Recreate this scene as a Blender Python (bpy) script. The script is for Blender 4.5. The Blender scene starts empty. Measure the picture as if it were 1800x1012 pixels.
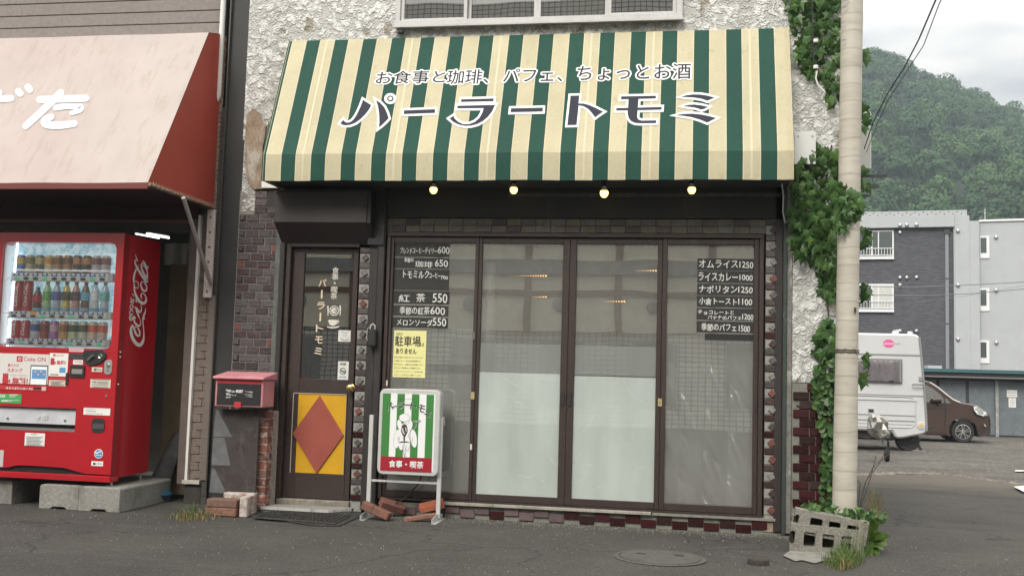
import bpy, bmesh, math, random
from mathutils import Vector, Matrix
import numpy as np
random.seed(7); rng = np.random.default_rng(11)
S = bpy.context.scene
COL = S.collection
R = math.radians

# ------------------------------------------------------------------ camera
F, CX, CY = 1818.0, 900.0, 506.0
YAW, PITCH, ROLL = R(-9.614), R(4.663), R(1.636)
CAM = Vector((0.0, -8.0, 1.14))
_f = Vector((math.sin(YAW)*math.cos(PITCH), math.cos(YAW)*math.cos(PITCH), math.sin(PITCH)))
_r = Vector((math.cos(YAW), -math.sin(YAW), 0)); _u = _r.cross(_f)
RT = math.cos(ROLL)*_r + math.sin(ROLL)*_u
UP = math.cos(ROLL)*_u - math.sin(ROLL)*_r
FW = _f
cd = bpy.data.cameras.new('camera'); co = bpy.data.objects.new('camera', cd); COL.objects.link(co)
m = Matrix((RT, UP, -FW)).transposed().to_4x4(); m.translation = CAM
co.matrix_world = m
cd.sensor_width = 36; cd.lens = F/1800*36; cd.clip_end = 2000; cd.clip_start = .05
S.camera = co

# ------------------------------------------------------------------ world and sun
SUN_EL, SUN_AZ = R(42), R(196)          # azimuth the light comes from, clockwise from +Y
w = bpy.data.worlds.new('World'); S.world = w; w.use_nodes = True
nt = w.node_tree; nt.nodes.clear()
out = nt.nodes.new('ShaderNodeOutputWorld'); bg = nt.nodes.new('ShaderNodeBackground')
sky = nt.nodes.new('ShaderNodeTexSky'); sky.sky_type = 'NISHITA'; sky.sun_disc = False
sky.sun_elevation = SUN_EL; sky.sun_rotation = SUN_AZ; sky.air_density = 1.2; sky.dust_density = 3
tc = nt.nodes.new('ShaderNodeTexCoord'); mp = nt.nodes.new('ShaderNodeMapping'); mp.inputs['Scale'].default_value = (1, 1, 3.2)
ns = nt.nodes.new('ShaderNodeTexNoise'); ns.inputs['Scale'].default_value = 3.2; ns.inputs['Detail'].default_value = 7; ns.inputs['Roughness'].default_value = .55
cr = nt.nodes.new('ShaderNodeValToRGB')
cr.color_ramp.elements[0].position = .36; cr.color_ramp.elements[0].color = (5.0, 4.95, 4.95, 1)
cr.color_ramp.elements[1].position = .62; cr.color_ramp.elements[1].color = (10.2, 9.7, 8.6, 1)
sep = nt.nodes.new('ShaderNodeSeparateXYZ'); mr = nt.nodes.new('ShaderNodeMapRange')
mr.inputs['From Min'].default_value = 0.05; mr.inputs['From Max'].default_value = .9; mr.inputs['To Min'].default_value = .22; mr.inputs['To Max'].default_value = 2.3
mx = nt.nodes.new('ShaderNodeMix'); mx.data_type = 'RGBA'; mx.inputs[0].default_value = .9
vm = nt.nodes.new('ShaderNodeVectorMath'); vm.operation = 'SCALE'
L = nt.links.new
L(tc.outputs['Generated'], mp.inputs[0]); L(mp.outputs[0], ns.inputs['Vector']); L(ns.outputs[0], cr.inputs[0])
L(tc.outputs['Generated'], sep.inputs[0]); L(sep.outputs[2], mr.inputs[0])
L(cr.outputs[0], vm.inputs[0]); L(mr.outputs[0], vm.inputs['Scale'])
L(sky.outputs[0], mx.inputs[6]); L(vm.outputs[0], mx.inputs[7]); L(mx.outputs[2], bg.inputs[0]); L(bg.outputs[0], out.inputs[0])
bg.inputs[1].default_value = .1
sd = bpy.data.lights.new('sun', 'SUN'); sd.energy = 1.5; sd.angle = R(25); sd.color = (1, .95, .87)
so = bpy.data.objects.new('sun', sd); COL.objects.link(so)
dv = Vector((math.sin(SUN_AZ)*math.cos(SUN_EL), math.cos(SUN_AZ)*math.cos(SUN_EL), math.sin(SUN_EL)))
so.rotation_euler = dv.to_track_quat('Z', 'Y').to_euler()
S.view_settings.view_transform = 'Standard'; S.view_settings.look = 'None'
S.view_settings.exposure = .92; S.view_settings.gamma = 1; S.view_settings.use_curve_mapping = False
S.cycles.max_bounces = 7; S.cycles.transparent_max_bounces = 16; S.cycles.use_denoising = True
S.cycles.volume_bounces = 0; S.cycles.volume_max_steps = 16

# ------------------------------------------------------------------ helpers
def ray(px, py): return (RT*(px-CX)/F - UP*(py-CY)/F + FW)
def W(px, py, Y=0.0):
    d = ray(px, py); return CAM + d*((Y-CAM.y)/d.y)
def WZ(px, py, Z=0.0):
    d = ray(px, py); return CAM + d*((Z-CAM.z)/d.z)
def WP(px, py, p0, n):
    d = ray(px, py); return CAM + d*((Vector(p0)-CAM).dot(n)/d.dot(n))

def tag(o, label=None, cat=None, group=None, kind=None):
    if label: o['label'] = label
    if cat: o['category'] = cat
    if group: o['group'] = group
    if kind: o['kind'] = kind
    return o
WO = {}
def thing(name, label, cat, loc=(0, 0, 0), rot=(0, 0, 0), group=None, kind=None):
    o = bpy.data.objects.new(name, None); COL.objects.link(o); o.location = loc; o.rotation_euler = rot
    o.empty_display_size = .1
    WO[o] = Vector(loc)
    return tag(o, label, cat, group, kind)

class MB:
    def __init__(s): s.v = []; s.f = []
    def add(s, vs, fs):
        n = len(s.v); s.v += [tuple(v) for v in vs]; s.f += [tuple(i+n for i in f) for f in fs]; return s
    def box(s, x0, x1, y0, y1, z0, z1):
        if x0 > x1: x0, x1 = x1, x0
        if y0 > y1: y0, y1 = y1, y0
        if z0 > z1: z0, z1 = z1, z0
        return s.add([(x0,y0,z0),(x1,y0,z0),(x1,y1,z0),(x0,y1,z0),(x0,y0,z1),(x1,y0,z1),(x1,y1,z1),(x0,y1,z1)],
            [(0,3,2,1),(4,5,6,7),(0,1,5,4),(1,2,6,5),(2,3,7,6),(3,0,4,7)])
    def prism(s, pts, axis, a, b):
        """extrude a 2D polygon: axis 'y': pts are (x,z); 'x': (y,z); 'z': (x,y)"""
        def mk(p, t): return (p[0], t, p[1]) if axis == 'y' else (t, p[0], p[1]) if axis == 'x' else (p[0], p[1], t)
        n = len(pts); vs = [mk(p, a) for p in pts]+[mk(p, b) for p in pts]
        return s.add(vs, [tuple(range(n)), tuple(range(2*n-1, n-1, -1))]+[(i, i+n, (i+1) % n+n, (i+1) % n) for i in range(n)])
    def tube(s, pts, r, n=8, cap=True):
        pts = [Vector(p) for p in pts]; rs = r if isinstance(r, (list, tuple)) else [r]*len(pts)
        base = len(s.v); prev = None
        for i, p in enumerate(pts):
            t = (pts[min(i+1, len(pts)-1)]-pts[max(i-1, 0)]).normalized()
            a = prev if prev is not None else (Vector((0, 0, 1)) if abs(t.z) < .9 else Vector((1, 0, 0)))
            b = t.cross(a).normalized(); a = b.cross(t).normalized(); prev = a
            for k in range(n):
                th = 2*math.pi*k/n; s.v.append(tuple(p+(a*math.cos(th)+b*math.sin(th))*rs[i]))
        for i in range(len(pts)-1):
            for k in range(n):
                k2 = (k+1) % n; s.f.append((base+i*n+k, base+i*n+k2, base+(i+1)*n+k2, base+(i+1)*n+k))
        if cap:
            s.f.append(tuple(base+k for k in range(n))[::-1]); s.f.append(tuple(base+(len(pts)-1)*n+k for k in range(n)))
        return s
    def lathe(s, prof, c=(0, 0, 0), n=16, axis='z', cap=True):
        base = len(s.v)
        for r, h in prof:
            for k in range(n):
                th = 2*math.pi*k/n; x, y = r*math.cos(th), r*math.sin(th)
                p = (x, y, h) if axis == 'z' else (x, h, y) if axis == 'y' else (h, x, y)
                s.v.append((p[0]+c[0], p[1]+c[1], p[2]+c[2]))
        for i in range(len(prof)-1):
            for k in range(n):
                k2 = (k+1) % n; s.f.append((base+i*n+k, base+i*n+k2, base+(i+1)*n+k2, base+(i+1)*n+k))
        if cap: s.f.append(tuple(base+k for k in range(n))[::-1]); s.f.append(tuple(base+(len(prof)-1)*n+k for k in range(n)))
        return s
    def quad(s, a, b, c, d): return s.add([a, b, c, d], [(0, 1, 2, 3)])
    def mesh(s, name, mt, off=Vector((0, 0, 0)), smooth=False, bevel=0):
        me = bpy.data.meshes.new(name); me.from_pydata([(v[0]-off.x, v[1]-off.y, v[2]-off.z) for v in s.v], [], s.f)
        bm = bmesh.new(); bm.from_mesh(me)
        if bevel > 0:
            bmesh.ops.bevel(bm, geom=[e for e in bm.edges], offset=bevel, segments=1, affect='EDGES', clamp_overlap=True)
        if not any(e.is_boundary for e in bm.edges): bmesh.ops.recalc_face_normals(bm, faces=bm.faces)
        bm.to_mesh(me); bm.free()
        if smooth:
            for p in me.polygons: p.use_smooth = True
            try: me.set_sharp_from_angle(angle=R(40))
            except Exception: pass
        if mt: me.materials.append(mt)
        return me
    def obj(s, name, mt, parent=None, smooth=False, bevel=0, kind=None, local=False):
        off = Vector((0, 0, 0))
        if parent is not None and not local: off = WO.get(parent, Vector((0, 0, 0)))
        o = bpy.data.objects.new(name, s.mesh(name, mt, off, smooth, bevel)); COL.objects.link(o)
        if parent is not None: o.parent = parent
        WO[o] = off if parent is not None else Vector((0, 0, 0))
        if kind: o['kind'] = kind
        return o
def place(name, me, parent, world, rot=None, scale=None):
    o = bpy.data.objects.new(name, me); COL.objects.link(o); o.parent = parent
    o.location = Vector(world)-WO.get(parent, Vector((0, 0, 0)))
    if rot: o.rotation_euler = rot
    if scale: o.scale = scale
    WO[o] = Vector(world)
    return o
def bx(name, mt, parent, x0, x1, y0, y1, z0, z1, bevel=0, kind=None, local=False):
    return MB().box(x0, x1, y0, y1, z0, z1).obj(name, mt, parent, bevel=bevel, kind=kind, local=local)
def top_origin(o):
    """move a top-level mesh's origin to its base centre"""
    me = o.data; co_ = np.empty(len(me.vertices)*3, 'f'); me.vertices.foreach_get('co', co_); co_ = co_.reshape(-1, 3)
    c = np.array([(co_[:, 0].min()+co_[:, 0].max())/2, (co_[:, 1].min()+co_[:, 1].max())/2, co_[:, 2].min()], 'f')
    me.vertices.foreach_set('co', (co_-c).ravel()); me.update(); o.location = Vector(c.tolist()); WO[o] = Vector(c.tolist())
    return o

# ---- materials
MATS = {}
def M(name, col, rough=.6, metal=0., grain=None, dirt=None, bump=None, rnd=0, trans=0, spec=.5, coat=0, emit=None, alpha=None, col2=None, ramp=None, vor=None, wave=None):
    """grain=(scale,amount) fine value noise; dirt=(scale,colour,amount,lo,hi); bump=(scale,strength,detail); rnd=random value per object; ramp=list of colours by object random"""
    if name in MATS: return MATS[name]
    mt = bpy.data.materials.new(name); mt.use_nodes = True; MATS[name] = mt
    t = mt.node_tree; b = t.nodes['Principled BSDF']; ln = t.links.new; N = t.nodes.new
    b.inputs['Roughness'].default_value = rough; b.inputs['Metallic'].default_value = metal
    b.inputs['Specular IOR Level'].default_value = spec; b.inputs['Coat Weight'].default_value = coat
    b.inputs['Coat Roughness'].default_value = .08
    geo = N('ShaderNodeNewGeometry'); pos = geo.outputs['Position']
    c = None
    if ramp:
        oi = N('ShaderNodeObjectInfo'); r = N('ShaderNodeValToRGB'); r.color_ramp.interpolation = 'CONSTANT'
        els = r.color_ramp.elements
        els[0].position = 0; els[0].color = (*ramp[0], 1); els[1].position = 1/len(ramp); els[1].color = (*ramp[1], 1)
        for i in range(2, len(ramp)):
            e = els.new(i/len(ramp)); e.color = (*ramp[i], 1)
        ln(oi.outputs['Random'], r.inputs[0]); c = r.outputs[0]
    if col2:
        n = N('ShaderNodeTexNoise'); n.inputs['Scale'].default_value = col2[0]; n.inputs['Detail'].default_value = 5
        ln(pos, n.inputs['Vector']); mr_ = N('ShaderNodeMapRange'); mr_.inputs['From Min'].default_value = .4; mr_.inputs['From Max'].default_value = .6
        ln(n.outputs[0], mr_.inputs[0]); k = N('ShaderNodeMix'); k.data_type = 'RGBA'
        k.inputs[6].default_value = (*col, 1); k.inputs[7].default_value = (*col2[1], 1); ln(mr_.outputs[0], k.inputs[0])
        if c is not None: ln(c, k.inputs[6])
        c = k.outputs[2]
    def mulv(c, fac, lo, hi):
        h = N('ShaderNodeMapRange'); h.inputs['To Min'].default_value = lo; h.inputs['To Max'].default_value = hi; ln(fac, h.inputs[0])
        s = N('ShaderNodeVectorMath'); s.operation = 'SCALE'
        if c is None: s.inputs[0].default_value = col
        else: ln(c, s.inputs[0])
        ln(h.outputs[0], s.inputs['Scale']); return s.outputs[0]
    if rnd:
        oi = N('ShaderNodeObjectInfo'); c = mulv(c, oi.outputs['Random'], 1-rnd, 1+rnd)
    if grain:
        n = N('ShaderNodeTexNoise'); n.inputs['Scale'].default_value = grain[0]; n.inputs['Detail'].default_value = 6; n.inputs['Roughness'].default_value = .65
        ln(pos, n.inputs['Vector']); g = N('ShaderNodeMapRange'); g.inputs['From Min'].default_value = .3; g.inputs['From Max'].default_value = .7; ln(n.outputs[0], g.inputs[0])
        c = mulv(c, g.outputs[0], 1-grain[1], 1+grain[1])
    if dirt:
        n = N('ShaderNodeTexNoise'); n.inputs['Scale'].default_value = dirt[0]; n.inputs['Detail'].default_value = 8; n.inputs['Roughness'].default_value = .7
        mpp = N('ShaderNodeMapping'); mpp.inputs['Scale'].default_value = dirt[5] if len(dirt) > 5 else (1, 1, .45); ln(pos, mpp.inputs[0]); ln(mpp.outputs[0], n.inputs['Vector'])
        g = N('ShaderNodeMapRange'); g.inputs['From Min'].default_value = dirt[3]; g.inputs['From Max'].default_value = dirt[4]; g.inputs['To Max'].default_value = dirt[2]; ln(n.outputs[0], g.inputs[0])
        k = N('ShaderNodeMix'); k.data_type = 'RGBA'; ln(g.outputs[0], k.inputs[0]); k.inputs[7].default_value = (*dirt[1], 1)
        if c is None: k.inputs[6].default_value = (*col, 1)
        else: ln(c, k.inputs[6])
        c = k.outputs[2]
    if c is None: b.inputs['Base Color'].default_value = (*col, 1)
    else: ln(c, b.inputs['Base Color'])
    if bump:
        n = N('ShaderNodeTexNoise'); n.inputs['Scale'].default_value = bump[0]; n.inputs['Detail'].default_value = bump[2] if len(bump) > 2 else 4
        ln(pos, n.inputs['Vector']); bp = N('ShaderNodeBump'); bp.inputs['Strength'].default_value = bump[1]; bp.inputs['Distance'].default_value = .01
        ln(n.outputs[0], bp.inputs['Height']); ln(bp.outputs[0], b.inputs['Normal'])
    if emit: b.inputs['Emission Color'].default_value = (*emit[0], 1); b.inputs['Emission Strength'].default_value = emit[1]
    if trans: b.inputs['Transmission Weight'].default_value = trans
    if alpha is not None: b.inputs['Alpha'].default_value = alpha
    return mt
def glass(name, refl, tint=(1, 1, 1), rough=0.0, diff=0, dcol=(.8, .8, .8)):
    mt = bpy.data.materials.new(name); mt.use_nodes = True; t = mt.node_tree; t.nodes.clear(); N = t.nodes.new; ln = t.links.new
    o = N('ShaderNodeOutputMaterial'); tr = N('ShaderNodeBsdfTransparent'); tr.inputs[0].default_value = (*tint, 1)
    gl = N('ShaderNodeBsdfGlossy'); gl.inputs['Roughness'].default_value = rough
    nz = N('ShaderNodeTexNoise'); nz.inputs['Scale'].default_value = 2.2; nz.inputs['Detail'].default_value = 1; g = N('ShaderNodeNewGeometry'); ln(g.outputs['Position'], nz.inputs['Vector'])
    bp = N('ShaderNodeBump'); bp.inputs['Strength'].default_value = .012; bp.inputs['Distance'].default_value = .05; ln(nz.outputs[0], bp.inputs['Height']); ln(bp.outputs[0], gl.inputs['Normal'])
    fr = N('ShaderNodeFresnel'); fr.inputs[0].default_value = 1.5
    ad = N('ShaderNodeMath'); ad.operation = 'ADD'; ad.use_clamp = True; ad.inputs[1].default_value = refl; ln(fr.outputs[0], ad.inputs[0])
    mxx = N('ShaderNodeMixShader'); ln(ad.outputs[0], mxx.inputs[0]); 
    src = tr.outputs[0]
    if diff:
        df = N('ShaderNodeBsdfDiffuse'); df.inputs[0].default_value = (*dcol, 1); m2 = N('ShaderNodeMixShader'); m2.inputs[0].default_value = diff
        # diffuse share of the pane, varied by faint streaks of grime
        n2 = N('ShaderNodeTexNoise'); n2.inputs['Scale'].default_value = 5; n2.inputs['Detail'].default_value = 8; mpp = N('ShaderNodeMapping'); mpp.inputs['Scale'].default_value = (1, 1, .3)
        ln(g.outputs['Position'], mpp.inputs[0]); ln(mpp.outputs[0], n2.inputs['Vector']); r2 = N('ShaderNodeMapRange'); r2.inputs['From Min'].default_value = .3; r2.inputs['From Max'].default_value = .7
        r2.inputs['To Min'].default_value = diff*.85; r2.inputs['To Max'].default_value = min(1, diff*1.12); ln(n2.outputs[0], r2.inputs[0]); ln(r2.outputs[0], m2.inputs[0])
        ln(src, m2.inputs[1]); ln(df.outputs[0], m2.inputs[2]); src = m2.outputs[0]
    ln(src, mxx.inputs[1]); ln(gl.outputs[0], mxx.inputs[2]); ln(mxx.outputs[0], o.inputs[0])
    return mt

# ---- text and traced lettering
def text_obj(body, mt, parent, O, u, v, width=None, height=None, offset=0, nrm=None, name='lettering', shear=0, d=0, extrude=0, font_space=1.0, jitter=0, ring=0, nring=12):
    """lay text so that its bounding box starts at O and spans width*u and height*v (u, v unit vectors)"""
    cu = bpy.data.curves.new('t', 'FONT'); cu.body = body; cu.size = 1; cu.offset = offset; cu.shear = shear; cu.space_character = font_space
    cu.resolution_u = 3
    to = bpy.data.objects.new('t', cu); COL.objects.link(to)
    dg = bpy.context.evaluated_depsgraph_get(); me = bpy.data.meshes.new_from_object(to.evaluated_get(dg))
    bpy.data.objects.remove(to); bpy.data.curves.remove(cu)
    n = len(me.vertices); c = np.empty(n*3, 'f'); me.vertices.foreach_get('co', c); c = c.reshape(-1, 3)
    if n == 0: return None
    mn, mxv = c.min(0), c.max(0); sx = sy = None
    w0, h0 = mxv[0]-mn[0], mxv[1]-mn[1]
    if offset: w0 -= 2*offset; h0 -= 2*offset; mn = mn+offset
    if width: sx = width/w0
    if height: sy = height/h0
    sx = sx or sy; sy = sy or sx
    u = np.array(u); v = np.array(v); nn = np.cross(u, v); O = np.array(O)
    p = O+((c[:, 0:1]-mn[0])*sx)*u+((c[:, 1:2]-mn[1])*sy)*v+nn*d
    if jitter: p = p+np.outer(np.sin(c[:, 0]*3.1)*jitter, v)
    off = WO.get(parent, Vector((0, 0, 0))) if parent else Vector((0, 0, 0))
    p = p-np.array(off)
    if ring:
        pl = [list(q.vertices) for q in me.polygons]; vs_ = []; fs_ = []
        for k in range(nring):
            th = 2*math.pi*k/nring; q = p+(u*math.cos(th)+v*math.sin(th))*ring+nn*.00004*k; b0 = len(vs_); vs_ += q.tolist(); fs_ += [[i+b0 for i in f_] for f_ in pl]
        bpy.data.meshes.remove(me); me = bpy.data.meshes.new(name); me.from_pydata(vs_, [], fs_); p = np.array(vs_)
    me.vertices.foreach_set('co', p.astype('f').ravel()); me.update(); me.materials.clear(); me.materials.append(mt); me.name = name
    o = bpy.data.objects.new(name, me); COL.objects.link(o)
    if parent: o.parent = parent
    WO[o] = off
    return o
def tpx(body, mt, parent, x0, y0, x1, y1, Y, d=.002, **k):
    """text filling the pixel box (TL..BR as seen) on the plane y=Y, facing the street"""
    a = W(x0, y0, Y); b = W(x1, y1, Y)
    return text_obj(body, mt, parent, (a.x, Y, b.z), (1, 0, 0), (0, 0, 1), width=abs(b.x-a.x), height=abs(a.z-b.z), d=d, **k)
def grow(pts, w_):
    n = len(pts); area = sum(pts[i][0]*pts[(i+1) % n][1]-pts[(i+1) % n][0]*pts[i][1] for i in range(n)); s = 1 if area > 0 else -1
    o = []
    for i in range(n):
        a, b, c = Vector(pts[i-1]), Vector(pts[i]), Vector(pts[(i+1) % n])
        d1 = (b-a).normalized(); d2 = (c-b).normalized(); n1 = Vector((d1.y, -d1.x))*s; n2 = Vector((d2.y, -d2.x))*s
        mm = (n1+n2); mm = mm.normalized() if mm.length > 1e-3 else n1
        k = w_/max(.42, mm.dot(n1)); o.append(tuple(b+mm*k))
    return o
def flat(polys, mt, parent, proj, name, n, d0=.002, dd=.0002):
    mb = MB()
    for i, pl in enumerate(polys):
        vs = [proj(*p)+n*(d0+dd*i) for p in pl]; mb.add(vs, [tuple(range(len(vs)))])
    off = WO.get(parent, Vector((0, 0, 0))) if parent else Vector((0, 0, 0))
    me = bpy.data.meshes.new(name); me.from_pydata([tuple(Vector(v)-off) for v in mb.v], [], mb.f); me.materials.append(mt)
    o = bpy.data.objects.new(name, me); COL.objects.link(o); o.parent = parent; WO[o] = off
    return o
def stroke(pts, cap=True, sub=4):
    """closed outline polygon of a variable-width stroke [(x,y,w)...], smoothed"""
    P_ = [Vector(p) for p in pts]
    if len(P_) > 2:
        q = []
        for i in range(len(P_)-1):
            p0, p1, p2, p3 = P_[max(i-1, 0)], P_[i], P_[i+1], P_[min(i+2, len(P_)-1)]
            for k in range(sub):
                t = k/sub; q.append(.5*((2*p1)+(-p0+p2)*t+(2*p0-5*p1+4*p2-p3)*t*t+(-p0+3*p1-3*p2+p3)*t**3))
        q.append(P_[-1]); P_ = q
    quads = []; Lp = []; Rp = []
    for i, p in enumerate(P_):
        a = P_[max(i-1, 0)]; b = P_[min(i+1, len(P_)-1)]; t = Vector((b.x-a.x, b.y-a.y)); t = t.normalized() if t.length > 0 else Vector((1, 0))
        nrm = Vector((-t.y, t.x))*p.z/2
        Lp.append((p.x+nrm.x, p.y+nrm.y)); Rp.append((p.x-nrm.x, p.y-nrm.y))
    for i in range(len(P_)-1): quads.append([Lp[i], Lp[i+1], Rp[i+1], Rp[i]])
    if cap:
        for p, q_ in ((P_[0], P_[1]), (P_[-1], P_[-2])):
            if p.z > .1:
                a0 = math.atan2(p.y-q_.y, p.x-q_.x); r = p.z/2
                quads.append([(p.x+r*math.cos(a0+t), p.y+r*math.sin(a0+t)) for t in [(-.5+k/6)*math.pi for k in range(7)]])
    return quads
def strokes(sts, mt, parent, proj, n, name='lettering', d0=.002, dd=.0003):
    mb = MB()
    for i, st in enumerate(sts):
        for pl in stroke(st):
            vs = [proj(*p)+n*(d0+dd*i) for p in pl]; mb.add(vs, [tuple(range(len(vs)))])
    off = WO.get(parent, Vector((0, 0, 0))) if parent else Vector((0, 0, 0))
    me = bpy.data.meshes.new(name); me.from_pydata([tuple(Vector(v)-off) for v in mb.v], [], mb.f); me.materials.append(mt)
    o = bpy.data.objects.new(name, me); COL.objects.link(o); o.parent = parent; WO[o] = off
    return o
FRONT = Vector((0, -1, 0))

# ---- shared materials
m_asphalt = None
wood = M('brown_paint', (.036, .0235, .021), .45, grain=(60, .35), dirt=(9, (.10, .085, .075), .5, .60, .75), bump=(90, .15))
darkwood = M('dark_paint', (.024, .020, .020), .5, grain=(30, .3), dirt=(7, (.05, .047, .043), .6, .55, .75))
black = M('black_paint', (.017, .016, .0165), .55, dirt=(4, (.03, .03, .03), .5, .5, .75))
alum = M('white_aluminium', (.46, .46, .455), .4, grain=(40, .08), dirt=(6, (.2, .19, .18), .35, .5, .8))
mortar = M('mortar', (.19, .19, .165), .9, grain=(30, .2), dirt=(8, (.07, .07, .06), .6, .5, .75), bump=(120, .4))
white = M('white_paint', (.72, .72, .70), .5, dirt=(5, (.35, .33, .3), .4, .5, .8))
conc = M('weathered_concrete', (.25, .245, .225), .95, grain=(60, .3), dirt=(6, (.07, .068, .06), .6, .5, .7), bump=(150, .6))
steel = M('steel', (.45, .45, .45), .35, metal=.8, dirt=(9, (.15, .12, .1), .3, .5, .75))
ink = M('black_ink', (.012, .012, .012), .6)
chalk = M('white_marker', (.62, .62, .60), .8, grain=(90, .15))
redp = M('machine_red', (.37, .007, .015), .3, grain=(3, .08), coat=.4)

# ------------------------------------------------------------------ ground
def gz(x, y):
    if y <= .4: return 0.0
    return -.44*min(1, (y-.4)/16.6)
def ground_mat(name, base, lo, speck, crack=True, patch=None, sc=1.0):
    mt = bpy.data.materials.new(name); mt.use_nodes = True; t = mt.node_tree; b = t.nodes['Principled BSDF']; N = t.nodes.new; ln = t.links.new
    g = N('ShaderNodeNewGeometry').outputs['Position']
    def noise(s, d=6, r=.6, m=None):
        n = N('ShaderNodeTexNoise'); n.inputs['Scale'].default_value = s; n.inputs['Detail'].default_value = d; n.inputs['Roughness'].default_value = r
        if m: q = N('ShaderNodeMapping'); q.inputs['Scale'].default_value = m; ln(g, q.inputs[0]); ln(q.outputs[0], n.inputs['Vector'])
        else: ln(g, n.inputs['Vector'])
        return n.outputs[0]
    def rng_(i, a, b_, c, d):
        n = N('ShaderNodeMapRange'); n.inputs['From Min'].default_value = a; n.inputs['From Max'].default_value = b_; n.inputs['To Min'].default_value = c; n.inputs['To Max'].default_value = d; ln(i, n.inputs[0]); return n.outputs[0]
    def mix(f, a, b_):
        k = N('ShaderNodeMix'); k.data_type = 'RGBA'; ln(f, k.inputs[0])
        for i, q in ((6, a), (7, b_)):
            if isinstance(q, tuple): k.inputs[i].default_value = (*q, 1)
            else: ln(q, k.inputs[i])
        return k.outputs[2]
    c = mix(rng_(noise(.9, 8, .6), .35, .65, 0, 1), base, lo)
    c = mix(rng_(noise(2.5, 8, .7, (.5, 2.2, 1)), .52, .72, 0, .5), c, tuple(x*1.35 for x in base))
    c = mix(rng_(noise(7, 8, .7), .6, .75, 0, .55), c, tuple(x*.6 for x in lo))
    v = N('ShaderNodeTexVoronoi'); v.inputs['Scale'].default_value = 130*sc; ln(g, v.inputs['Vector'])
    vc = N('ShaderNodeSeparateColor'); ln(v.outputs['Color'], vc.inputs[0])
    c = mix(rng_(vc.outputs[0], .80, 1, 0, .5), c, speck)
    c = mix(rng_(vc.outputs[1], .7, 1, 0, .6), c, tuple(x*.4 for x in lo))
    v3 = N('ShaderNodeTexVoronoi'); v3.inputs['Scale'].default_value = 16*sc; ln(g, v3.inputs['Vector'])
    c = mix(rng_(v3.outputs['Distance'], .03, .06, .35, 0), c, tuple(min(1, x*2.2) for x in speck))
    h = noise(150*sc, 3, .8)
    if crack:
        v2 = N('ShaderNodeTexVoronoi'); v2.feature = 'DISTANCE_TO_EDGE'; v2.inputs['Scale'].default_value = .45
        nn = N('ShaderNodeTexNoise'); nn.inputs['Scale'].default_value = 1.6; nn.inputs['Detail'].default_value = 8; ln(g, nn.inputs['Vector'])
        ad = N('ShaderNodeVectorMath'); ad.operation = 'MULTIPLY_ADD'; ad.inputs[1].default_value = (.9, .9, .9); ln(nn.outputs[1], ad.inputs[0]); ln(g, ad.inputs[2]); ln(ad.outputs[0], v2.inputs['Vector'])
        c = mix(rng_(v2.outputs['Distance'], .001, .007, .6, 0), c, tuple(x*.35 for x in lo))
    sy = N('ShaderNodeSeparateXYZ'); ln(g, sy.inputs[0])
    if crack:
        ma = N('ShaderNodeMath'); ma.operation = 'MULTIPLY_ADD'; ma.inputs[1].default_value = 5; ln(noise(1.1, 8, .65), ma.inputs[0]); ln(sy.outputs[1], ma.inputs[2])
        c = mix(rng_(ma.outputs[0], 7.2, 9.2, 0, .8), c, (.125, .108, .088))
        mc = N('ShaderNodeMath'); mc.operation = 'MULTIPLY_ADD'; mc.inputs[1].default_value = .5; ln(noise(6, 8, .7), mc.inputs[0]); ln(sy.outputs[1], mc.inputs[2])
        f1 = rng_(mc.outputs[0], .02, .22, 0, .55)
        f2 = rng_(sy.outputs[1], .0, .3, 1, 0); mm_ = N('ShaderNodeMath'); mm_.operation = 'MULTIPLY'; ln(f1, mm_.inputs[0]); ln(f2, mm_.inputs[1])
        f3 = rng_(sy.outputs[0], .7, .9, 1, 0); m3 = N('ShaderNodeMath'); m3.operation = 'MULTIPLY'; ln(mm_.outputs[0], m3.inputs[0]); ln(f3, m3.inputs[1])
        c = mix(m3.outputs[0], c, (.13, .12, .10))
    ln(c, b.inputs['Base Color']); b.inputs['Roughness'].default_value = .92; b.inputs['Specular IOR Level'].default_value = .3
    bp = N('ShaderNodeBump'); bp.inputs['Strength'].default_value = .7; bp.inputs['Distance'].default_value = .006
    v4 = rng_(v.outputs['Distance'], 0, .6, 1, 0); ad2 = N('ShaderNodeMath'); ad2.operation = 'ADD'; ln(v4, ad2.inputs[0]); ln(h, ad2.inputs[1]); ln(ad2.outputs[0], bp.inputs['Height']); ln(bp.outputs[0], b.inputs['Normal'])
    return mt
m_asphalt = ground_mat('street_asphalt', (.074, .070, .065), (.050, .047, .044), (.15, .142, .132))
m_lot = ground_mat('gravel_lot', (.098, .090, .080), (.052, .048, .043), (.36, .33, .30), crack=False, sc=.22)
mb = MB(); xs = [-60, -30, -15, -8, -5]+[-4+.5*i for i in range(25)]+[10, 14, 20, 30, 60, 120, 260]
ys = [-40, -25, -14, -9, -7, -5, -4, -3, -2.5, -2, -1.5, -1, -.5, 0, .4, 1, 2, 3, 4, 6, 8, 10, 13, 17, 25, 40, 80, 150, 400]
for y in ys:
    for x in xs:
        z = gz(x, y)
        if -6 < y < -.3: z += .006*math.sin(x*1.7+y*2.3)*min(1, (-.3-y))
        mb.v.append((x, y, z))
nx = len(xs)
for j in range(len(ys)-1):
    for i in range(nx-1): mb.f.append((j*nx+i, j*nx+i+1, (j+1)*nx+i+1, (j+1)*nx+i))
tag(mb.obj('street_ground', m_asphalt), kind='structure')
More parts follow.
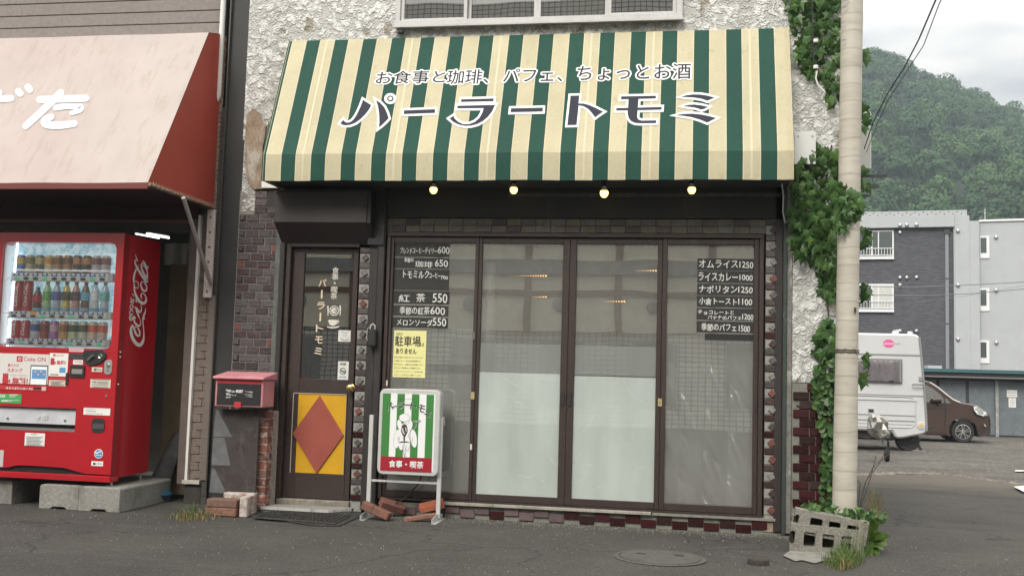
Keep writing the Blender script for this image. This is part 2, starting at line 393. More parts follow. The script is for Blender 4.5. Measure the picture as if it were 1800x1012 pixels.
# lighter gravel of the parking lot
mb = MB(); N_ = 60
edge = [(1.5, 7.2), (2.4, 7.6), (3.2, 8.6), (3.9, 8.9), (4.3, 7.7), (4.8, 6.3), (5.6, 5.0), (7, 3.9), (10, 3.2), (20, 3), (60, 3)]
def ey(x):
    for (a, b), (c, d) in zip(edge, edge[1:]):
        if a <= x <= c: return b+(d-b)*(x-a)/(c-a)
    return edge[-1][1]
xs2 = [1.5+.12*i for i in range(60)]+[9, 11, 14, 18, 25, 40, 60]
for x in xs2:
    e = ey(x)+.25*math.sin(x*5.1)+.12*math.sin(x*13)
    for t in (0, .5, 1, 2, 4, 7, 9.6, 14, 25, 50, 90):
        y = e+t; mb.v.append((x, y, gz(x, y)+.005+(.012*math.sin(x*3+y*2) if t > .5 else 0)*.3))
for i in range(len(xs2)-1):
    for j in range(10): mb.f.append((i*11+j, (i+1)*11+j, (i+1)*11+j+1, i*11+j+1))
tag(mb.obj('gravel_lot', m_lot), kind='structure')
# low broken rim between the asphalt apron and the gravel
mb = MB(); m_rim = M('dusty_rim', (.20, .18, .155), .95, grain=(25, .35), dirt=(5, (.07, .065, .06), .7, .45, .6), bump=(60, .8))
prev = None
for i in range(70):
    x = 1.9+.06*i; y = ey(x)+.02; wv = .05+.04*math.sin(i*1.7)+.03*random.random()
    z = gz(x, y)
    row = [(x, y-wv-.05, z+.004), (x, y-.02, z+.03+.012*math.sin(i*2.3)), (x, y+wv, z+.009)]
    n0 = len(mb.v); mb.v += row
    if i: mb.f += [(n0-3, n0, n0+1, n0-2), (n0-2, n0+1, n0+2, n0-1)]
tag(mb.obj('dusty_rim', m_rim), kind='structure')
# white painted marks at the lot entrance
m_line = M('road_paint', (.62, .62, .6), .8, dirt=(8, (.1, .1, .095), .8, .5, .65, (1, 1, 1)))
mb = MB()
for q in ([(1782, 855), (1830, 846), (1842, 858), (1800, 868)], [(1784, 821), (1840, 821), (1840, 824), (1784, 824)]):
    vs = []
    for p in q:
        h = WZ(*p, Z=-.13) if q[0][1] == 855 else WZ(*p, Z=-.2); vs.append((h.x, h.y, gz(h.x, h.y)+.028))
    mb.add(vs, [(0, 1, 2, 3)])
tag(mb.obj('white_road_marking', m_line), kind='structure')

# manhole and small pipe cap in the pavement
c = WZ(1160, 981); 
t = thing('manhole_cover', 'round concrete manhole cover set in the asphalt before the glass front', 'manhole', (c.x, c.y, 0))
m_mh = M('manhole_concrete', (.080, .077, .071), .95, grain=(80, .35), dirt=(10, (.04, .038, .035), .6, .5, .65), bump=(140, .7))
MB().lathe([(.285, .0), (.29, .008), (.262, .011), (.258, .006)], (c.x, c.y, 0), 40).obj('rim', m_mh, t)
MB().lathe([(.252, .0), (.25, .012), (.18, .0135), (.0, .014)][:3], (c.x, c.y, 0), 40).obj('cover', m_mh, t)
for sx_ in (-.12, .12): bx('lifting_slot', M('slot_dark', (.01, .01, .01)), t, c.x+sx_-.03, c.x+sx_+.03, c.y+.05, c.y+.09, .0125, .0155)
c = WZ(1333, 990)
t = thing('pipe_cap', 'small dark iron pipe cap sticking out of the pavement', 'pipe cap', (c.x, c.y, 0))
m_iron = M('rusty_iron', (.035, .026, .022), .8, grain=(50, .4), bump=(60, .5))
MB().lathe([(.064, -.01), (.066, .022), (.062, .03), (.0585, .031)], (c.x, c.y, 0), 24).obj('collar', m_iron, t, smooth=True)
MB().lathe([(.050, .02), (.050, .028), (.046, .030)], (c.x, c.y, 0.002), 20).obj('lid', m_iron, t, smooth=True)

# loose grit on the pavement
rg_ = random.Random(77); mb = MB()
for _ in range(1500):
    if rg_.random() < .45: x, y = rg_.uniform(-3.6, 1.0), -abs(rg_.gauss(0, .12))-.05
    else: x, y = rg_.uniform(-6, 3), rg_.uniform(-2.6, .3)
    if x < 1.1 and y > -.03: continue
    s_ = rg_.uniform(.0015, .0045)*(1.6 if rg_.random() < .05 else 1); a = rg_.uniform(0, 6)
    pts_ = [(x+s_*math.cos(a+k*1.57)*rg_.uniform(.6, 1.2), y+s_*math.sin(a+k*1.57)*rg_.uniform(.6, 1.2)) for k in range(4)]
    mb.prism(pts_, 'z', -.002, .004+s_*.8)
tag(mb.obj('loose_grit', M('grit', (.22, .21, .19), .9)), 'loose pale grit scattered over the asphalt along the cafe front', 'grit', kind='stuff')

# ------------------------------------------------------------------ haze, wooded hill
ridge_px = [(1380, 60), (1450, 72), (1519, 96), (1559, 109), (1598, 138), (1638, 154), (1670, 166), (1701, 178), (1737, 194), (1788, 221), (1850, 250), (1950, 300), (2100, 350)]
def ridge_el(x_over):   # tan of the ridge's elevation for a direction x/y from the camera
    tb = [(ray(*p).x/ray(*p).y, ray(*p).z/ray(*p).y) for p in ridge_px]
    if x_over <= tb[0][0]: return tb[0][1]+(tb[0][0]-x_over)*.25
    for (a, b), (c, d) in zip(tb, tb[1:]):
        if x_over <= c: return b+(d-b)*(x_over-a)/(c-a)
    return max(.06, tb[-1][1]-(x_over-tb[-1][0])*.2)
Y0, Y1 = 130.0, 330.0
def hill_z(x, y):
    zr = CAM.z+ridge_el(x/(Y1-CAM.y))*(Y1-CAM.y)-5
    s = min(1, max(0, (y-Y0)/(Y1-Y0)))
    base = -1+(zr+1)*(s**.92)
    base += 3.0*math.sin(x*.085+y*.05)*s*(1-s)*2.4+2.2*math.sin(x*.19-y*.11)*s*(1-s)*2
    return base
mb = MB(); NXh, NYh = 60, 40
for j in range(NYh+1):
    for i in range(NXh+1):
        y = Y0-5+(Y1+60-Y0)*j/NYh; x = -120+400*i/NXh; z = hill_z(x, min(y, Y1)) if y > Y0 else gz(x, y)-.3
        if y > Y1: z -= (y-Y1)*.35
        mb.v.append((x, y, z))
for j in range(NYh):
    for i in range(NXh): a = j*(NXh+1)+i; mb.f.append((a, a+1, a+NXh+2, a+NXh+1))
tag(mb.obj('hill_terrain', M('forest_floor', (.018, .026, .012), .95), smooth=True), kind='structure')
# tree crowns of the wood as leaf-sized clumps
def crown_cloud(centers, nleaf, seed, lsz):
    r_ = np.random.default_rng(seed); V_ = []; T_ = []
    for (cx_, cy_, cz_, rad, hgt) in centers:
        nl = r_.integers(9, 15); lobes = r_.normal(size=(nl, 3)); lobes[:, 2] = np.abs(lobes[:, 2])*.8; lobes /= np.linalg.norm(lobes, axis=1)[:, None]
        lobes = lobes*[rad*.66, rad*.66, hgt*.62]*r_.uniform(.75, 1.05, (nl, 1)); lobes[0] = 0
        lr = rad*r_.uniform(.26, .44, nl); lr[0] = rad*.8
        pr = lr**2/np.sum(lr**2); which = r_.choice(nl, nleaf, p=pr); d = r_.normal(size=(nleaf, 3)); d /= np.linalg.norm(d, axis=1)[:, None]; d[:, 2] = np.where(d[:, 2] < -.1, -d[:, 2], d[:, 2])
        c_ = lobes[which]+d*(lr[which]*r_.uniform(.86, 1.04, nleaf))[:, None]+[cx_, cy_, cz_]
        nn = d+r_.normal(scale=.22, size=(nleaf, 3)); nn /= np.linalg.norm(nn, axis=1)[:, None]
        a = np.cross(nn, r_.normal(size=(nleaf, 3))); a /= np.linalg.norm(a, axis=1)[:, None]; b = np.cross(nn, a)
        s = lsz*r_.uniform(.6, 1.5, (nleaf, 1))
        V_.append(np.stack([c_+a*s, c_+b*s*.8, c_-a*s, c_-b*s*.8], 1).reshape(-1, 3)); T_.append(np.full(nleaf, r_.random()))
    V_ = np.concatenate(V_); T_ = np.concatenate(T_); nf = len(V_)//4
    me = bpy.data.meshes.new('crowns'); me.vertices.add(len(V_)); me.vertices.foreach_set('co', V_.astype('f').ravel())
    me.loops.add(nf*4); me.loops.foreach_set('vertex_index', np.arange(nf*4, dtype='i')); me.polygons.add(nf)
    me.polygons.foreach_set('loop_start', np.arange(0, nf*4, 4, dtype='i')); me.polygons.foreach_set('loop_total', np.full(nf, 4, 'i')); me.update()
    at = me.attributes.new('species', 'FLOAT', 'FACE'); at.data.foreach_set('value', T_.astype('f'))
    return me
def leaf_mat(name, ca, cb, scale, rough=.55, tr=.35):
    mt = bpy.data.materials.new(name); mt.use_nodes = True; t = mt.node_tree; t.nodes.clear(); N = t.nodes.new; ln = t.links.new
    o = N('ShaderNodeOutputMaterial'); g = N('ShaderNodeNewGeometry'); n = N('ShaderNodeTexNoise'); n.inputs['Scale'].default_value = scale; n.inputs['Detail'].default_value = 4
    ln(g.outputs['Position'], n.inputs['Vector']); r = N('ShaderNodeMapRange'); r.inputs['From Min'].default_value = .38; r.inputs['From Max'].default_value = .62; ln(n.outputs[0], r.inputs[0])
    k = N('ShaderNodeMix'); k.data_type = 'RGBA'; k.inputs[6].default_value = (*ca, 1); k.inputs[7].default_value = (*cb, 1); ln(r.outputs[0], k.inputs[0])
    ri = N('ShaderNodeVectorMath'); ri.operation = 'SCALE'; r2 = N('ShaderNodeMapRange'); r2.inputs['To Min'].default_value = .7; r2.inputs['To Max'].default_value = 1.35; ln(g.outputs['Random Per Island'], r2.inputs[0])
    ln(k.outputs[2], ri.inputs[0]); ln(r2.outputs[0], ri.inputs['Scale'])
    p = N('ShaderNodeBsdfPrincipled'); p.inputs['Roughness'].default_value = rough; p.inputs['Specular IOR Level'].default_value = .35; ln(ri.outputs[0], p.inputs['Base Color'])
    tl = N('ShaderNodeBsdfTranslucent'); ln(ri.outputs[0], tl.inputs[0]); mxx = N('ShaderNodeMixShader'); mxx.inputs[0].default_value = tr
    ln(p.outputs[0], mxx.inputs[1]); ln(tl.outputs[0], mxx.inputs[2]); ln(mxx.outputs[0], o.inputs[0]); return mt
m_forest = leaf_mat('forest_leaves', (.026, .062, .024), (.070, .132, .042), .045, rough=.9, tr=.1)
t_ = m_forest.node_tree; an = t_.nodes.new('ShaderNodeAttribute'); an.attribute_name = 'species'
kk = [n for n in t_.nodes if n.type == 'MIX'][0]; t_.links.new(an.outputs['Fac'], kk.inputs[0])
cs = []
y = Y0-2
rr = random.Random(5)
while y < Y1+6:
    x0 = ray(1440, 400).x/ray(1440, 400).y*(y+8); x1 = ray(1880, 400).x/ray(1880, 400).y*(y+8)
    x = x0+rr.uniform(0, 3)
    step = rr.uniform(5.6, 7.0)
    while x < x1:
        rad = rr.uniform(3.2, 6.6); xx = x+rr.uniform(-1.2, 1.2); yy = y+rr.uniform(-2, 2)
        cs.append((xx, yy, hill_z(xx, min(yy, Y1))+rr.uniform(.5, 5.5), rad, rad*rr.uniform(.9, 1.5))); x += rad*1.5
    y += step*(.75+y/400)
me = crown_cloud(cs, 950, 3, .30); me.materials.append(m_forest)
o = bpy.data.objects.new('hillside_wood', me); COL.objects.link(o)
tag(o, 'dense green broadleaf wood covering the hill behind the white apartment block', 'wood', kind='stuff')
HAZE = .0008
mb = MB().box(-330, 330, -45, 420, -3, 175); o = mb.obj('haze', None)
mt = bpy.data.materials.new('haze_air'); mt.use_nodes = True; t_ = mt.node_tree; t_.nodes.clear()
oo = t_.nodes.new('ShaderNodeOutputMaterial'); pv = t_.nodes.new('ShaderNodeVolumePrincipled'); pv.inputs['Color'].default_value = (.70, .84, .98, 1); pv.inputs['Density'].default_value = HAZE; pv.inputs['Anisotropy'].default_value = .2
t_.links.new(pv.outputs[0], oo.inputs['Volume']); o.data.materials.append(mt); tag(o, kind='stuff', label='pale air haze', cat='haze')

# ------------------------------------------------------------------ building across the street (seen only in the glass)
m_tile = bpy.data.materials.new('tiled_facade'); m_tile.use_nodes = True; t_ = m_tile.node_tree; b_ = t_.nodes['Principled BSDF']
g_ = t_.nodes.new('ShaderNodeNewGeometry'); mp_ = t_.nodes.new('ShaderNodeMapping'); mp_.inputs['Rotation'].default_value = (R(90), 0, 0)
sx_ = t_.nodes.new('ShaderNodeSeparateXYZ'); cx_ = t_.nodes.new('ShaderNodeCombineXYZ'); br = t_.nodes.new('ShaderNodeTexBrick'); br.offset = 0
br.inputs['Scale'].default_value = 1; br.inputs['Brick Width'].default_value = .14; br.inputs['Row Height'].default_value = .105; br.inputs['Mortar Size'].default_value = .011; br.inputs['Mortar Smooth'].default_value = .1
br.inputs['Color1'].default_value = (.66, .65, .61, 1); br.inputs['Color2'].default_value = (.56, .55, .52, 1); br.inputs['Mortar'].default_value = (.09, .09, .085, 1)
t_.links.new(g_.outputs['Position'], sx_.inputs[0]); t_.links.new(sx_.outputs[0], cx_.inputs[0]); t_.links.new(sx_.outputs[2], cx_.inputs[1]); t_.links.new(cx_.outputs[0], br.inputs['Vector']); t_.links.new(br.outputs[0], b_.inputs['Base Color'])
YO = -15.0
m_beige = M('beige_panel', (.74, .70, .58), .7, grain=(3, .1)); m_brownbeam = M('brown_beam', (.17, .10, .06), .6)
m_greyp = M('grey_shutter', (.24, .25, .25), .6, grain=(6, .2))
t = thing('opposite_building', 'tiled building across the street, seen only as a reflection in the glass', 'building', (0, YO-3, 0))
mbw = MB().box(-12, 12, YO-7, YO, 0, 9.7).obj('wall', m_tile, t)
def OX(px): return W(px, 450, -YO).x
def OZ(py): return W(1000, py, -YO).z
x = OX(930)-2.05*4; k = 0; zt, zm, zb = OZ(430), OZ(515), OZ(583)
while x < 9:
    bx('beige_panel', m_beige, t, x+.08, x+1.97, YO, YO+.05, zm+.06, zt-.05); bx('beige_panel', m_beige, t, x+.08, x+1.97, YO, YO+.05, zb, zm-.06)
    bx('brown_post', m_brownbeam, t, x-.08, x+.08, YO, YO+.09, zb, zt)
    MB().lathe([(.16, 0), (.16, .06), (.1, .08)], (x+.75, YO+.05, OZ(536)), 16, 'y').obj('vent_cap', m_greyp, t)
    bx('grey_window', m_greyp, t, x+.3, x+1.3, YO, YO+.05, .5, OZ(600)); x += 2.05; k += 1
bx('brown_beam', m_brownbeam, t, -9, 9, YO, YO+.1, zm-.06, zm+.06); bx('dark_band', m_greyp, t, -9, 9, YO+.05, YO+.14, OZ(482), OZ(458))
for i in range(5): bx('upper_window', m_greyp, t, -8+i*3.4, -6.4+i*3.4, YO, YO+.05, 6.8, 8.0)

# ------------------------------------------------------------------ cafe building
# rough peeling white stucco
def stucco_mat():
    mt = bpy.data.materials.new('rough_stucco'); mt.use_nodes = True; t = mt.node_tree; b = t.nodes['Principled BSDF']; N = t.nodes.new; ln = t.links.new
    g = N('ShaderNodeNewGeometry').outputs['Position']
    nn = N('ShaderNodeTexNoise'); nn.inputs['Scale'].default_value = 11; nn.inputs['Detail'].default_value = 3; ln(g, nn.inputs['Vector'])
    ad = N('ShaderNodeVectorMath'); ad.operation = 'MULTIPLY_ADD'; ad.inputs[1].default_value = (.16, .16, .16); ln(nn.outputs[1], ad.inputs[0]); ln(g, ad.inputs[2])
    v = N('ShaderNodeTexVoronoi'); v.feature = 'SMOOTH_F1'; v.inputs['Scale'].default_value = 15; v.inputs['Smoothness'].default_value = .35; ln(ad.outputs[0], v.inputs['Vector'])
    n2 = N('ShaderNodeTexNoise'); n2.inputs['Scale'].default_value = 24; n2.inputs['Detail'].default_value = 4; n2.inputs['Roughness'].default_value = .5; ln(g, n2.inputs['Vector'])
    ve = N('ShaderNodeTexVoronoi'); ve.feature = 'DISTANCE_TO_EDGE'; ve.inputs['Scale'].default_value = 15; ln(ad.outputs[0], ve.inputs['Vector'])
    def rg(i, a, b_, c, d):
        n = N('ShaderNodeMapRange'); n.inputs['From Min'].default_value = a; n.inputs['From Max'].default_value = b_; n.inputs['To Min'].default_value = c; n.inputs['To Max'].default_value = d; ln(i, n.inputs[0]); return n.outputs[0]
    v2 = N('ShaderNodeTexVoronoi'); v2.feature = 'SMOOTH_F1'; v2.inputs['Scale'].default_value = 40; v2.inputs['Smoothness'].default_value = .4; ln(ad.outputs[0], v2.inputs['Vector'])
    ed = rg(v.outputs['Distance'], .30, .62, 1, 0); nz = rg(v2.outputs['Distance'], .22, .50, 1, 0)
    mul = N('ShaderNodeMath'); mul.operation = 'MULTIPLY_ADD'; mul.inputs[1].default_value = .55; m5 = N('ShaderNodeMath'); m5.operation = 'MULTIPLY'; m5.inputs[1].default_value = .45; ln(nz, m5.inputs[0]); ln(ed, mul.inputs[0]); ln(m5.outputs[0], mul.inputs[2])
    c1 = N('ShaderNodeMix'); c1.data_type = 'RGBA'; c1.inputs[6].default_value = (.43, .43, .41, 1); c1.inputs[7].default_value = (.68, .685, .675, 1); ln(rg(mul.outputs[0], .15, .60, 0, 1), c1.inputs[0])  # hollows coloured greyer to paint the shading beneath the raised blobs
    # large stains
    n3 = N('ShaderNodeTexNoise'); n3.inputs['Scale'].default_value = 1.6; n3.inputs['Detail'].default_value = 8; n3.inputs['Roughness'].default_value = .65
    q = N('ShaderNodeMapping'); q.inputs['Scale'].default_value = (1, 1, .35); ln(g, q.inputs[0]); ln(q.outputs[0], n3.inputs['Vector'])
    c2 = N('ShaderNodeMix'); c2.data_type = 'RGBA'; ln(rg(n3.outputs[0], .5, .72, 0, .5), c2.inputs[0]); ln(c1.outputs[2], c2.inputs[6]); c2.inputs[7].default_value = (.20, .19, .16, 1)
    # flakes fallen off, showing the beige base coat
    n4 = N('ShaderNodeTexNoise'); n4.inputs['Scale'].default_value = 5; n4.inputs['Detail'].default_value = 6; ln(g, n4.inputs['Vector'])
    fl = rg(n4.outputs[0], .61, .64, 0, 1)
    c3 = N('ShaderNodeMix'); c3.data_type = 'RGBA'; ln(fl, c3.inputs[0]); ln(c2.outputs[2], c3.inputs[6]); c3.inputs[7].default_value = (.29, .26, .21, 1)
    ln(c3.outputs[2], b.inputs['Base Color']); b.inputs['Roughness'].default_value = .75
    hh = N('ShaderNodeMath'); hh.operation = 'ADD'; ln(ed, hh.inputs[0]); ln(nz, hh.inputs[1])
    h2 = N('ShaderNodeMath'); h2.operation = 'MULTIPLY_ADD'; h2.inputs[1].default_value = -.5; ln(fl, h2.inputs[0]); ln(hh.outputs[0], h2.inputs[2])
    bp = N('ShaderNodeBump'); bp.inputs['Strength'].default_value = .8; bp.inputs['Distance'].default_value = .010
    vd = N('ShaderNodeMath'); vd.operation = 'MULTIPLY_ADD'; vd.inputs[1].default_value = 0; ln(v.outputs['Distance'], vd.inputs[0]); ln(h2.outputs[0], vd.inputs[2]); ln(vd.outputs[0], bp.inputs['Height']); ln(bp.outputs[0], b.inputs['Normal'])
    return mt
m_stucco = stucco_mat()
XL, XR = -3.66, 1.20
cafe = thing('cafe_building', 'old two storey cafe with peeling white stucco, dark tiles and brown glass doors', 'building', ((XL+XR)/2, 2, 0))
# openings: ground-floor front X from XD (door strip) to XF, z 0..2.5 ; upper window
uw0, uw1 = W(697, 52, 0), W(1200, 37, 0)
UX0, UX1, UZ = uw0.x, uw1.x, uw0.z
XA = W(476, 700, 0).x           # right end of the left tiled pier
XB = W(1383, 700, 0).x          # left end of the right pier
ZT = 2.62
# stucco face cut into a relief grid, so its edge is uneven too
def relief(x0, x1, z0, z1, name, parent, step=.022, hole=None):
    nx_ = max(2, int((x1-x0)/step)); nz_ = max(2, int((z1-z0)/step)); mb = MB()
    r_ = np.random.default_rng(int(abs(x0*1000+z0*77)) % 9999)
    a = r_.random((nz_+1, nx_+1)); a = (a+np.roll(a, 1, 0)+np.roll(a, 1, 1)+np.roll(a, -1, 0))/4
    for j in range(nz_+1):
        for i in range(nx_+1):
            mb.v.append((x0+(x1-x0)*i/nx_, -.006-a[j, i]*.012, z0+(z1-z0)*j/nz_))
    for j in range(nz_):
        for i in range(nx_):
            k = j*(nx_+1)+i; mb.f.append((k, k+1, k+nx_+2, k+nx_+1))
    return mb.obj(name, m_stucco, parent, smooth=True)
ZTOP = 6.2
relief(XL, UX0, 3.0, ZTOP, 'stucco_wall', cafe); relief(UX0, UX1, 3.0, UZ, 'stucco_wall', cafe); relief(UX1, XR, 3.0, ZTOP, 'stucco_wall', cafe)
relief(UX0, UX1, UZ+1.25, ZTOP, 'stucco_wall', cafe)
relief(W(434, 300, 0).x-.03, W(449, 340, 0).x+.01, W(440, 372, 0).z, 3.0, 'stucco_wall', cafe)
relief(XB+.035, XR, W(1415, 672, 0).z, 3.0, 'stucco_wall', cafe)
# structural walls behind the faces
core = MB().box(XL, XA, 0, .3, 0, 3.0).box(XB, XR, 0, .3, 0, 3.0).box(XA, XB, .0, .3, ZT, 3.0).box(XL, XR, 0.0, .0001, 3.0, 3.0001)
core = MB().box(XL, XA, 0, .3, 0, 3.0).box(XB, XR, 0, .3, 0, 3.0).box(XA+.001, XB-.001, .002, .3, ZT, 2.999).box(XL, UX0, 0, .3, 3.001, ZTOP).box(UX1, XR, 0, .3, 3.001, ZTOP).box(UX0+.001, UX1-.001, 0.001, .3, 3.001, UZ).box(UX0+.001, UX1-.001, 0.001, .3, UZ+1.25, ZTOP)
core.box(XR-.2, XR, .301, 7.5, 0, ZTOP).box(XL, XL+.2, .301, 7.5, 0, ZTOP).box(XL+.201, XR-.201, 7.3, 7.5, 0, ZTOP)
m_plaster = M('grey_plaster', (.15, .15, .14), .9, grain=(20, .25), dirt=(5, (.08, .075, .065), .7, .5, .7), bump=(60, .4))
core.obj('wall', m_plaster, cafe)
bx('roof', m_plaster, cafe, XL-.05, XR+.05, -.05, 7.6, ZTOP+.001, ZTOP+.15)
bx('floor_slab', M('inner_ceiling', (.30, .29, .27), .9), cafe, XL+.2, XR-.2, .3, 7.3, 2.75, 2.95)
# bare plaster patch where the stucco has fallen, upper left
m_patch = M('bare_plaster', (.25, .19, .14), .95, grain=(14, .35), dirt=(9, (.42, .40, .36), .8, .52, .6), bump=(40, .6))
pp = [(437, 205), (447, 192), (456, 198), (462, 214), (470, 222), (468, 245), (464, 262), (466, 300), (465, 333), (449, 334), (437, 318), (433, 268), (434, 240)]
mb = MB(); vs = [W(*p, 0) for p in pp]; mb.prism([(v.x, v.z) for v in vs], 'y', -.034, -.004); mb.obj('bare_plaster_patch', m_patch, cafe)
vs = [W(*p, 0) for p in [(466, 240), (474, 215), (478, 334), (466, 334)]]
MB().prism([(v.x, v.z) for v in vs], 'y', -.02, .0).obj('grey_plaster_strip', m_plaster, cafe)
vs = [W(*p, 0) for p in [(464, 300), (497, 332), (464, 332)]]
MB().prism([(v.x, v.z) for v in vs], 'y', -.05, .0).obj('white_board_end', white, cafe)
# dark soffit wall under the awning
bx('dark_fascia', black, cafe, XA-.1, XB+.02, -.02, .0, W(1000, 384, 0).z, ZT+.6)
bx('fascia_rail', M('old_rail', (.06, .06, .058), .5, dirt=(9, (.15, .14, .12), .5, .5, .7)), cafe, W(895, 345, 0).x, W(1372, 345, 0).x, -.04, -.021, W(1000, 347, 0).z, W(1000, 341, 0).z)
for px_ in (965, 1205): bx('fascia_joint', darkwood, cafe, W(px_, 360, 0).x-.012, W(px_, 360, 0).x+.012, -.026, -.02, W(1000, 384, 0).z, W(1000, 350, 0).z)
bx('black_duct', black, cafe, W(652, 400, 0).x, W(680, 400, 0).x, -.07, -.001, W(665, 432, 0).z, ZT)
# backing mortar of the piers and bands
ZG = 0.0
bx('pier_mortar', M('dark_mortar', (.21, .20, .185), .9, grain=(40, .3), dirt=(6, (.1, .1, .09), .5, .5, .7)), cafe, XL, W(489, 700, 0).x+.0, -.012, 0, 0, W(470, 336, 0).z)
bx('pier_mortar', mortar, cafe, XB+.036, XR, -.012, 0, .02, W(1415, 673, 0).z-.001)
# grey render strip and greenish edge beside the door
a, b = W(489, 400, 0), W(498, 400, 0)
bx('render_strip', M('greenish_render', (.105, .115, .105), .9, grain=(20, .3), dirt=(6, (.28, .28, .26), .5, .5, .7)), cafe, a.x, b.x+.012, -.03, 0, .0, W(500, 378, 0).z)

tile_dark = [(.052, .036, .038), (.066, .052, .054), (.060, .048, .050), (.080, .064, .065), (.050, .028, .030), (.074, .066, .065)]
m_tl = M('brown_grey_tile', (.05, .04, .04), .42, ramp=tile_dark, grain=(70, .3), dirt=(16, (.12, .11, .10), .45, .55, .75), bump=(45, .5), rnd=.2)
m_tred = M('oxblood_tile', (.05, .01, .012), .18, ramp=[(.030, .008, .008), (.040, .009, .010), (.026, .012, .011), (.044, .011, .013), (.038, .022, .021)], grain=(50, .25), dirt=(20, (.12, .10, .09), .3, .6, .75), rnd=.2, coat=.05)
m_tor = M('terracotta_tile', (.135, .045, .033), .6, grain=(60, .25), dirt=(14, (.1, .07, .06), .4, .5, .7), rnd=.2)
m_tgr = M('grey_stone_tile', (.16, .15, .145), .6, ramp=[(.13, .125, .12), (.18, .17, .165), (.10, .085, .085), (.15, .14, .14)], grain=(60, .3), bump=(50, .6))
m_cell = M('cell_plaster', (.26, .26, .24), .85, grain=(40, .2), dirt=(12, (.10, .095, .08), .6, .5, .7))
def unit_tile(name, mt, w_, h_, d_=.008, bev=.002):
    return MB().box(-w_/2, w_/2, -d_, 0, -h_/2, h_/2).mesh(name, mt, bevel=bev)
# --- left pier: courses of split tiles
TW, TH = .106, .0545; PIT = .0640
me_t = unit_tile('tile', m_tl, TW, TH); me_h = unit_tile('tile', m_tl, TH, TH); me_o = unit_tile('tile', m_tor, TH, TH)
me_q = unit_tile('tile', m_tl, .036, .036, .01)
zc = W(470, 343, 0).z; row = 0; rr = random.Random(3)
Xe = W(487, 600, 0).x-.004
while zc > .05:
    left = XL+.008
    top_row = zc > W(440, 377, 0).z
    if top_row: left = W(449, 350, 0).x+.004
    x = left; k = row % 4
    if not top_row and k in (1, 3):
        c_ = place('tile', me_h if not (row % 8 == 1 and True) else me_o, cafe, (x+TH/2, -.012, zc)); 
        if row % 8 != 1: place('tile', me_q, cafe, (x+TH/2, -.0201, zc))
        x += TH+.008
    elif not top_row and k == 2: x += 0
    while x < Xe-.02:
        wleft = Xe-x
        if wleft >= TW-.002:
            place('tile', me_t, cafe, (x+TW/2, -.012+rr.uniform(-.002, .002), zc)); x += TW+.009
        elif wleft >= TH*.8:
            place('tile', rr.choice([me_h, me_h, me_o]) if wleft < TH*1.5 else me_h, cafe, (x+TH/2, -.012, zc)); x += TH+.007
        else: break
    zc -= PIT; row += 1
# --- right pier: glazed oxblood tiles
TW2, TH2, P2 = .112, .0575, .0655
me_r = unit_tile('tile', m_tred, TW2, TH2, .016, .003)
zc = W(1415, 680, 0).z; row = 0
while zc > .04:
    x = XB+.045+(.10 if row == 0 else (.0 if row % 2 else .045))
    while x+TW2 < XR+.02:
        place('tile', me_r, cafe, (x+TW2/2, -.012, zc)); x += TW2+.007
    zc -= P2; row += 1
MB().box(XB+.04, XB+.16, -.09, -.013, .0, .17).obj('corner_stone', conc, cafe, bevel=.01)
# --- band of split tiles above the glass front
a = W(690, 386, 0); b = W(1342, 411, 0)
BX0, BX1 = a.x, W(1345, 400, 0).x; BZ1, BZ0 = W(1000, 385, 0).z, W(1000, 409.5, 0).z
m_band = M('olive_plaster', (.15, .145, .11), .9, grain=(40, .2), dirt=(12, (.07, .065, .055), .6, .5, .7))
bx('band_mortar', m_band, cafe, BX0-.05, XB-.02, -.004, .02, BZ0, BZ1)
TWb = (BX1-BX0)/25; hb = (BZ1-BZ0)/2-.004
m_bt = M('band_tile', (.12, .11, .11), .5, ramp=[(.115, .108, .108), (.045, .034, .036), (.09, .08, .082), (.13, .125, .125), (.07, .06, .062)], grain=(60, .3), bump=(45, .6), dirt=(14, (.06, .055, .05), .4, .5, .7))
me_b = unit_tile('tile', m_bt, TWb-.006, hb, .012); me_p = unit_tile('plaque', m_band, TWb-.006, hb, .005, .001)
for i in range(25):
    up = i % 2; xm = BX0+TWb*(i+.5)
    place('tile', me_b, cafe, (xm, -.004, BZ0+hb/2+.002+(hb+.004)*up)); place('plaque', me_p, cafe, (xm, -.004, BZ0+hb/2+.002+(hb+.004)*(1-up)))
# --- staggered tiles along the plinth
m_sill = M('stone_sill', (.30, .285, .25), .85, grain=(50, .2), dirt=(8, (.10, .09, .08), .7, .5, .7))
PX0 = W(676, 890, 0).x; PX1 = W(1362, 930, 0).x
ZS = W(1000, 892, 0).z
bx('plinth', mortar, cafe, PX0, XB-.0, -.004, .2, 0, ZS-.02)
bx('sill', m_sill, cafe, W(780, 886, 0).x, W(1145, 890, 0).x, -.045, .1, ZS-.02, ZS+.004, bevel=.003)
bx('sill', mortar, cafe, W(1147, 890, 0).x, PX1, -.03, .1, ZS-.02, ZS+.0)
me_pl = unit_tile('tile', m_tred, .112, .058, .016); me_pg = unit_tile('tile', M('mauve_tile', (.12, .085, .088), .5, ramp=[(.12, .08, .083), (.10, .07, .075)], grain=(50, .2), dirt=(14, (.2, .19, .18), .3, .5, .7)), .112, .058, .016)
x = PX0+.03; i = 0
while x < PX1-.06:
    g_ = me_pg if (i < 11 and i % 4 != 3) else me_pl
    if i in (9, 11): g_ = me_pg
    zz = ZS-.052-(.030 if i % 2 else 0)-(.0 if i < 14 else .004); 
    if zz-.03 > .0: place('tile', g_, cafe, (x+.056, -.004, zz))
    x += .1165; i += 1
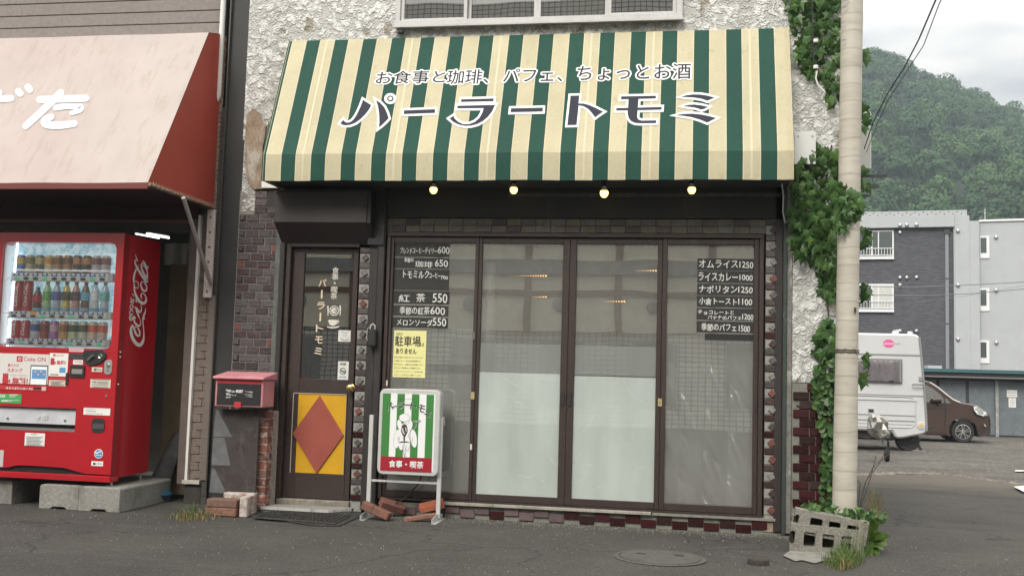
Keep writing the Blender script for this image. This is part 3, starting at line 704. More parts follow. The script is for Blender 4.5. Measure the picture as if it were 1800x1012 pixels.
# --- pilasters: horizontal tiles alternating with a diamond in a square cell
me_st = MB().box(-.052, .052, -.014, 0, -.022, .022).mesh('tile', m_tl, bevel=.003)
me_str = MB().box(-.052, .052, -.014, 0, -.022, .022).mesh('tile', m_tred, bevel=.003)
me_cell = MB().box(-.052, .052, -.006, 0, -.034, .034).mesh('cell', m_cell, bevel=.002)
dm = lambda mt, s: MB().prism([(0, s), (s, 0), (0, -s), (-s, 0)], 'y', -.014, 0).mesh('diamond_tile', mt, bevel=.003)
dmats = [dm(m_tgr, .032), dm(m_tor, .033), dm(m_tl, .031), dm(m_tgr, .028)]
def pilaster(xc, z1, z0, sw):
    bx('pilaster_back', m_cell, cafe, xc-sw/2, xc+sw/2, -.001, .05, 0, z1)
    z = z1-.02; k = 0; rr = random.Random(int(xc*100) % 97)
    s = sw/.104
    while z > z0:
        place('tile', me_str if (z < .72 and k % 2 == 0) or rr.random() < .12 else me_st, cafe, (xc, -.002, z), scale=(s, 1, 1)); z -= .022+.0395
        if z < z0: break
        c_ = place('cell', me_cell, cafe, (xc, -.001, z), scale=(s, 1, 1))
        place('diamond_tile', dmats[[1, 0, 2, 1, 3, 2, 1][k % 7] if z < .9 else [2, 0, 3, 1, 0, 2, 3][k % 7]], cafe, (xc+rr.uniform(-.006, .006), -.0075, z), rot=(0, rr.uniform(-.2, .3), 0)); z -= .0395+.022; k += 1
a = W(1358, 600, 0).x
pilaster(a, W(1358, 386, 0).z, .13, .108)
bx('broken_plaster', m_patch, cafe, a-.05, a+.05, -.012, -.002, .02, .13)
a2 = W(636, 620, 0).x
pilaster(a2, W(645, 436, 0).z, .10, .088)
# wooden posts round the pilasters, drawn with profile
def post(px_, py_, w0, w1, Y0_, Y1_, z0, z1, mt=wood, name='post', par=cafe, bev=.004):
    x = W(px_, py_, 0).x; return bx(name, mt, par, x+w0, x+w1, Y0_, Y1_, z0, z1, bevel=bev)
xw0 = W(680, 500, 0).x; zl = W(690, 412, 0).z
bx('post', darkwood, cafe, a2+.046, a2+.115, -.035, .05, .03, W(665, 432, 0).z, bevel=.004)
bx('post', darkwood, cafe, a2+.117, xw0-.012, -.055, .05, .02, W(665, 360, 0).z, bevel=.005)
xg = W(1372, 600, 0).x
bx('post', darkwood, cafe, xg-.045, xg+.012, -.02, .05, .02, W(1370, 330, 0).z, bevel=.004)
bx('drain_pipe_cover', M('old_green_paint', (.030, .040, .034), .6, grain=(20, .3), dirt=(10, (.30, .31, .29), .6, .62, .7)), cafe, xg+.012, xg+.042, -.045, .02, .0, ZT, bevel=.004)
bx('corner_trim', M('weathered_trim', (.16, .155, .14), .8, grain=(30, .3), dirt=(14, (.5, .5, .47), .6, .55, .65)), cafe, xg+.043, XB+.03, -.028, .02, .02, ZT-.02)

# ---- glazed front: outer frame and four sashes
PANES = [((695, 427), (824, 866)), ((850, 428), (980, 876.5)), ((1015, 429.5), (1149, 879.5)), ((1174, 430), (1321, 890))]
fr0, fr1 = W(683, 412, 0).x, W(1343, 430, 0).x
FZ1 = W(1000, 410, 0).z; 
front = thing('sliding_glass_front', 'four brown framed sliding glass doors across the cafe front with menus on the panes', 'glass door', ((fr0+fr1)/2, .03, ZS))
bx('header', wood, front, fr0, fr1, -.03, .1, FZ1-.035, FZ1, bevel=.004)
bx('jamb', wood, front, fr0, fr0+.03, -.03, .1, ZS, FZ1-.036, bevel=.004); bx('jamb', wood, front, fr1-.035, fr1, -.03, .1, ZS, FZ1-.036, bevel=.004)
bx('track', wood, front, fr0+.03, fr1-.035, -.028, .1, ZS, ZS+.018)
pw = []
for a, b in PANES:
    A = W(*a, 0.02); B = W(*b, 0.02); pw.append([A.x, B.x, B.z, A.z])
zp1 = sum(p[3] for p in pw)/4; zp0 = sum(p[2] for p in pw)/4
seams = [fr0+.031, (pw[0][1]+pw[1][0])/2, (pw[1][1]+pw[2][0])/2, (pw[2][1]+pw[3][0])/2, fr1-.036]
m_glass = glass('window_glass', .20, (.97, .98, .97), 0, .33, (.42, .425, .395))  # diffuse share is a milky veil mixed in to brighten the panes
for i in range(4):
    x0, x1 = seams[i]+(.001 if i else 0), seams[i+1]; p = pw[i]; ya, yb = ((-.012, .02) if i in (0, 3) else (-.006, .026))
    sash = bx('sash', wood, front, x0, p[0], ya, yb, ZS+.02, FZ1-.037, bevel=.003)
    bx('stile', wood, sash, p[1], x1, ya, yb, ZS+.02, FZ1-.037, bevel=.003)
    bx('top_rail', wood, sash, p[0]+.0005, p[1]-.0005, ya+.002, yb, zp1, FZ1-.037, bevel=.002); bx('bottom_rail', wood, sash, p[0]+.0005, p[1]-.0005, ya+.002, yb, ZS+.02, zp0, bevel=.002)
    MB().quad((p[0], .014, zp0), (p[1], .014, zp0), (p[1], .014, zp1), (p[0], .014, zp1)).obj('pane', m_glass, sash)
m_brass = M('pale_brass', (.62, .50, .26), .35, metal=.6, dirt=(40, (.2, .15, .1), .4, .5, .7))
def plate_px(name, px_, py_, w_, h_, mt, par=front, y=-.012): c_ = W(px_, py_, y); return bx(name, mt, par, c_.x-w_/2, c_.x+w_/2, y-.006, y, c_.z-h_/2, c_.z+h_/2, bevel=.001)
plate_px('latch_plate', 831, 695, .03, .058, m_brass); plate_px('latch_plate', 1160, 707, .03, .058, m_brass)
plate_px('keyhole', 1160, 707, .008, .008, black, y=-.0185)
plate_px('lock_tag', 828, 785, .016, .045, M('bone_plastic', (.6, .55, .45), .5)); plate_px('lock_tag', 680, 673, .014, .045, MATS['bone_plastic'])
for px_ in (989, 1001): plate_px('finger_pull', px_, 700, .022, .11, black, y=-.013)
plate_px('finger_pull', 1329, 714, .016, .10, black, y=-.014)
plate_px('lever_latch', 833, 590, .018, .06, M('worn_steel', (.2, .19, .18), .4, metal=.6), y=-.014)

# ---- inside the cafe
m_in = M('inner_wall', (.60, .59, .53), .85, grain=(3, .2)); m_infl = M('inner_floor', (.05, .045, .04), .6)
room = thing('cafe_interior', 'dim cafe room behind the glass front with pale walls', 'room', (-.9, 2, 0))
bx('floor', m_infl, room, XL+.2, XR-.2, .3, 3.4, 0.05, .10)
bx('back_wall', m_in, room, XL+.2, XR-.2, 3.0, 3.1, .1, 2.74)
bx('counter', M('counter_wood', (.09, .06, .04), .5), room, -2.2, .4, 2.0, 2.5, .1, 1.05)
m_film = glass('frosted_film', .19, (.9, .95, .93), .0, .93, (.50, .56, .53))
m_film2 = glass('painted_reflection', .04, (.95, .97, .96), .0, .38, (.46, .49, .47))
m_net = glass('net_curtain', .0, (.9, .9, .9), .5, .62, (.80, .81, .77))
m_plastic = glass('crumpled_plastic', .10, (.9, .9, .9), .16, .72, (.80, .82, .81))
def sheet(name, x0, x1, z0, z1, y, mt, amp=.0, par=room, n=26, seed=1, nw=8):
    r_ = np.random.default_rng(seed); mb = MB(); ph = r_.uniform(0, 6, (8, 3)); 
    for j in range(n+1):
        for i in range(n+1):
            u, v = i/n, j/n; d = 0
            for k in range(nw):
                fx_, fz_ = ph[k, 0]*2.2-5, ph[k, 1]*2.2-5; s = math.sin(fx_*u*2+fz_*v*2+ph[k, 2]); d += (1-abs(s))**2
            mb.v.append((x0+(x1-x0)*u, y+amp*d/3, z0+(z1-z0)*v))
    for j in range(n):
        for i in range(n): a_ = j*(n+1)+i; mb.f.append((a_, a_+1, a_+n+2, a_+n+1))
    return mb.obj(name, mt, par, smooth=True)
zf = W(900, 655, .05).z
for i in (1, 2):
    p = pw[i]; o = bx('frosting_film', m_film, front, p[0], p[1], .0118, .0124, zp0, zf+(.0 if i == 1 else -.01))
p = pw[0]; sheet('net_curtain', p[0]-.02, p[1]+.02, zp0, W(760, 655, .1).z, .10, m_net, .02, seed=4)
sheet('fogged_sheet', W(752, 600, .06).x, p[1]+.02, W(760, 640, .06).z, W(760, 577, .06).z, .05, m_film, .005)
p = pw[3]; sheet('plastic_sheet', p[0]-.02, p[1]+.02, zp0, W(1250, 640, .1).z, .035, m_plastic, .07, n=60, seed=14, nw=5)
sheet('net_curtain', p[0]-.02, p[1]+.02, zp0, W(1250, 590, .1).z, .13, m_net, .02, seed=8)
sc1 = [[(880, 661, .3), (905, 676, .9), (950, 700, .4)], [(897, 699, .3), (912, 707, .7), (926, 716, .3)], [(949, 664.5, 1), (976, 666, 1)], [(963, 798, .4), (970, 808, .8), (977, 818, .3)], [(888, 830, .8), (891, 835, .5)], [(905, 832, .3), (925, 838, .9), (940, 835, .4)], [(848, 855, .6), (852, 858, .6)], [(952, 846, 1), (957, 843, .5)]]
sc2 = [[(1095, 664, .3), (1105, 685, .9), (1112, 695, .9), (1137, 711, .3)], [(1017, 765, .3), (1035, 745, .7), (1048, 722, .3)], [(1006, 808, .4), (1015, 803, .8), (1022, 797, .3)], [(1098, 778, .9), (1110, 783, .5)], [(1080, 782, 1), (1079, 789, .7)], [(1030, 815, .6), (1040, 818, .9)], [(1120, 822, .6), (1132, 820, .9)], [(1019, 845, 1), (1024, 840, .5)], [(1048, 857, .8), (1056, 853, .5)], [(1060, 765, .8), (1063, 771, .5)]]
for sc_l in (sc1, sc2): tag(strokes([[(x_, y_, w__*.6) for x_, y_, w__ in q_] for q_ in sc_l], M('scratch_white', (.55, .59, .57), .6), front, lambda x, y: W(x, y, .0112), FRONT, 'scratches', d0=.0003, dd=.00001), kind='stuff')
for i in (1, 2):
    p = pw[i]; bx('painted_reflection', m_film2, front, p[0], p[1], .0118, .0124, zf+.001, W(900, 604, .05).z)  # milky strip stands in for the pale reflections above the film
# roll of bubble wrap standing behind the second pane
c_ = W(858, 650, .16); 
mb = MB().tube([(c_.x, .15, .1), (c_.x+.004, .15, 1.0), (c_.x-.002, .15, W(858, 462, .15).z)], [.062, .058, .045], 18)
tag(top_origin(mb.obj('bubble_wrap_roll', M('bubble_wrap', (.62, .64, .62), .35, bump=(90, 1.0), grain=(60, .15)), smooth=True)), 'tall roll of white bubble wrap standing inside the second glass pane', 'roll')
# warm lamps burning inside
m_warm = M('warm_lamp', (1, .6, .3), emit=((1, .50, .16), 1.8))
me_wb = MB().lathe([(.002, -.006), (.0055, 0), (.002, .006)], (0, 0, 0), 6).mesh('bulb', m_warm)
for i, (pxa, pxb, py_, yy, where) in enumerate([(908, 962, 483, .9, 'behind the second pane, upper of the two'), (935, 962, 520, .9, 'behind the second pane, lower of the two'), (1062, 1100, 528, .9, 'behind the third pane, lower of the two'), (1118, 1160, 474, .9, 'behind the third pane, upper right')]):
    A = W(pxa, py_, yy); B = W(pxb, py_, yy); tt = thing('string_light', 'small warm orange string light glowing '+where, 'lamp', (A.x, yy, A.z), group='warm lamps inside the cafe')
    MB().tube([A, B], .0025, 5).obj('wire', black, tt)
    nb = max(3, int((B.x-A.x)/.022))
    for k in range(nb): 
        q_ = A.lerp(B, (k+.5)/nb); place('bulb', me_wb, tt, q_+Vector((0, 0, -.008)), scale=[.5+1.0*k/nb]*3)
# ---- menu strips inside the first and last pane, white handwriting on them
m_board = M('menu_board', (.016, .016, .016), .6)
m_board2 = M('thin_menu_board', (.03, .032, .03), .6, alpha=.5)
def menu(label, boards, lines, Yb, group, bd=None):
    mbd = m_board2 if bd is None else m_board; bd = bd or .0003
    for i, (b_, ln_) in enumerate(zip(boards, lines)):
        A = W(b_[0], b_[1], Yb); B = W(b_[2], b_[3], Yb)
        t = thing('menu_strip', label % ln_[0], 'menu', ((A.x+B.x)/2, Yb, B.z), group=group)
        bx('board', mbd, t, A.x, B.x, Yb+bd, Yb+bd+.001, B.z, A.z)
        for tx in ln_[1]:
            tpx(tx[0], chalk, t, *tx[1:5], Yb, d=.0015, ring=.0007, nring=4, jitter=.003)
Y_M = .0125
menu('dark menu strip in the left pane reading %s', [(694, 428, 790, 452), (693, 453, 789, 472), (693, 473, 789, 510), (692, 511, 790, 535), (691, 536, 788, 556), (690, 557, 787, 577)],
 [('blend coffee 600', [('ブレンドコーヒーデイリー', 704, 435, 768, 446), ('600', 770, 434, 790, 446)]),
  ('seasonal coffee 650', [('季節の', 711, 453, 727, 461), ('珈琲', 730, 459, 760, 470), ('650', 765, 457, 787, 469)]),
  ('milk coffee 700', [('トモミルク', 709, 475, 754, 489), ('コーヒー', 755, 480, 774, 489), ('700', 775, 485, 787, 491)]),
  ('tea 550', [('紅', 701, 518, 720, 531), ('茶', 732, 516, 747, 531), ('550', 761, 516, 786, 532)]),
  ('seasonal tea 600', [('季節の紅茶', 703, 539, 755, 553), ('600', 757, 540, 782, 553)]),
  ('melon soda 550', [('メロンソーダ', 698, 560, 760, 573), ('550', 761, 559, 784, 573)])], Y_M-.001, 'menu strips in the left pane')
menu('dark menu strip in the right pane reading %s', [(1226, 454, 1325, 475.5), (1226, 475.7, 1325, 497.7), (1225.5, 498, 1325, 519.5), (1225, 519.8, 1324, 540.8), (1224.5, 541, 1325, 563.5), (1224.5, 563.8, 1324.5, 585.5)],
 [('omelette rice 1250', [('オムライス', 1229, 457, 1297, 471), ('1250', 1300, 460, 1324, 471)]),
  ('curry rice 1000', [('ライスカレー', 1228, 479, 1297, 494), ('1000', 1300, 483, 1323, 493)]),
  ('napolitan 1250', [('ナポリタン', 1229, 501, 1296, 515), ('1250', 1298, 504, 1323, 515)]),
  ('bean paste toast 1100', [('小倉トースト', 1229, 523, 1295, 536), ('1100', 1298, 525, 1322, 536)]),
  ('chocolate banana parfait 1200', [('チョコレートと', 1227, 545, 1290, 553), ('バナナのパフェ', 1244, 554, 1303, 562), ('1200', 1305, 552, 1324, 562)]),
  ('seasonal parfait 1500', [('季節のパフェ', 1233, 568, 1294, 582), ('1500', 1299, 572, 1318, 583)])], Y_M-.001, 'menu strips in the right pane', .0003)
A, B = W(1239, 586, .012), W(1324, 599, .012)
tag(top_origin(bx('menu_strip', M('black_board', (.012, .012, .012), .7), None, A.x, B.x, .011, .013, B.z, A.z)), 'blank black strip at the bottom of the right pane menus', 'menu')
# yellow notice: no parking
Yn = .011
m_yel = M('yellow_paper', (.68, .66, .30), .8, grain=(3, .06), bump=(12, .2))
A, B = W(693, 580, Yn), W(747, 664, Yn)
t = thing('parking_notice', 'pale yellow handwritten no parking notice taped inside the left pane', 'notice', ((A.x+B.x)/2, Yn, B.z))
bx('paper', m_yel, t, A.x, B.x, Yn, Yn+.0008, B.z, A.z)
tpx('当店の', ink, t, 697, 584, 708, 589, Yn, d=.001); tpx('駐車場', ink, t, 695, 590, 739, 609, Yn, d=.001, ring=.0011, nring=4); tpx('は', ink, t, 739, 602, 746, 609, Yn, d=.001)
tpx('ありません', ink, t, 696, 612, 732, 622, Yn, d=.001, ring=.0011, nring=4)
for i, s_ in enumerate(['お車でお越しの方はコインパーキングを', 'ご利用下さい。店の前は駐車場では', 'ありません。近隣の方の迷惑になり', 'ますので駐車はご遠慮下さい', 'しないでください。お店の前', 'なるべくお早めにお願いします']):
    tpx(s_, ink, t, 693, 626+i*6.2, 743-(i % 2)*3, 630+i*6.2, Yn, d=.001)

# ------------------------------------------------------------------ entrance door
DY = .03
def dz(px_, py_): return W(px_, py_, DY).z
dx0 = W(506, 660, DY).x; dx1 = W(622, 660, DY).x; dz1 = dz(560, 436); dz0 = dz(555, 876)
door = thing('entrance_door', 'brown wooden entrance door with a glazed top and yellow panel with a red diamond', 'door', ((dx0+dx1)/2, DY, dz0))
bx('frame', darkwood, door, dx0-.085, dx0-.045, -.05, .08, .02, dz1+.035, bevel=.004)
bx('frame', wood, door, dx0-.044, dx0-.003, -.02, .08, .02, dz1+.035, bevel=.004)
bx('frame', darkwood, door, dx0-.002, dx1+.02, -.02, .08, dz1+.003, dz1+.04, bevel=.004)
g = [W(531, 446, DY).x, W(617, 560, DY).x, dz(567, 666), dz(580, 446)]
pn = [W(514, 760, DY).x, W(606, 760, DY).x, dz(556, 832), dz(564, 692)]
gx0, gx1 = (W(539, 445, DY).x+W(523.6, 663.5, DY).x)/2, (W(623, 447, DY).x+W(612, 668, DY).x)/2
bx('stile', wood, door, dx0, gx0, DY, DY+.035, dz0, dz1, bevel=.003); bx('stile', wood, door, gx1, dx1, DY, DY+.035, dz0, dz1, bevel=.003)
bx('top_rail', wood, door, gx0+.0005, gx1-.0005, DY+.001, DY+.034, g[3], dz1, bevel=.002)
bx('lock_rail', wood, door, gx0+.0005, gx1-.0005, DY+.001, DY+.034, pn[3], g[2], bevel=.002)
bx('bottom_rail', wood, door, gx0+.0005, gx1-.0005, DY+.001, DY+.034, dz0, pn[2], bevel=.002)
bx('panel_backing', wood, door, gx0+.0005, gx1-.0005, DY+.010, DY+.03, pn[2]+.0005, pn[3]-.0005)
px0_, px1_ = pn[0], pn[1]
m_yp = M('yellow_paint', (.55, .30, .012), .42, grain=(5, .1), dirt=(12, (.12, .07, .02), .6, .66, .8))
bx('yellow_panel', m_yp, door, px0_, px1_, DY+.002, DY+.0095, pn[2]+.002, pn[3]-.002, bevel=.001)
for nm, q in (('edge_strip', (px0_-.007, px0_-.001, pn[2], pn[3])), ('edge_strip', (px0_, px1_, pn[3]-.0015, pn[3]+.004)), ('edge_strip', (px1_+.001, px1_+.004, pn[2], pn[3]))):
    bx(nm, M('cream_strip', (.42, .38, .30), .7), door, q[0], q[1], DY-.004, DY+.0005, q[2], q[3])
dpt = [W(564.6, 695, DY), W(606, 764.7, DY), W(557, 831, DY), W(517, 762, DY)]
cxm = (dpt[0].x+dpt[2].x)/2; hw = (dpt[1].x-dpt[3].x)/2; hz = (dpt[0].z-dpt[2].z)/2; czm = (dpt[0].z+dpt[2].z)/2
cxm = (px0_+px1_)/2
MB().prism([(cxm, czm+hz), (cxm+hw, czm), (cxm, czm-hz), (cxm-hw, czm)], 'y', DY-.012, DY+.0015).obj('red_diamond', M('brick_red_paint', (.28, .065, .045), .5, grain=(6, .1), dirt=(9, (.16, .05, .035), .4, .6, .8)), door, bevel=.001)
m_dglass = glass('door_glass', .24, (.6, .62, .6), 0, .03, (.3, .3, .3))
pane = MB().quad((gx0, DY+.016, g[2]), (gx1, DY+.016, g[2]), (gx1, DY+.016, g[3]), (gx0, DY+.016, g[3])).obj('glass', m_dglass, door)
m_gold = M('brass', (.62, .45, .17), .25, metal=1, grain=(60, .2))
kc = W(615.3, 682, DY-.05)
kn = MB().lathe([(.012, DY-.001), (.030, DY-.004), (.030, DY-.008), (.010, DY-.014), (.010, DY-.035), (.024, DY-.042), (.030, DY-.056), (.026, DY-.068), (.012, DY-.074)], (kc.x, 0, kc.z), 20, 'y').obj('door_knob', m_gold, door, smooth=True)
# writing on the door glass
m_gw = M('door_lettering', (.62, .60, .54), .6)
m_gw2 = M('gilt_lettering', (.62, .52, .38), .6)
YT = DY+.0155
def vert(chars, cx0_, cy0_, cx1_, cy1_, s, mt, off):
    n = len(chars)
    for i, ch in enumerate(chars):
        f = i/(n-1); x = cx0_+(cx1_-cx0_)*f; y = cy0_+(cy1_-cy0_)*f
        if ch == 'ー':
            A = W(x, y, YT); bx('lettering', mt, door, A.x-.007, A.x+.007, YT-.002, YT-.001, A.z-.035, A.z+.035); continue
        if ch == '・': tpx(ch, mt, door, x-1.6, y-1.6, x+1.6, y+1.6, YT, offset=off); continue
        tpx(ch, mt, door, x-s, y-s, x+s, y+s, YT, ring=off*.05, nring=5)
vert('パーラートモミ', 567, 497, 559.5, 617, 6.3, m_gw2, .03)
vert('食事・喫茶', 590, 475, 587, 520, 5.6, m_gw, .012)
prd = lambda x, y: W(x, y, YT)
def ring(cx_, cy_, rx, ry, w_, n=20): return [(cx_+rx*math.cos(2*math.pi*k/n), cy_+ry*math.sin(2*math.pi*k/n), w_) for k in range(n+1)]
strokes([ring(587.5, 546, 7.6, 7.9, 1.6), ring(587.5, 546, 2.6, 2.7, 5.2), [(576.5, 538, 2.2), (577, 545, 2.2), (576.6, 554, 1.2)], [(598, 538, 2.8), (598.3, 545, 2.4), (597.8, 554, 1.2)],
         [(579, 564, 4.5), (585, 565, 6.5), (592, 564.5, 4.5)], [(580.5, 568, 4), (585.5, 570, 5), (590, 568, 4)], [(592.5, 563.5, 1.2), (595.5, 563.2, 1.2), (595.3, 566.5, 1.2), (592, 568.8, 1.2)], [(576, 574.5, 2.0), (586, 575.7, 2.6), (596, 573.8, 2.0)]], m_gw, door, prd, FRONT, 'plate_and_cup_symbol')
# stickers
m_pap = M('sticker_paper', (.60, .60, .57), .6, grain=(20, .08))
def sticker(name, lab, cat, x0, y0, x1, y1, Y, mt=m_pap, parent=None):
    A, B = W(x0, y0, Y), W(x1, y1, Y)
    if parent is None:
        t = thing(name, lab, cat, ((A.x+B.x)/2, Y, B.z)); bx('paper', mt, t, A.x, B.x, Y-.0006, Y, B.z, A.z); return t
    return bx(name, mt, parent, A.x, B.x, Y-.0006, Y, B.z, A.z)
m_pgrey = M('grey_print', (.20, .2, .2), .7); m_pblue = M('blue_print', (.08, .2, .4), .6)
t = sticker('paper_notice', 'small white paper notice stuck on the door glass below the cup symbol', 'sticker', 595, 580, 616, 600.5, YT-.003)
strokes([[(600, 583, .8), (606, 585, 1), (612, 583, .8)], [(599, 595, 1.2), (606, 598, .8), (613, 596, 1.2)], [(602, 589, .6), (610, 590, .6)]], m_pgrey, t, lambda x, y: W(x, y, YT-.004), FRONT, 'print')
t = sticker('no_smoking_sticker', 'white no smoking sticker on the lower corner of the door glass', 'sticker', 594.5, 634.5, 612, 668, YT-.003)
pj = lambda x, y: W(x, y, YT-.004)
strokes([ring(602.7, 652, 5, 5.4, 1), [(599, 648, .9), (606.5, 656, .9)], [(600, 652.5, 1.6), (606, 652.5, 1.6)]], ink, t, pj, FRONT, 'no_smoking_symbol')
tpx('禁煙', ink, t, 598, 637, 608, 642, YT-.004); strokes([[(597.5, 662, 1.5), (601, 662, 1.5)], [(603.5, 662.5, 1.5), (608, 662.5, 1.5)]], m_pblue, t, pj, FRONT, 'print')
# threshold stone and step
bx('threshold', M('threshold_stone', (.19, .17, .14), .9, grain=(30, .3), dirt=(9, (.4, .37, .3), .5, .5, .65), bump=(50, .6)), cafe, dx0-.03, dx1+.02, -.03, .1, .0, dz0-.005, bevel=.006)
A = W(477, 888, -.10); 
st = thing('door_step', 'low stone doorstep with a worn silver front edge below the entrance door', 'step', ((dx0+dx1)/2, -.15, 0))
sx0, sx1 = dx0-.10, dx1+.07
MB().prism([(sx0, -.05), (sx0, -.22), (sx0+.05, -.27), (sx1-.13, -.27), (sx1, -.12), (sx1, -.05)], 'z', .0, .045).obj('slab', conc, st, bevel=.003)
MB().prism([(sx0, -.222), (sx0+.05, -.273), (sx1-.13, -.273), (sx1, -.122), (sx1+.006, -.124), (sx1-.127, -.281), (sx0+.048, -.281), (sx0-.004, -.226)], 'z', .028, .050).obj('edge_trim', M('worn_silver_trim', (.50, .50, .48), .4, metal=.3, dirt=(14, (.12, .11, .1), .7, .5, .65)), st)
# rubber mats
m_rub = M('black_rubber', (.022, .022, .022), .65, grain=(30, .4), dirt=(7, (.07, .068, .06), .5, .5, .7), bump=(60, .4))
def gp(px_, py_): h = WZ(px_, py_); return (h.x, h.y)
mp1 = [gp(425, 906), gp(470, 893), gp(633, 897), gp(641, 905), gp(598, 925), gp(550, 924)]
tag(top_origin(MB().prism(mp1, 'z', .002, .010).obj('flat_rubber_mat', m_rub, bevel=.002)), 'thin flat black rubber mat lying under the ribbed mat at the door', 'mat')
c4 = [Vector((*gp(443, 913), 0)), Vector((*gp(486, 897), 0)), Vector((*gp(617, 909), 0)), Vector((*gp(588, 924), 0))]
t = thing('ribbed_door_mat', 'ribbed black rubber door mat with raised bars lying before the entrance door', 'mat', tuple(sum(c4, Vector())/4))
q = [c4[0]+Vector((0, 0, .012)), c4[3]+Vector((0, 0, .012)), c4[2]+Vector((0, 0, .012)), c4[1]+Vector((0, 0, .012))]
MB().prism([(v.x, v.y) for v in q], 'z', .0115, .018).obj('mat_base', m_rub, t, bevel=.002)
mb = MB()
for i in range(1, 20):
    for j in range(1, 5):
        f0, f1 = (i-.33)/20, (i+.33)/20; g0, g1 = (j-.42)/5, (j+.42)/5
        def bl(u, v): return q[0].lerp(q[1], u).lerp(q[3].lerp(q[2], u), v)
        mb.prism([(bl(f0, g0).x, bl(f0, g0).y), (bl(f1, g0).x, bl(f1, g0).y), (bl(f1, g1).x, bl(f1, g1).y), (bl(f0, g1).x, bl(f0, g1).y)], 'z', .018, .026)
mb.obj('raised_bars', m_rub, t, kind='stuff')
# hood over the door
hx0, hx1 = W(483, 360, -.2).x, W(645, 360, -.2).x; hz1, hz0 = W(560, 337, -.2).z, W(560, 390.5, -.2).z; hzr = W(600, 431, 0).z
hd = thing('door_hood', 'dark brown box hood with a sloping underside above the entrance door', 'hood', ((hx0+hx1)/2, 0, hzr))
mhood = M('hood_paint', (.036, .030, .029), .55, grain=(4, .2), dirt=(7, (.06, .055, .05), .4, .5, .7))
MB().prism([(-.2, hz1), (-.2, hz0), (-.01, hzr), (-.01, hz1)], 'x', hx0, hx1).obj('box', mhood, hd, bevel=.003)
bx('top_lip', darkwood, hd, hx0-.005, hx1+.005, -.206, -.19, hz1-.012, hz1+.008)
MB().prism([(-.19, hz1), (-.19, hz0-.002), (-.01, hzr-.002), (-.01, hz1)], 'x', hx1+.001, hx1+.03).obj('side_cheek', black, hd)
# key box hanging between door and windows
A = W(656, 593, -.06)
kb = thing('key_box', 'small black key lock box hanging on the post beside the entrance door', 'key box', (A.x, -.06, A.z))
mkb = M('key_box_plastic', (.018, .018, .018), .45, dirt=(30, (.06, .055, .05), .4, .5, .7))
bx('body', mkb, kb, A.x-.034, A.x+.034, -.115, -.058, A.z-.072, A.z+.065, bevel=.008)
for k in range(6): bx('button', M('button_grey', (.05, .05, .05), .4), kb, A.x-.022, A.x+.022, -.119, -.1145, A.z-.045+k*.016, A.z-.037+k*.016)
MB().tube([(A.x-.02, -.085, A.z+.06), (A.x-.018, -.085, A.z+.095), (A.x, -.085, A.z+.108), (A.x+.018, -.085, A.z+.095), (A.x+.02, -.085, A.z+.06)], .005, 6).obj('shackle', M('cord_white', (.5, .48, .42), .7), kb)
MB().tube([(A.x+.01, -.118, A.z+.1), (A.x-.03, -.12, A.z+.07), (A.x-.035, -.12, A.z-.0), (A.x-.028, -.12, A.z-.03)], .002, 5).obj('string', MATS['cord_white'], kb)

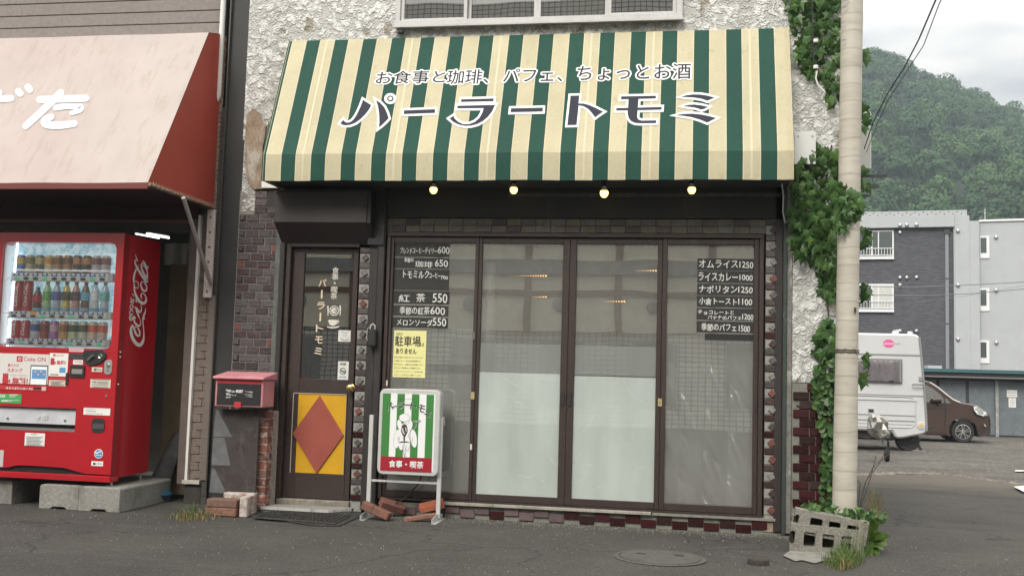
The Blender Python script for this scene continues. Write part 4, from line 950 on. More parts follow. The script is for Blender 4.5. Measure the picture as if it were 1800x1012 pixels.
# ------------------------------------------------------------------ striped awning
AX0, AX1 = -3.281, .744
AF = -.47
pbk = W(930, 268, AF); Zb, Zbot = pbk.z, W(930, 316, AF).z
Zlt, Ylip, Zlip = W(900, 64, 0).z, -.045, 0
Zlip = WP(900, 71, (0, Ylip, 0), Vector((0, 1, 0))).z
Ylip = -.05; Zlip = Zlt-.012
aw = thing('striped_awning', 'green and cream striped awning with the cafe name above the shop front', 'awning', ((AX0+AX1)/2, 0, Zbot))
def awn_mat():
    mt = bpy.data.materials.new('awning_canvas'); mt.use_nodes = True; t = mt.node_tree; b = t.nodes['Principled BSDF']; N = t.nodes.new; ln = t.links.new
    g = N('ShaderNodeNewGeometry'); s = N('ShaderNodeSeparateXYZ'); ln(g.outputs['Position'], s.inputs[0])
    # greens start at W(492,310), W(1336,310): 15 periods
    xa, xb = W(492, 312, AF).x, W(1336, 312, AF).x; per = (xb-xa)/15
    a = N('ShaderNodeMath'); a.operation = 'SUBTRACT'; a.inputs[1].default_value = xa-per*4; ln(s.outputs[0], a.inputs[0])
    d = N('ShaderNodeMath'); d.operation = 'DIVIDE'; d.inputs[1].default_value = per; ln(a.outputs[0], d.inputs[0])
    f = N('ShaderNodeMath'); f.operation = 'FRACT'; ln(d.outputs[0], f.inputs[0])
    r = N('ShaderNodeValToRGB'); r.color_ramp.interpolation = 'CONSTANT'; e = r.color_ramp.elements
    cream = (.46, .42, .29, 1); green = (.016, .062, .047, 1); pale = (.56, .52, .37, 1); dk = (.012, .045, .035, 1)
    e[0].position = 0; e[0].color = pale; e[1].position = .022; e[1].color = green
    for p_, c_ in ((.475, dk), (.495, pale), (.517, cream)): q = e.new(p_); q.color = c_
    ln(f.outputs[0], r.inputs[0]); c = r.outputs[0]
    def mul(c, sc, lo, hi, m=None, fr=(.3, .7)):
        n = N('ShaderNodeTexNoise'); n.inputs['Scale'].default_value = sc; n.inputs['Detail'].default_value = 8; n.inputs['Roughness'].default_value = .65
        q = N('ShaderNodeMapping'); q.inputs['Scale'].default_value = m or (1, 1, 1); ln(g.outputs['Position'], q.inputs[0]); ln(q.outputs[0], n.inputs['Vector'])
        h = N('ShaderNodeMapRange'); h.inputs['From Min'].default_value = fr[0]; h.inputs['From Max'].default_value = fr[1]; h.inputs['To Min'].default_value = lo; h.inputs['To Max'].default_value = hi; ln(n.outputs[0], h.inputs[0])
        v = N('ShaderNodeVectorMath'); v.operation = 'SCALE'; ln(c, v.inputs[0]); ln(h.outputs[0], v.inputs['Scale']); return v.outputs[0]
    c = mul(c, 2.2, .88, 1.08, (1, .6, .6)); c = mul(c, 60, .93, 1.06); c = mul(c, 12, 1.0, .80, (1, 1, .5), (.60, .72))
    ln(c, b.inputs['Base Color']); b.inputs['Roughness'].default_value = .75; b.inputs['Specular IOR Level'].default_value = .2
    n = N('ShaderNodeTexNoise'); n.inputs['Scale'].default_value = 3; n.inputs['Detail'].default_value = 3; ln(g.outputs['Position'], n.inputs['Vector'])
    bp = N('ShaderNodeBump'); bp.inputs['Strength'].default_value = .25; bp.inputs['Distance'].default_value = .05; ln(n.outputs[0], bp.inputs['Height']); ln(bp.outputs[0], b.inputs['Normal'])
    return mt
m_awn = awn_mat()
prof = [(-.004, Zlt), (-.03, Zlt-.002), (Ylip, Zlip)]
for k in range(1, 9): f = k/8; prof.append((Ylip+(AF-Ylip)*f, Zlip+(Zb-Zlip)*f))
for k in range(1, 5): f = k/4; prof.append((AF-.003*math.sin(math.pi*f), Zb+(Zbot-Zb)*f))
prof.append((AF+.012, Zbot-.001)); prof.append((AF+.012, Zbot+.02))
mb = MB(); NX = 80
for i in range(NX+1):
    x = AX0+(AX1-AX0)*i/NX
    for j, (y, z) in enumerate(prof):
        zz = z+(-.004*abs(math.sin(x*2.35)) if j >= len(prof)-4 else 0)+(.0012*math.sin(x*9)+.0008*math.sin(x*31+j) if j > 2 else 0)
        mb.v.append((x, y, zz))
k = len(prof)
for i in range(NX):
    for j in range(k-1): mb.f.append((i*k+j, i*k+j+1, (i+1)*k+j+1, (i+1)*k+j))
o = mb.obj('canvas', m_awn, aw, smooth=True); o.data.set_sharp_from_angle(angle=R(14))
m_side = M('cream_canvas', (.48, .43, .29), .6, grain=(4, .1), dirt=(9, (.3, .26, .16), .3, .5, .75))
for x_, nm in ((AX0, 'side_panel'), (AX1, 'side_panel')):
    MB().prism([(-.004, Zlt-.003), (Ylip, Zlip-.003), (AF+.003, Zb-.002), (AF+.003, Zbot+.002), (-.004, Zbot+.002)], 'x', x_, x_+(.004 if x_ < 0 else -.004)).obj(nm, m_side, aw)
m_under = M('awning_lining', (.05, .05, .05), .8)
bx('soffit_board', m_under, aw, AX0+.006, AX1-.006, AF+.014, -.003, Zbot+.02, Zbot+.03)
xa, xb = W(492, 312, AF).x, W(1336, 312, AF).x; per = (xb-xa)/15
nslope = Vector((0, -(Zlip-Zb), -(AF-Ylip)))
nslope = Vector((0, -(Zlip-Zb), (Ylip-AF))).normalized()
for i in (1, 4, 7, 10, 12, 15):     # welded seams down the middle of every few cream stripes
    xs_ = xa+per*(i-.25) if i else xa
    mb = MB()
    for j in range(2, len(prof)-2):
        y, z = prof[j]; y2, z2 = prof[j+1]
        mb.quad((xs_-.008, y-.0012, z+.0012), (xs_+.008, y-.0012, z+.0012), (xs_+.008, y2-.0012, z2+.0012), (xs_-.008, y2-.0012, z2+.0012))
    mb.obj('seam', M('seam_canvas', (.52, .47, .33), .6), aw)
for x_ in (AX1-.012, AX1-.03): MB().tube([(x_, y-.002, z+.001) for y, z in prof[2:-2]], .002, 5).obj('piping', m_side, aw)
for x_ in (AX0+.012,): MB().tube([(x_, y-.002, z+.001) for y, z in prof[2:-2]], .002, 5).obj('piping', m_side, aw)
# lettering on the slope
m_out = M('letter_white', (.68, .68, .67), .5); m_let = M('letter_charcoal', (.035, .037, .052), .8, spec=.2)
ps0 = (0, Ylip, Zlip)
proj = lambda x, y: WP(x, y, ps0, nslope)
u_ = Vector((1, 0, 0)); v_ = Vector((0, (Ylip-AF), (Zlip-Zb))).normalized()
def slope_text(s, x0, y0, x1, y1, off_out, off_in):
    a = proj(x0, y1); b = proj(x1, y1); c_ = proj(x1, y0)
    wd = (b-a).dot(u_); hh = (c_-b).dot(v_)
    text_obj(s, m_out, aw, a, u_, v_, width=wd, height=hh, ring=.0135, nring=16, d=.003)
    text_obj(s, m_let, aw, a, u_, v_, width=wd, height=hh, ring=.0012, nring=4, d=.0048)
for s, b_ in (('お食事と', (660, 126, 781, 149)), ('珈琲、', (785, 124, 858, 149)), ('パフェ、', (884, 122, 988, 146)), ('ちょっとお酒', (1014, 116, 1214, 143))):
    slope_text(s, *b_, .10, .006)
c1 = lambda pts: [(580+x/5, 150+y/5) for x, y in pts]
c2 = lambda pts: [(940+x/5, 140+y/5) for x, y in pts]
glyphs = [
 c1([(292, 132), (364, 178), (345, 215), (312, 258), (270, 300), (225, 332), (180, 350), (140, 355), (112, 350), (92, 338), (118, 308), (130, 322), (150, 332), (178, 328), (205, 308), (232, 270), (255, 225), (275, 178)]),
 c1([(406, 135), (440, 155), (478, 195), (502, 245), (517, 293), (490, 322), (460, 350), (430, 374), (436, 330), (434, 260), (424, 190)]),
 c1([(652, 224), (925, 214), (924, 246), (650, 256)]),
 c1([(1155, 127), (1440, 120), (1437, 144), (1152, 150)]),
 c1([(1122, 184), (1452, 176), (1425, 235), (1390, 280), (1345, 318), (1295, 344), (1240, 358), (1185, 360), (1130, 348), (1085, 325), (1052, 296), (1088, 272), (1098, 298), (1130, 326), (1175, 346), (1225, 344), (1275, 325), (1315, 290), (1340, 245), (1352, 204), (1120, 206)]),
 c1([(1592, 206), (1800, 202), (1872, 200), (1870, 234), (1800, 236), (1588, 240)]),
 c2([(315, 146), (392, 144), (385, 214), (430, 215), (480, 228), (540, 255), (601, 286), (565, 310), (530, 336), (505, 300), (470, 262), (430, 238), (386, 230), (368, 402), (287, 404)]),
 c2([(760, 152), (1065, 146), (1064, 170), (912, 174), (906, 250), (1116, 244), (1114, 268), (904, 273), (900, 330), (908, 352), (935, 364), (1068, 362), (1066, 386), (930, 388), (880, 384), (845, 368), (825, 340), (816, 300), (817, 275), (716, 276), (718, 254), (820, 252), (824, 176), (758, 178)]),
 c2([(1284, 157), (1330, 142), (1390, 134), (1460, 136), (1520, 146), (1582, 162), (1550, 176), (1515, 190), (1465, 172), (1400, 162), (1340, 158)]),
 c2([(1295, 240), (1350, 226), (1400, 223), (1460, 230), (1524, 244), (1495, 258), (1466, 268), (1410, 250), (1350, 242)]),
 c2([(1228, 318), (1300, 306), (1380, 303), (1460, 310), (1530, 324), (1596, 342), (1555, 362), (1516, 382), (1450, 355), (1370, 332), (1300, 322)])]
for i_, g_p in enumerate(glyphs):
    flat([grow(g_p, 3.9)], m_out, aw, proj, 'name_outline', nslope, d0=.003+.0001*i_)
    flat([g_p], m_let, aw, proj, 'name_letter', nslope, d0=.005)
crl = [(580+532/5, 150+121/5)]
cxr, cyr = crl[0]
flat([[(cxr+10.8*math.cos(t), cyr+9.6*math.sin(t)) for t in [2*math.pi*k/28 for k in range(28)]]], m_out, aw, proj, 'name_outline', nslope, d0=.0043)
flat([[(cxr+5.6*math.cos(t), cyr+5.2*math.sin(t)) for t in [2*math.pi*k/24 for k in range(24)]]], m_let, aw, proj, 'name_lettering', nslope, d0=.0058)
flat([[(cxr+3.2*math.cos(t), cyr+3.0*math.sin(t)) for t in [2*math.pi*k/20 for k in range(20)]]], m_out, aw, proj, 'name_outline', nslope, d0=.0065)

# bulbs under the awning
m_bulb = M('lit_bulb', (1, .9, .6), emit=((1, .78, .22), 1.7)); m_sock = M('bulb_socket', (.6, .58, .5), .5)
names = ['leftmost of the four lit bulbs under the awning, above the first pane', 'second lit bulb from the left under the awning', 'third lit bulb under the awning, hanging slightly lower and larger', 'rightmost of the four lit bulbs under the awning']
for (px_, py_, s), lb in zip(((762, 334, 1), (903, 334, 1), (1062, 340, 1.08), (1216, 334, 1)), names):
    A = W(px_, py_, -.30); t = thing('light_bulb', lb, 'light bulb', (A.x, A.y, A.z), group='bulbs under the awning')
    MB().lathe([(.004, -.030*s), (.016*s, -.027*s), (.027*s, -.012*s), (.030*s, .004*s), (.026*s, .018*s)], tuple(A), 20).obj('globe', m_bulb, t, smooth=True)
    MB().lathe([(.0255*s, .018*s), (.022*s, .032*s), (.014*s, .038*s), (.014*s, .048*s)], tuple(A), 16).obj('socket', m_sock, t, smooth=True)
    MB().lathe([(.020*s, .048*s), (.020*s, Zbot+.02-A.z)], tuple(A), 12).obj('lamp_holder', black, t)

# ------------------------------------------------------------------ upper window
uz1 = UZ+1.22
uw = thing('upper_window', 'white aluminium sliding window on the upper floor above the awning', 'window', ((UX0+UX1)/2, 0, UZ))
mb = MB().box(UX0, UX1, -.06, .08, UZ, UZ+.052).box(UX0, UX0+.04, -.05, .08, UZ+.0525, uz1).box(UX1-.05, UX1, -.05, .08, UZ+.0525, uz1).box(UX0, UX1, -.05, .08, uz1+.0005, uz1+.05)
mb.obj('window_frame', alum, uw, bevel=.003)
MB().box(UX0-.01, UX1+.01, -.085, -.061, UZ-.012, UZ+.006).obj('sill_lip', alum, uw)
ms = [W(822, 30, 0).x, W(944, 25, 0).x, W(1069, 20, 0).x]
bounds = [UX0+.042]+ms+[UX1-.052]
m_uglass = glass('upper_glass', .26, (.35, .36, .36), 0, .25, (.22, .22, .21))
for i in range(4):
    x0, x1 = bounds[i]+(.0005), bounds[i+1]-.0005; ya = -.03 if i in (0, 3) else .01
    fr_ = bx('sash', alum, uw, x0, x0+.026, ya, ya+.03, UZ+.053, uz1); bx('stile', alum, fr_, x1-.026, x1, ya, ya+.03, UZ+.053, uz1); bx('bottom_rail', alum, fr_, x0+.0265, x1-.0265, ya, ya+.03, UZ+.053, UZ+.075)
    MB().quad((x0+.025, ya+.015, UZ+.07), (x1-.025, ya+.015, UZ+.07), (x1-.025, ya+.015, uz1), (x0+.025, ya+.015, uz1)).obj('pane', m_uglass, fr_)
bx('cord', ink, uw, W(700, 56, -.05).x, W(709, 56, -.05).x, -.07, -.03, W(700, 59, -.05).z, W(700, 54, -.05).z)
bx('upper_room_back', M('upper_room', (.04, .04, .038), .9), cafe, UX0-.2, UX1+.2, 1.2, 1.25, 3.1, 6)
bx('beige_reflection', M('reflection_beige', (.50, .42, .28), .8), cafe, W(990, 10, .2).x, W(1062, 10, .2).x, .2, .22, UZ+.02, UZ+.9)  # beige board stands in for a panel mirrored in the upper pane
# white plate next to the awning's right end
t = thing('white_plate', 'white metal plate with four screws fixed to the wall right of the awning', 'plate', (W(1416, 290, -.12).x, -.12, W(1416, 290, -.12).z))
A, B = W(1396, 232, -.12), W(1434, 289, -.12)
bx('sheet', M('plate_white', (.60, .61, .61), .45, dirt=(14, (.3, .25, .2), .4, .6, .75)), t, A.x, B.x, -.125, -.10, B.z, A.z, bevel=.003)
for px_ in (1403, 1428): C_ = W(px_, 239, -.127); MB().lathe([(.006, -.131), (.007, -.125)], (C_.x, 0, C_.z), 8, 'y').obj('screw', steel, t)
bx('bracket', darkwood, t, B.x-.03, B.x-.005, -.10, -.0, B.z+.03, B.z+.07)

# ------------------------------------------------------------------ neighbour building on the left
NXR = W(396, 40, 0).x
m_sid = M('beige_siding', (.205, .182, .17), .75, grain=(30, .14), dirt=(6, (.15, .135, .12), .4, .5, .75), bump=(80, .3))
m_sid2 = M('brick_pattern_siding', (.17, .135, .115), .8, grain=(40, .2), bump=(90, .3))
nb = thing('neighbour_shop', 'shop with beige horizontal siding and an open shutter front left of the cafe', 'building', (-6, 2, 0))
zopen = W(200, 407, 0).z; xop = W(338, 430, 0).x
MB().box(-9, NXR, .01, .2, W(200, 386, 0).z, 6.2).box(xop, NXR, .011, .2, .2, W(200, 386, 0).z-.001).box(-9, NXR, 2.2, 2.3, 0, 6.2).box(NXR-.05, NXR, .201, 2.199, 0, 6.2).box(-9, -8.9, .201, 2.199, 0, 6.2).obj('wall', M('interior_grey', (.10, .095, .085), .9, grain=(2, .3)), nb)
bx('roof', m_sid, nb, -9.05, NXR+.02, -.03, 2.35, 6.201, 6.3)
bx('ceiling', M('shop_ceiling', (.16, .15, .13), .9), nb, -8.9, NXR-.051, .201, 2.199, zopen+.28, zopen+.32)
# siding courses: measured pitch about .105 m
zc = W(300, 66, 0).z-.15; i = 0
me_c = MB().prism([(-.012, -.052), (-.016, -.048), (-.016, .044), (-.006, .052), (0, .052), (0, -.052)], 'x', -9.0, NXR-.028).mesh('siding_board', m_sid)
while zc < 6.1:
    place('siding_board', me_c, nb, (0, .009, zc)); zc += .107
bx('corner_trim', m_sid, nb, NXR-.027, NXR, -.02, .012, W(380, 360, 0).z, 6.19)
for nm, p0, p1, mt, yy in (('header_trim', (0, 386), (346, 391), M('pinkish_trim', (.20, .10, .09), .7), -.02), ('shutter_rail', (0, 392), (346, 408), M('shutter_rail', (.05, .048, .043), .6, dirt=(9, (.1, .09, .08), .5, .5, .7)), .0)):
    A, B = W(*p0, yy), W(*p1, yy); bx(nm, mt, nb, -9, B.x, yy, .009, W(200, p1[1], yy).z, W(200, p0[1], yy).z)
bx('jamb', M('brown_jamb', (.12, .095, .085), .7, grain=(20, .15)), nb, xop-.01, xop+.058, -.03, .22, .16, W(345, 388, 0).z)
bx('white_trim', white, nb, xop+.059, xop+.080, -.035, .009, .16, W(350, 379, 0).z)
# brick-pattern siding strip: small units
me_u = MB().box(-.058, .058, -.006, 0, -.031, .031).mesh('brick', m_sid2, bevel=.002)
x0s, x1s = xop+.082, W(371, 600, 0).x+.03
me_u = MB().box(0, (x1s-x0s)/2-.004, -.008, 0, -.029, .029).mesh('brick', m_sid2, bevel=.002)
bx('strip_backing', m_sid2, nb, x0s, x1s, .0, .009, .2, W(360, 375, 0).z)
z = .24; k = 0
while z < W(360, 380, 0).z:
    if k % 2: 
        for q in (0, 1): place('brick', me_u, nb, (x0s+.002+q*(x1s-x0s)/2, .0, z))
    else: 
        place('brick', me_u, nb, (x0s-.0+(x1s-x0s)/4, .0, z))
    z += .0645; k += 1
bx('corner_post', M('post_taupe', (.15, .125, .11), .7, grain=(30, .12)), nb, x1s+.001, NXR, -.03, .009, .2, W(380, 520, 0).z)
bx('bottom_trim', M('cream_trim', (.45, .42, .36), .7), nb, xop+.04, NXR, -.04, .009, .165, .195)
bx('foundation', M('dark_foundation', (.045, .042, .038), .9, grain=(20, .3)), nb, xop+.05, NXR, -.01, .2, 0, .164)
# white gutter pipe at the top corner
A = W(393, 0, -.05); B = W(390, 168, -.05)
tag(top_origin(MB().tube([(A.x, -.05, 6.1), (A.x, -.05, B.z), (A.x-.03, -.04, B.z-.05)], .022, 10).obj('gutter_pipe', white, smooth=True)), 'thin white gutter pipe down the corner of the beige siding above the red awning', 'pipe')
# shop contents
t = thing('plywood_sheet', 'tall sheet of brown plywood leaning inside the open shop beside the red machine', 'board', (-4.05, .35, 0))
bx('board', M('plywood', (.19, .145, .09), .8, grain=(3, .25), col2=(2, (.15, .115, .07))), t, W(298, 500, .3).x, xop+.1, .30, .33, .03, W(320, 464, .3).z)
t = thing('grey_curtain', 'pleated grey curtain hanging high inside the open shop above the plywood', 'curtain', (-4.1, .9, 1.6))
mb = MB(); xa_, xb_ = W(290, 440, .9).x, xop+.4
for i in range(61): x = xa_+(xb_-xa_)*i/60; y = .9+.02*math.sin(i*.9); mb.v += [(x, y, W(320, 466, .9).z), (x, y, W(320, 428, .9).z)]
for i in range(60): mb.f.append((2*i, 2*i+2, 2*i+3, 2*i+1))
mb.obj('cloth', M('curtain_grey', (.30, .29, .26), .8), t)
mb = MB()
A = W(300, 830, .15)
for k in range(9):
    th = k/8*math.pi; mb.v += [(A.x-.14+.11*math.cos(th), .15+.05*math.sin(th), .03), (A.x+.02+.05*math.cos(th), .22+.04*math.sin(th), .55)]
for k in range(8): mb.f.append((2*k, 2*k+2, 2*k+3, 2*k+1))
tag(top_origin(mb.obj('folded_tarp', M('grey_tarp', (.12, .12, .12), .45, grain=(7, .4)), smooth=True)), 'grey folded tarp standing on the shop floor behind the red machine', 'tarp')
A = W(277, 835, .05)
tag(top_origin(MB().lathe([(.10, .02), (.13, .06), (.10, .10), (.04, .12)], (A.x, .05, 0), 14).obj('blue_bag', M('blue_cloth', (.02, .08, .13), .8), smooth=True)), 'dark blue bag lying on the floor beside the red machine', 'bag')
m_tube = M('fluorescent', (1, 1, 1), emit=((.95, 1, .95), 1.6))
for i, (p0, p1, r_) in enumerate([((238, 411), (280, 419), .005), ((258, 411), (297, 418), .009)]):
    A, B = W(*p0, .45+.0*i), W(*p1, .75)
    t = thing('ceiling_tube_light', ['thinner lit fluorescent tube', 'thicker lit fluorescent tube'][i]+' on the ceiling inside the open shop', 'light', (A.x, A.y, A.z))
    MB().tube([A, B], r_, 8).obj('tube', m_tube, t); MB().tube([A+Vector((0, 0, r_*2.2)), B+Vector((0, 0, r_*2.2))], r_, 6).obj('holder', white, t)

# dark panel closing the gap between the two buildings
gx0, gx1 = NXR+.001, W(447, 0, 0).x
gp_ = thing('gap_panel', 'tall black sheet metal panel closing the gap between the two buildings', 'panel', ((gx0+gx1)/2, .0, .0))
bx('sheet', M('black_sheet', (.022, .023, .023), .6, grain=(3, .25), dirt=(5, (.04, .04, .038), .5, .5, .75)), gp_, gx0+.065, gx1+.02, -.002, .03, .0, 6.2)
bx('trim', M('bronze_trim', (.05, .046, .042), .5), gp_, gx0+.052, gx0+.064, -.035, .03, .0, 6.2)
bx('grey_strip', M('grey_strip', (.055, .052, .048), .8, grain=(30, .2)), gp_, gx0+.004, gx0+.051, -.01, .03, .0, W(390, 190, 0).z)
me_k = MB().box(.0, .040, -.006, 0, -.029, .029).mesh('brick', MATS['grey_strip'], bevel=.002)
z = .1
while z < W(390, 200, 0).z: place('brick', me_k, gp_, (gx0+.008, -.010, z)); z += .066

# red awning of the neighbour
RX = -3.885; RF = -1.09
ra = thing('red_awning', 'faded pink and red shop awning with white brush lettering on the left', 'awning', (-5.5, 0, W(379, 364, 0).z))
rz0 = W(379, 366, 0).z; rzf = W(262, 321, RF).z; rzt = W(387, 61, 0).z
lip = WP(362, 73, (RX, 0, 0), Vector((1, 0, 0))); ly, lz = lip.y, lip.z
ly = -.27; lz = rzt-.075
m_pink = M('faded_pink_canvas', (.37, .305, .290), .65, grain=(3, .06), col2=(1.1, (.38, .33, .31)), dirt=(5, (.27, .22, .165), .6, .52, .7, (3, 1, .5)), bump=(3, .5, 3))
m_red = M('red_canvas', (.33, .048, .030), .55, grain=(2.5, .12), dirt=(4, (.34, .09, .06), .4, .55, .75, (3, 3, .3)), bump=(3, .4, 3))
mb = MB(); pr = [(-.003, rzt), (ly, lz)]+[(ly+(RF-ly)*k/6, lz+(rzf-lz)*k/6) for k in range(1, 7)]
for i in range(41):
    x = -8.6+(RX+8.6)*i/40
    for j, (y, z) in enumerate(pr): mb.v.append((x, y, z+.0015*math.sin(i*.8+j)))
for i in range(40):
    for j in range(len(pr)-1): a = i*len(pr)+j; mb.f.append((a, a+1, a+1+len(pr), a+len(pr)))
mb.obj('canvas', m_pink, ra, smooth=True)
bx('front_hem', M('dark_red_hem', (.14, .03, .025), .6), ra, -8.6, RX, RF-.004, RF+.02, rzf-.045, rzf-.002)
MB().add([(RX+.002, 0, rzt-.004), (RX+.002, ly, lz-.004), (RX+.002, RF, rzf-.004), (RX+.002, RF, rz0+.012), (RX+.002, 0, rz0+.01)], [(0, 1, 2, 3, 4)]).obj('side_panel', m_red, ra)
m_rust = M('rusty_pipe', (.20, .12, .07), .8, grain=(40, .4), dirt=(30, (.45, .40, .33), .7, .5, .6, (1, 1, 1)), bump=(80, .6))
MB().tube([(RX+.01, RF, rz0), (RX+.01, -.0, rz0-.005), (RX+.012, -.0, rzt-.02)], .016, 8).obj('frame_pipe', m_rust, ra)
MB().tube([(-8.6, RF+.03, rz0+.0), (RX, RF+.03, rz0)], .014, 8).obj('front_pipe', m_rust, ra)
m_rope = M('lacing_cord', (.34, .29, .22), .9)
mb = MB()
for k in range(26):
    y = -.02+(RF+.04)*k/26; mb.tube([(RX+.008, y, rz0+.028), (RX+.028, y-.012, rz0-.004), (RX+.006, y-.03, rz0-.016), (RX-.006, y-.03, rz0+.012)], .0028, 4)
for k in range(34):
    z = rz0+.04+k*(rzt-rz0-.1)/34; mb.tube([(RX+.006, -.035, z), (RX+.026, -.012, z+.012), (RX+.02, .002, z+.018)], .0028, 4)
mb.obj('lacing', m_rope, ra)
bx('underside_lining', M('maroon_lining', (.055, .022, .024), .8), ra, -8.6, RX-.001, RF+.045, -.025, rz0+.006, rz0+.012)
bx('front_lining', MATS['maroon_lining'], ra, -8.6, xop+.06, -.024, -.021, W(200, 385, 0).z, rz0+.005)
pn_ = Vector((0, -(lz-rzf), (ly-RF))).normalized(); prj = lambda x, y: WP(x, y, (0, RF, rzf), pn_)
cc = lambda pts: [(x/9.2, 130+y/9.2, w_/9.2) for x, y, w_ in pts]
m_wl = M('painted_white', (.60, .62, .66), .5)
strokes([cc([(650, 425, 115), (1000, 412, 118), (1395, 402, 112)]), cc([(985, 310, 110), (870, 430, 115), (640, 650, 115), (420, 850, 110)]),
         cc([(905, 555, 95), (1050, 535, 95), (1200, 528, 90)]), cc([(1195, 530, 90), (1310, 540, 100), (1290, 590, 100), (1165, 640, 75)]),
         cc([(835, 705, 100), (740, 745, 120), (735, 810, 125), (830, 835, 125), (1000, 838, 120), (1205, 812, 110)]),
         cc([(-200, 415, 115), (0, 412, 115), (185, 405, 105)]), cc([(300, 290, 105), (335, 330, 105)]), cc([(455, 222, 105), (490, 268, 105)]), cc([(0, 310, 90), (-100, 450, 110), (-300, 700, 110)])], m_wl, ra, prj, pn_, 'brush_lettering', d0=.004, dd=.0002)
# brace and bracket
A = W(371, 440, -.05); za, zb_ = W(375, 372, -.05).z, W(371, 523, -.05).z
br_ = thing('awning_bracket', 'pink white steel bracket strip with bolts and a diagonal brace under the red awning', 'bracket', (A.x, -.05, zb_))
bx('strip', M('pinkish_steel', (.55, .48, .46), .5, dirt=(14, (.25, .15, .12), .5, .6, .75)), br_, A.x-.045, A.x+.022, -.06, -.031, zb_, rz0-.02, bevel=.002)
for k in range(6): z = zb_+.05+k*(za-zb_-.1)/5; MB().lathe([(.009, -.066), (.010, -.060)], (A.x-.012, 0, z), 8, 'y').obj('bolt', m_rust, br_)
B = W(371, 500, -.07); Cc = W(322, 352, -.75)
MB().tube([(B.x, -.07, B.z), (Cc.x, -.75, Cc.z+.02)], .016, 10).obj('brace', M('grey_tube', (.42, .41, .40), .4, metal=.3), br_, smooth=True)

# ------------------------------------------------------------------ vending machine
MY = -.62
VX1 = W(216, 500, MY).x; VX0 = VX1-1.16; vz0, vz1 = W(200, 843, MY).z, W(200, 409, MY).z
VX1 = (W(221, 409, MY).x+W(192, 847, MY).x)/2; VX0 = VX1-1.18
vz0, vz1 = W(100, 843, MY).z, W(100, 409, MY).z
vm = thing('vending_machine', 'red drinks vending machine with three lit rows of bottles and cans', 'vending machine', ((VX0+VX1)/2, -.3, vz0))
# side panel has a gentle rolled front edge; body hollow behind the display
sx = VX1
wx0, wx1 = W(2, 520, MY).x-.0, W(200, 520, MY).x; wz0, wz1 = W(100, 611, MY).z, W(100, 426, MY).z
wx0 = W(5, 440, MY).x
MB().box(VX0, VX1-.03, MY+.13, -.02, vz0+.03, vz1).obj('cabinet', redp, vm, bevel=.006)
mb = MB(); pf = [(MY+.09, VX1-.004), (MY+.12, VX1+.004), (MY+.3, VX1+.006), (-.06, VX1+.002), (-.02, VX1-.02), (-.02, VX1-.029), (MY+.09, VX1-.029)]
mb.prism([(x, y) for y, x in pf], 'z', vz0+.03, vz1-.002); mb.obj('side_panel', redp, vm, bevel=.002)
# door: frame around the display window
rr_ = .05; dz_ = .028
def door_part(x0, x1, z0, z1, nm='door_panel'): return bx(nm, redp, vm, x0, x1, MY, MY+.085, z0, z1)
def rounded(x0, x1, z0, z1, r, n=6):
    o_ = []
    for cx_, cz_, a0 in ((x1-r, z1-r, 0), (x0+r, z1-r, 90), (x0+r, z0+r, 180), (x1-r, z0+r, 270)):
        for k in range(n+1): th = R(a0+90*k/n); o_.append((cx_+r*math.cos(th), cz_+r*math.sin(th)))
    return o_
# ring: outer rectangle to rounded hole
hole = rounded(wx0, wx1, wz0, wz1, .055)
outer = []
cxh, czh = (wx0+wx1)/2, (wz0+wz1)/2
ox0, ox1, oz0, oz1 = VX0, VX1-.001, wz0-.03, vz1
for (x, z) in hole:
    # project outward on the rectangle
    if z >= wz1-.0551 and abs(x-cxh) <= (wx1-wx0)/2-.054: outer.append((x, oz1))
    elif z <= wz0+.0551 and abs(x-cxh) <= (wx1-wx0)/2-.054: outer.append((x, oz0))
    else:
        tx = (x-cxh)/((wx1-wx0)/2); tz = (z-czh)/((wz1-wz0)/2); s = max(abs(tx), abs(tz)); tx, tz = tx/s, tz/s
        if abs(tx) > .999: outer.append(((ox1 if tx > 0 else ox0), czh+tz*((oz1-czh) if tz > 0 else (czh-oz0))))
        else: outer.append((cxh+tx*((ox1-cxh) if tx > 0 else (cxh-ox0)), oz1 if tz > 0 else oz0))
corn = [(ox1, oz1), (ox0, oz1), (ox0, oz0), (ox1, oz0)]
n = len(hole); per_c = 7
for ci in range(4): outer[ci*per_c+3] = corn[ci]
mb = MB()
for y, dd in ((MY+.004, 0), (MY, 0)): pass
vs = [(x, MY, z) for x, z in outer]+[(x, MY, z) for x, z in hole]+[(x, MY+.10, z) for x, z in hole]+[(x, MY+.085, z) for x, z in outer]
fs = []
for i in range(n):
    j = (i+1) % n; fs += [(i, j, n+j, n+i), (n+i, n+j, 2*n+j, 2*n+i), (3*n+i, 3*n+j, j, i)]
mb.add(vs, fs); mb.obj('door_frame', redp, vm)
# lower door with the curved toe, a raised plate
lz1 = wz0-.031; toe = [(VX0, vz0+.075), (W(10, 830, MY).x, vz0+.075), (W(30, 823, MY).x, vz0+.098), (W(60, 822, MY).x, vz0+.100), (W(110, 826, MY).x, vz0+.096), (W(150, 836, MY).x, vz0+.058), (W(195, 838, MY).x, vz0+.055), (VX1-.001, vz0+.055)]
dsx = VX1-.0015
pick = (W(0, 716, MY).x-.12, W(131, 757, MY).x, W(80, 757, MY).z, W(80, 716, MY).z)
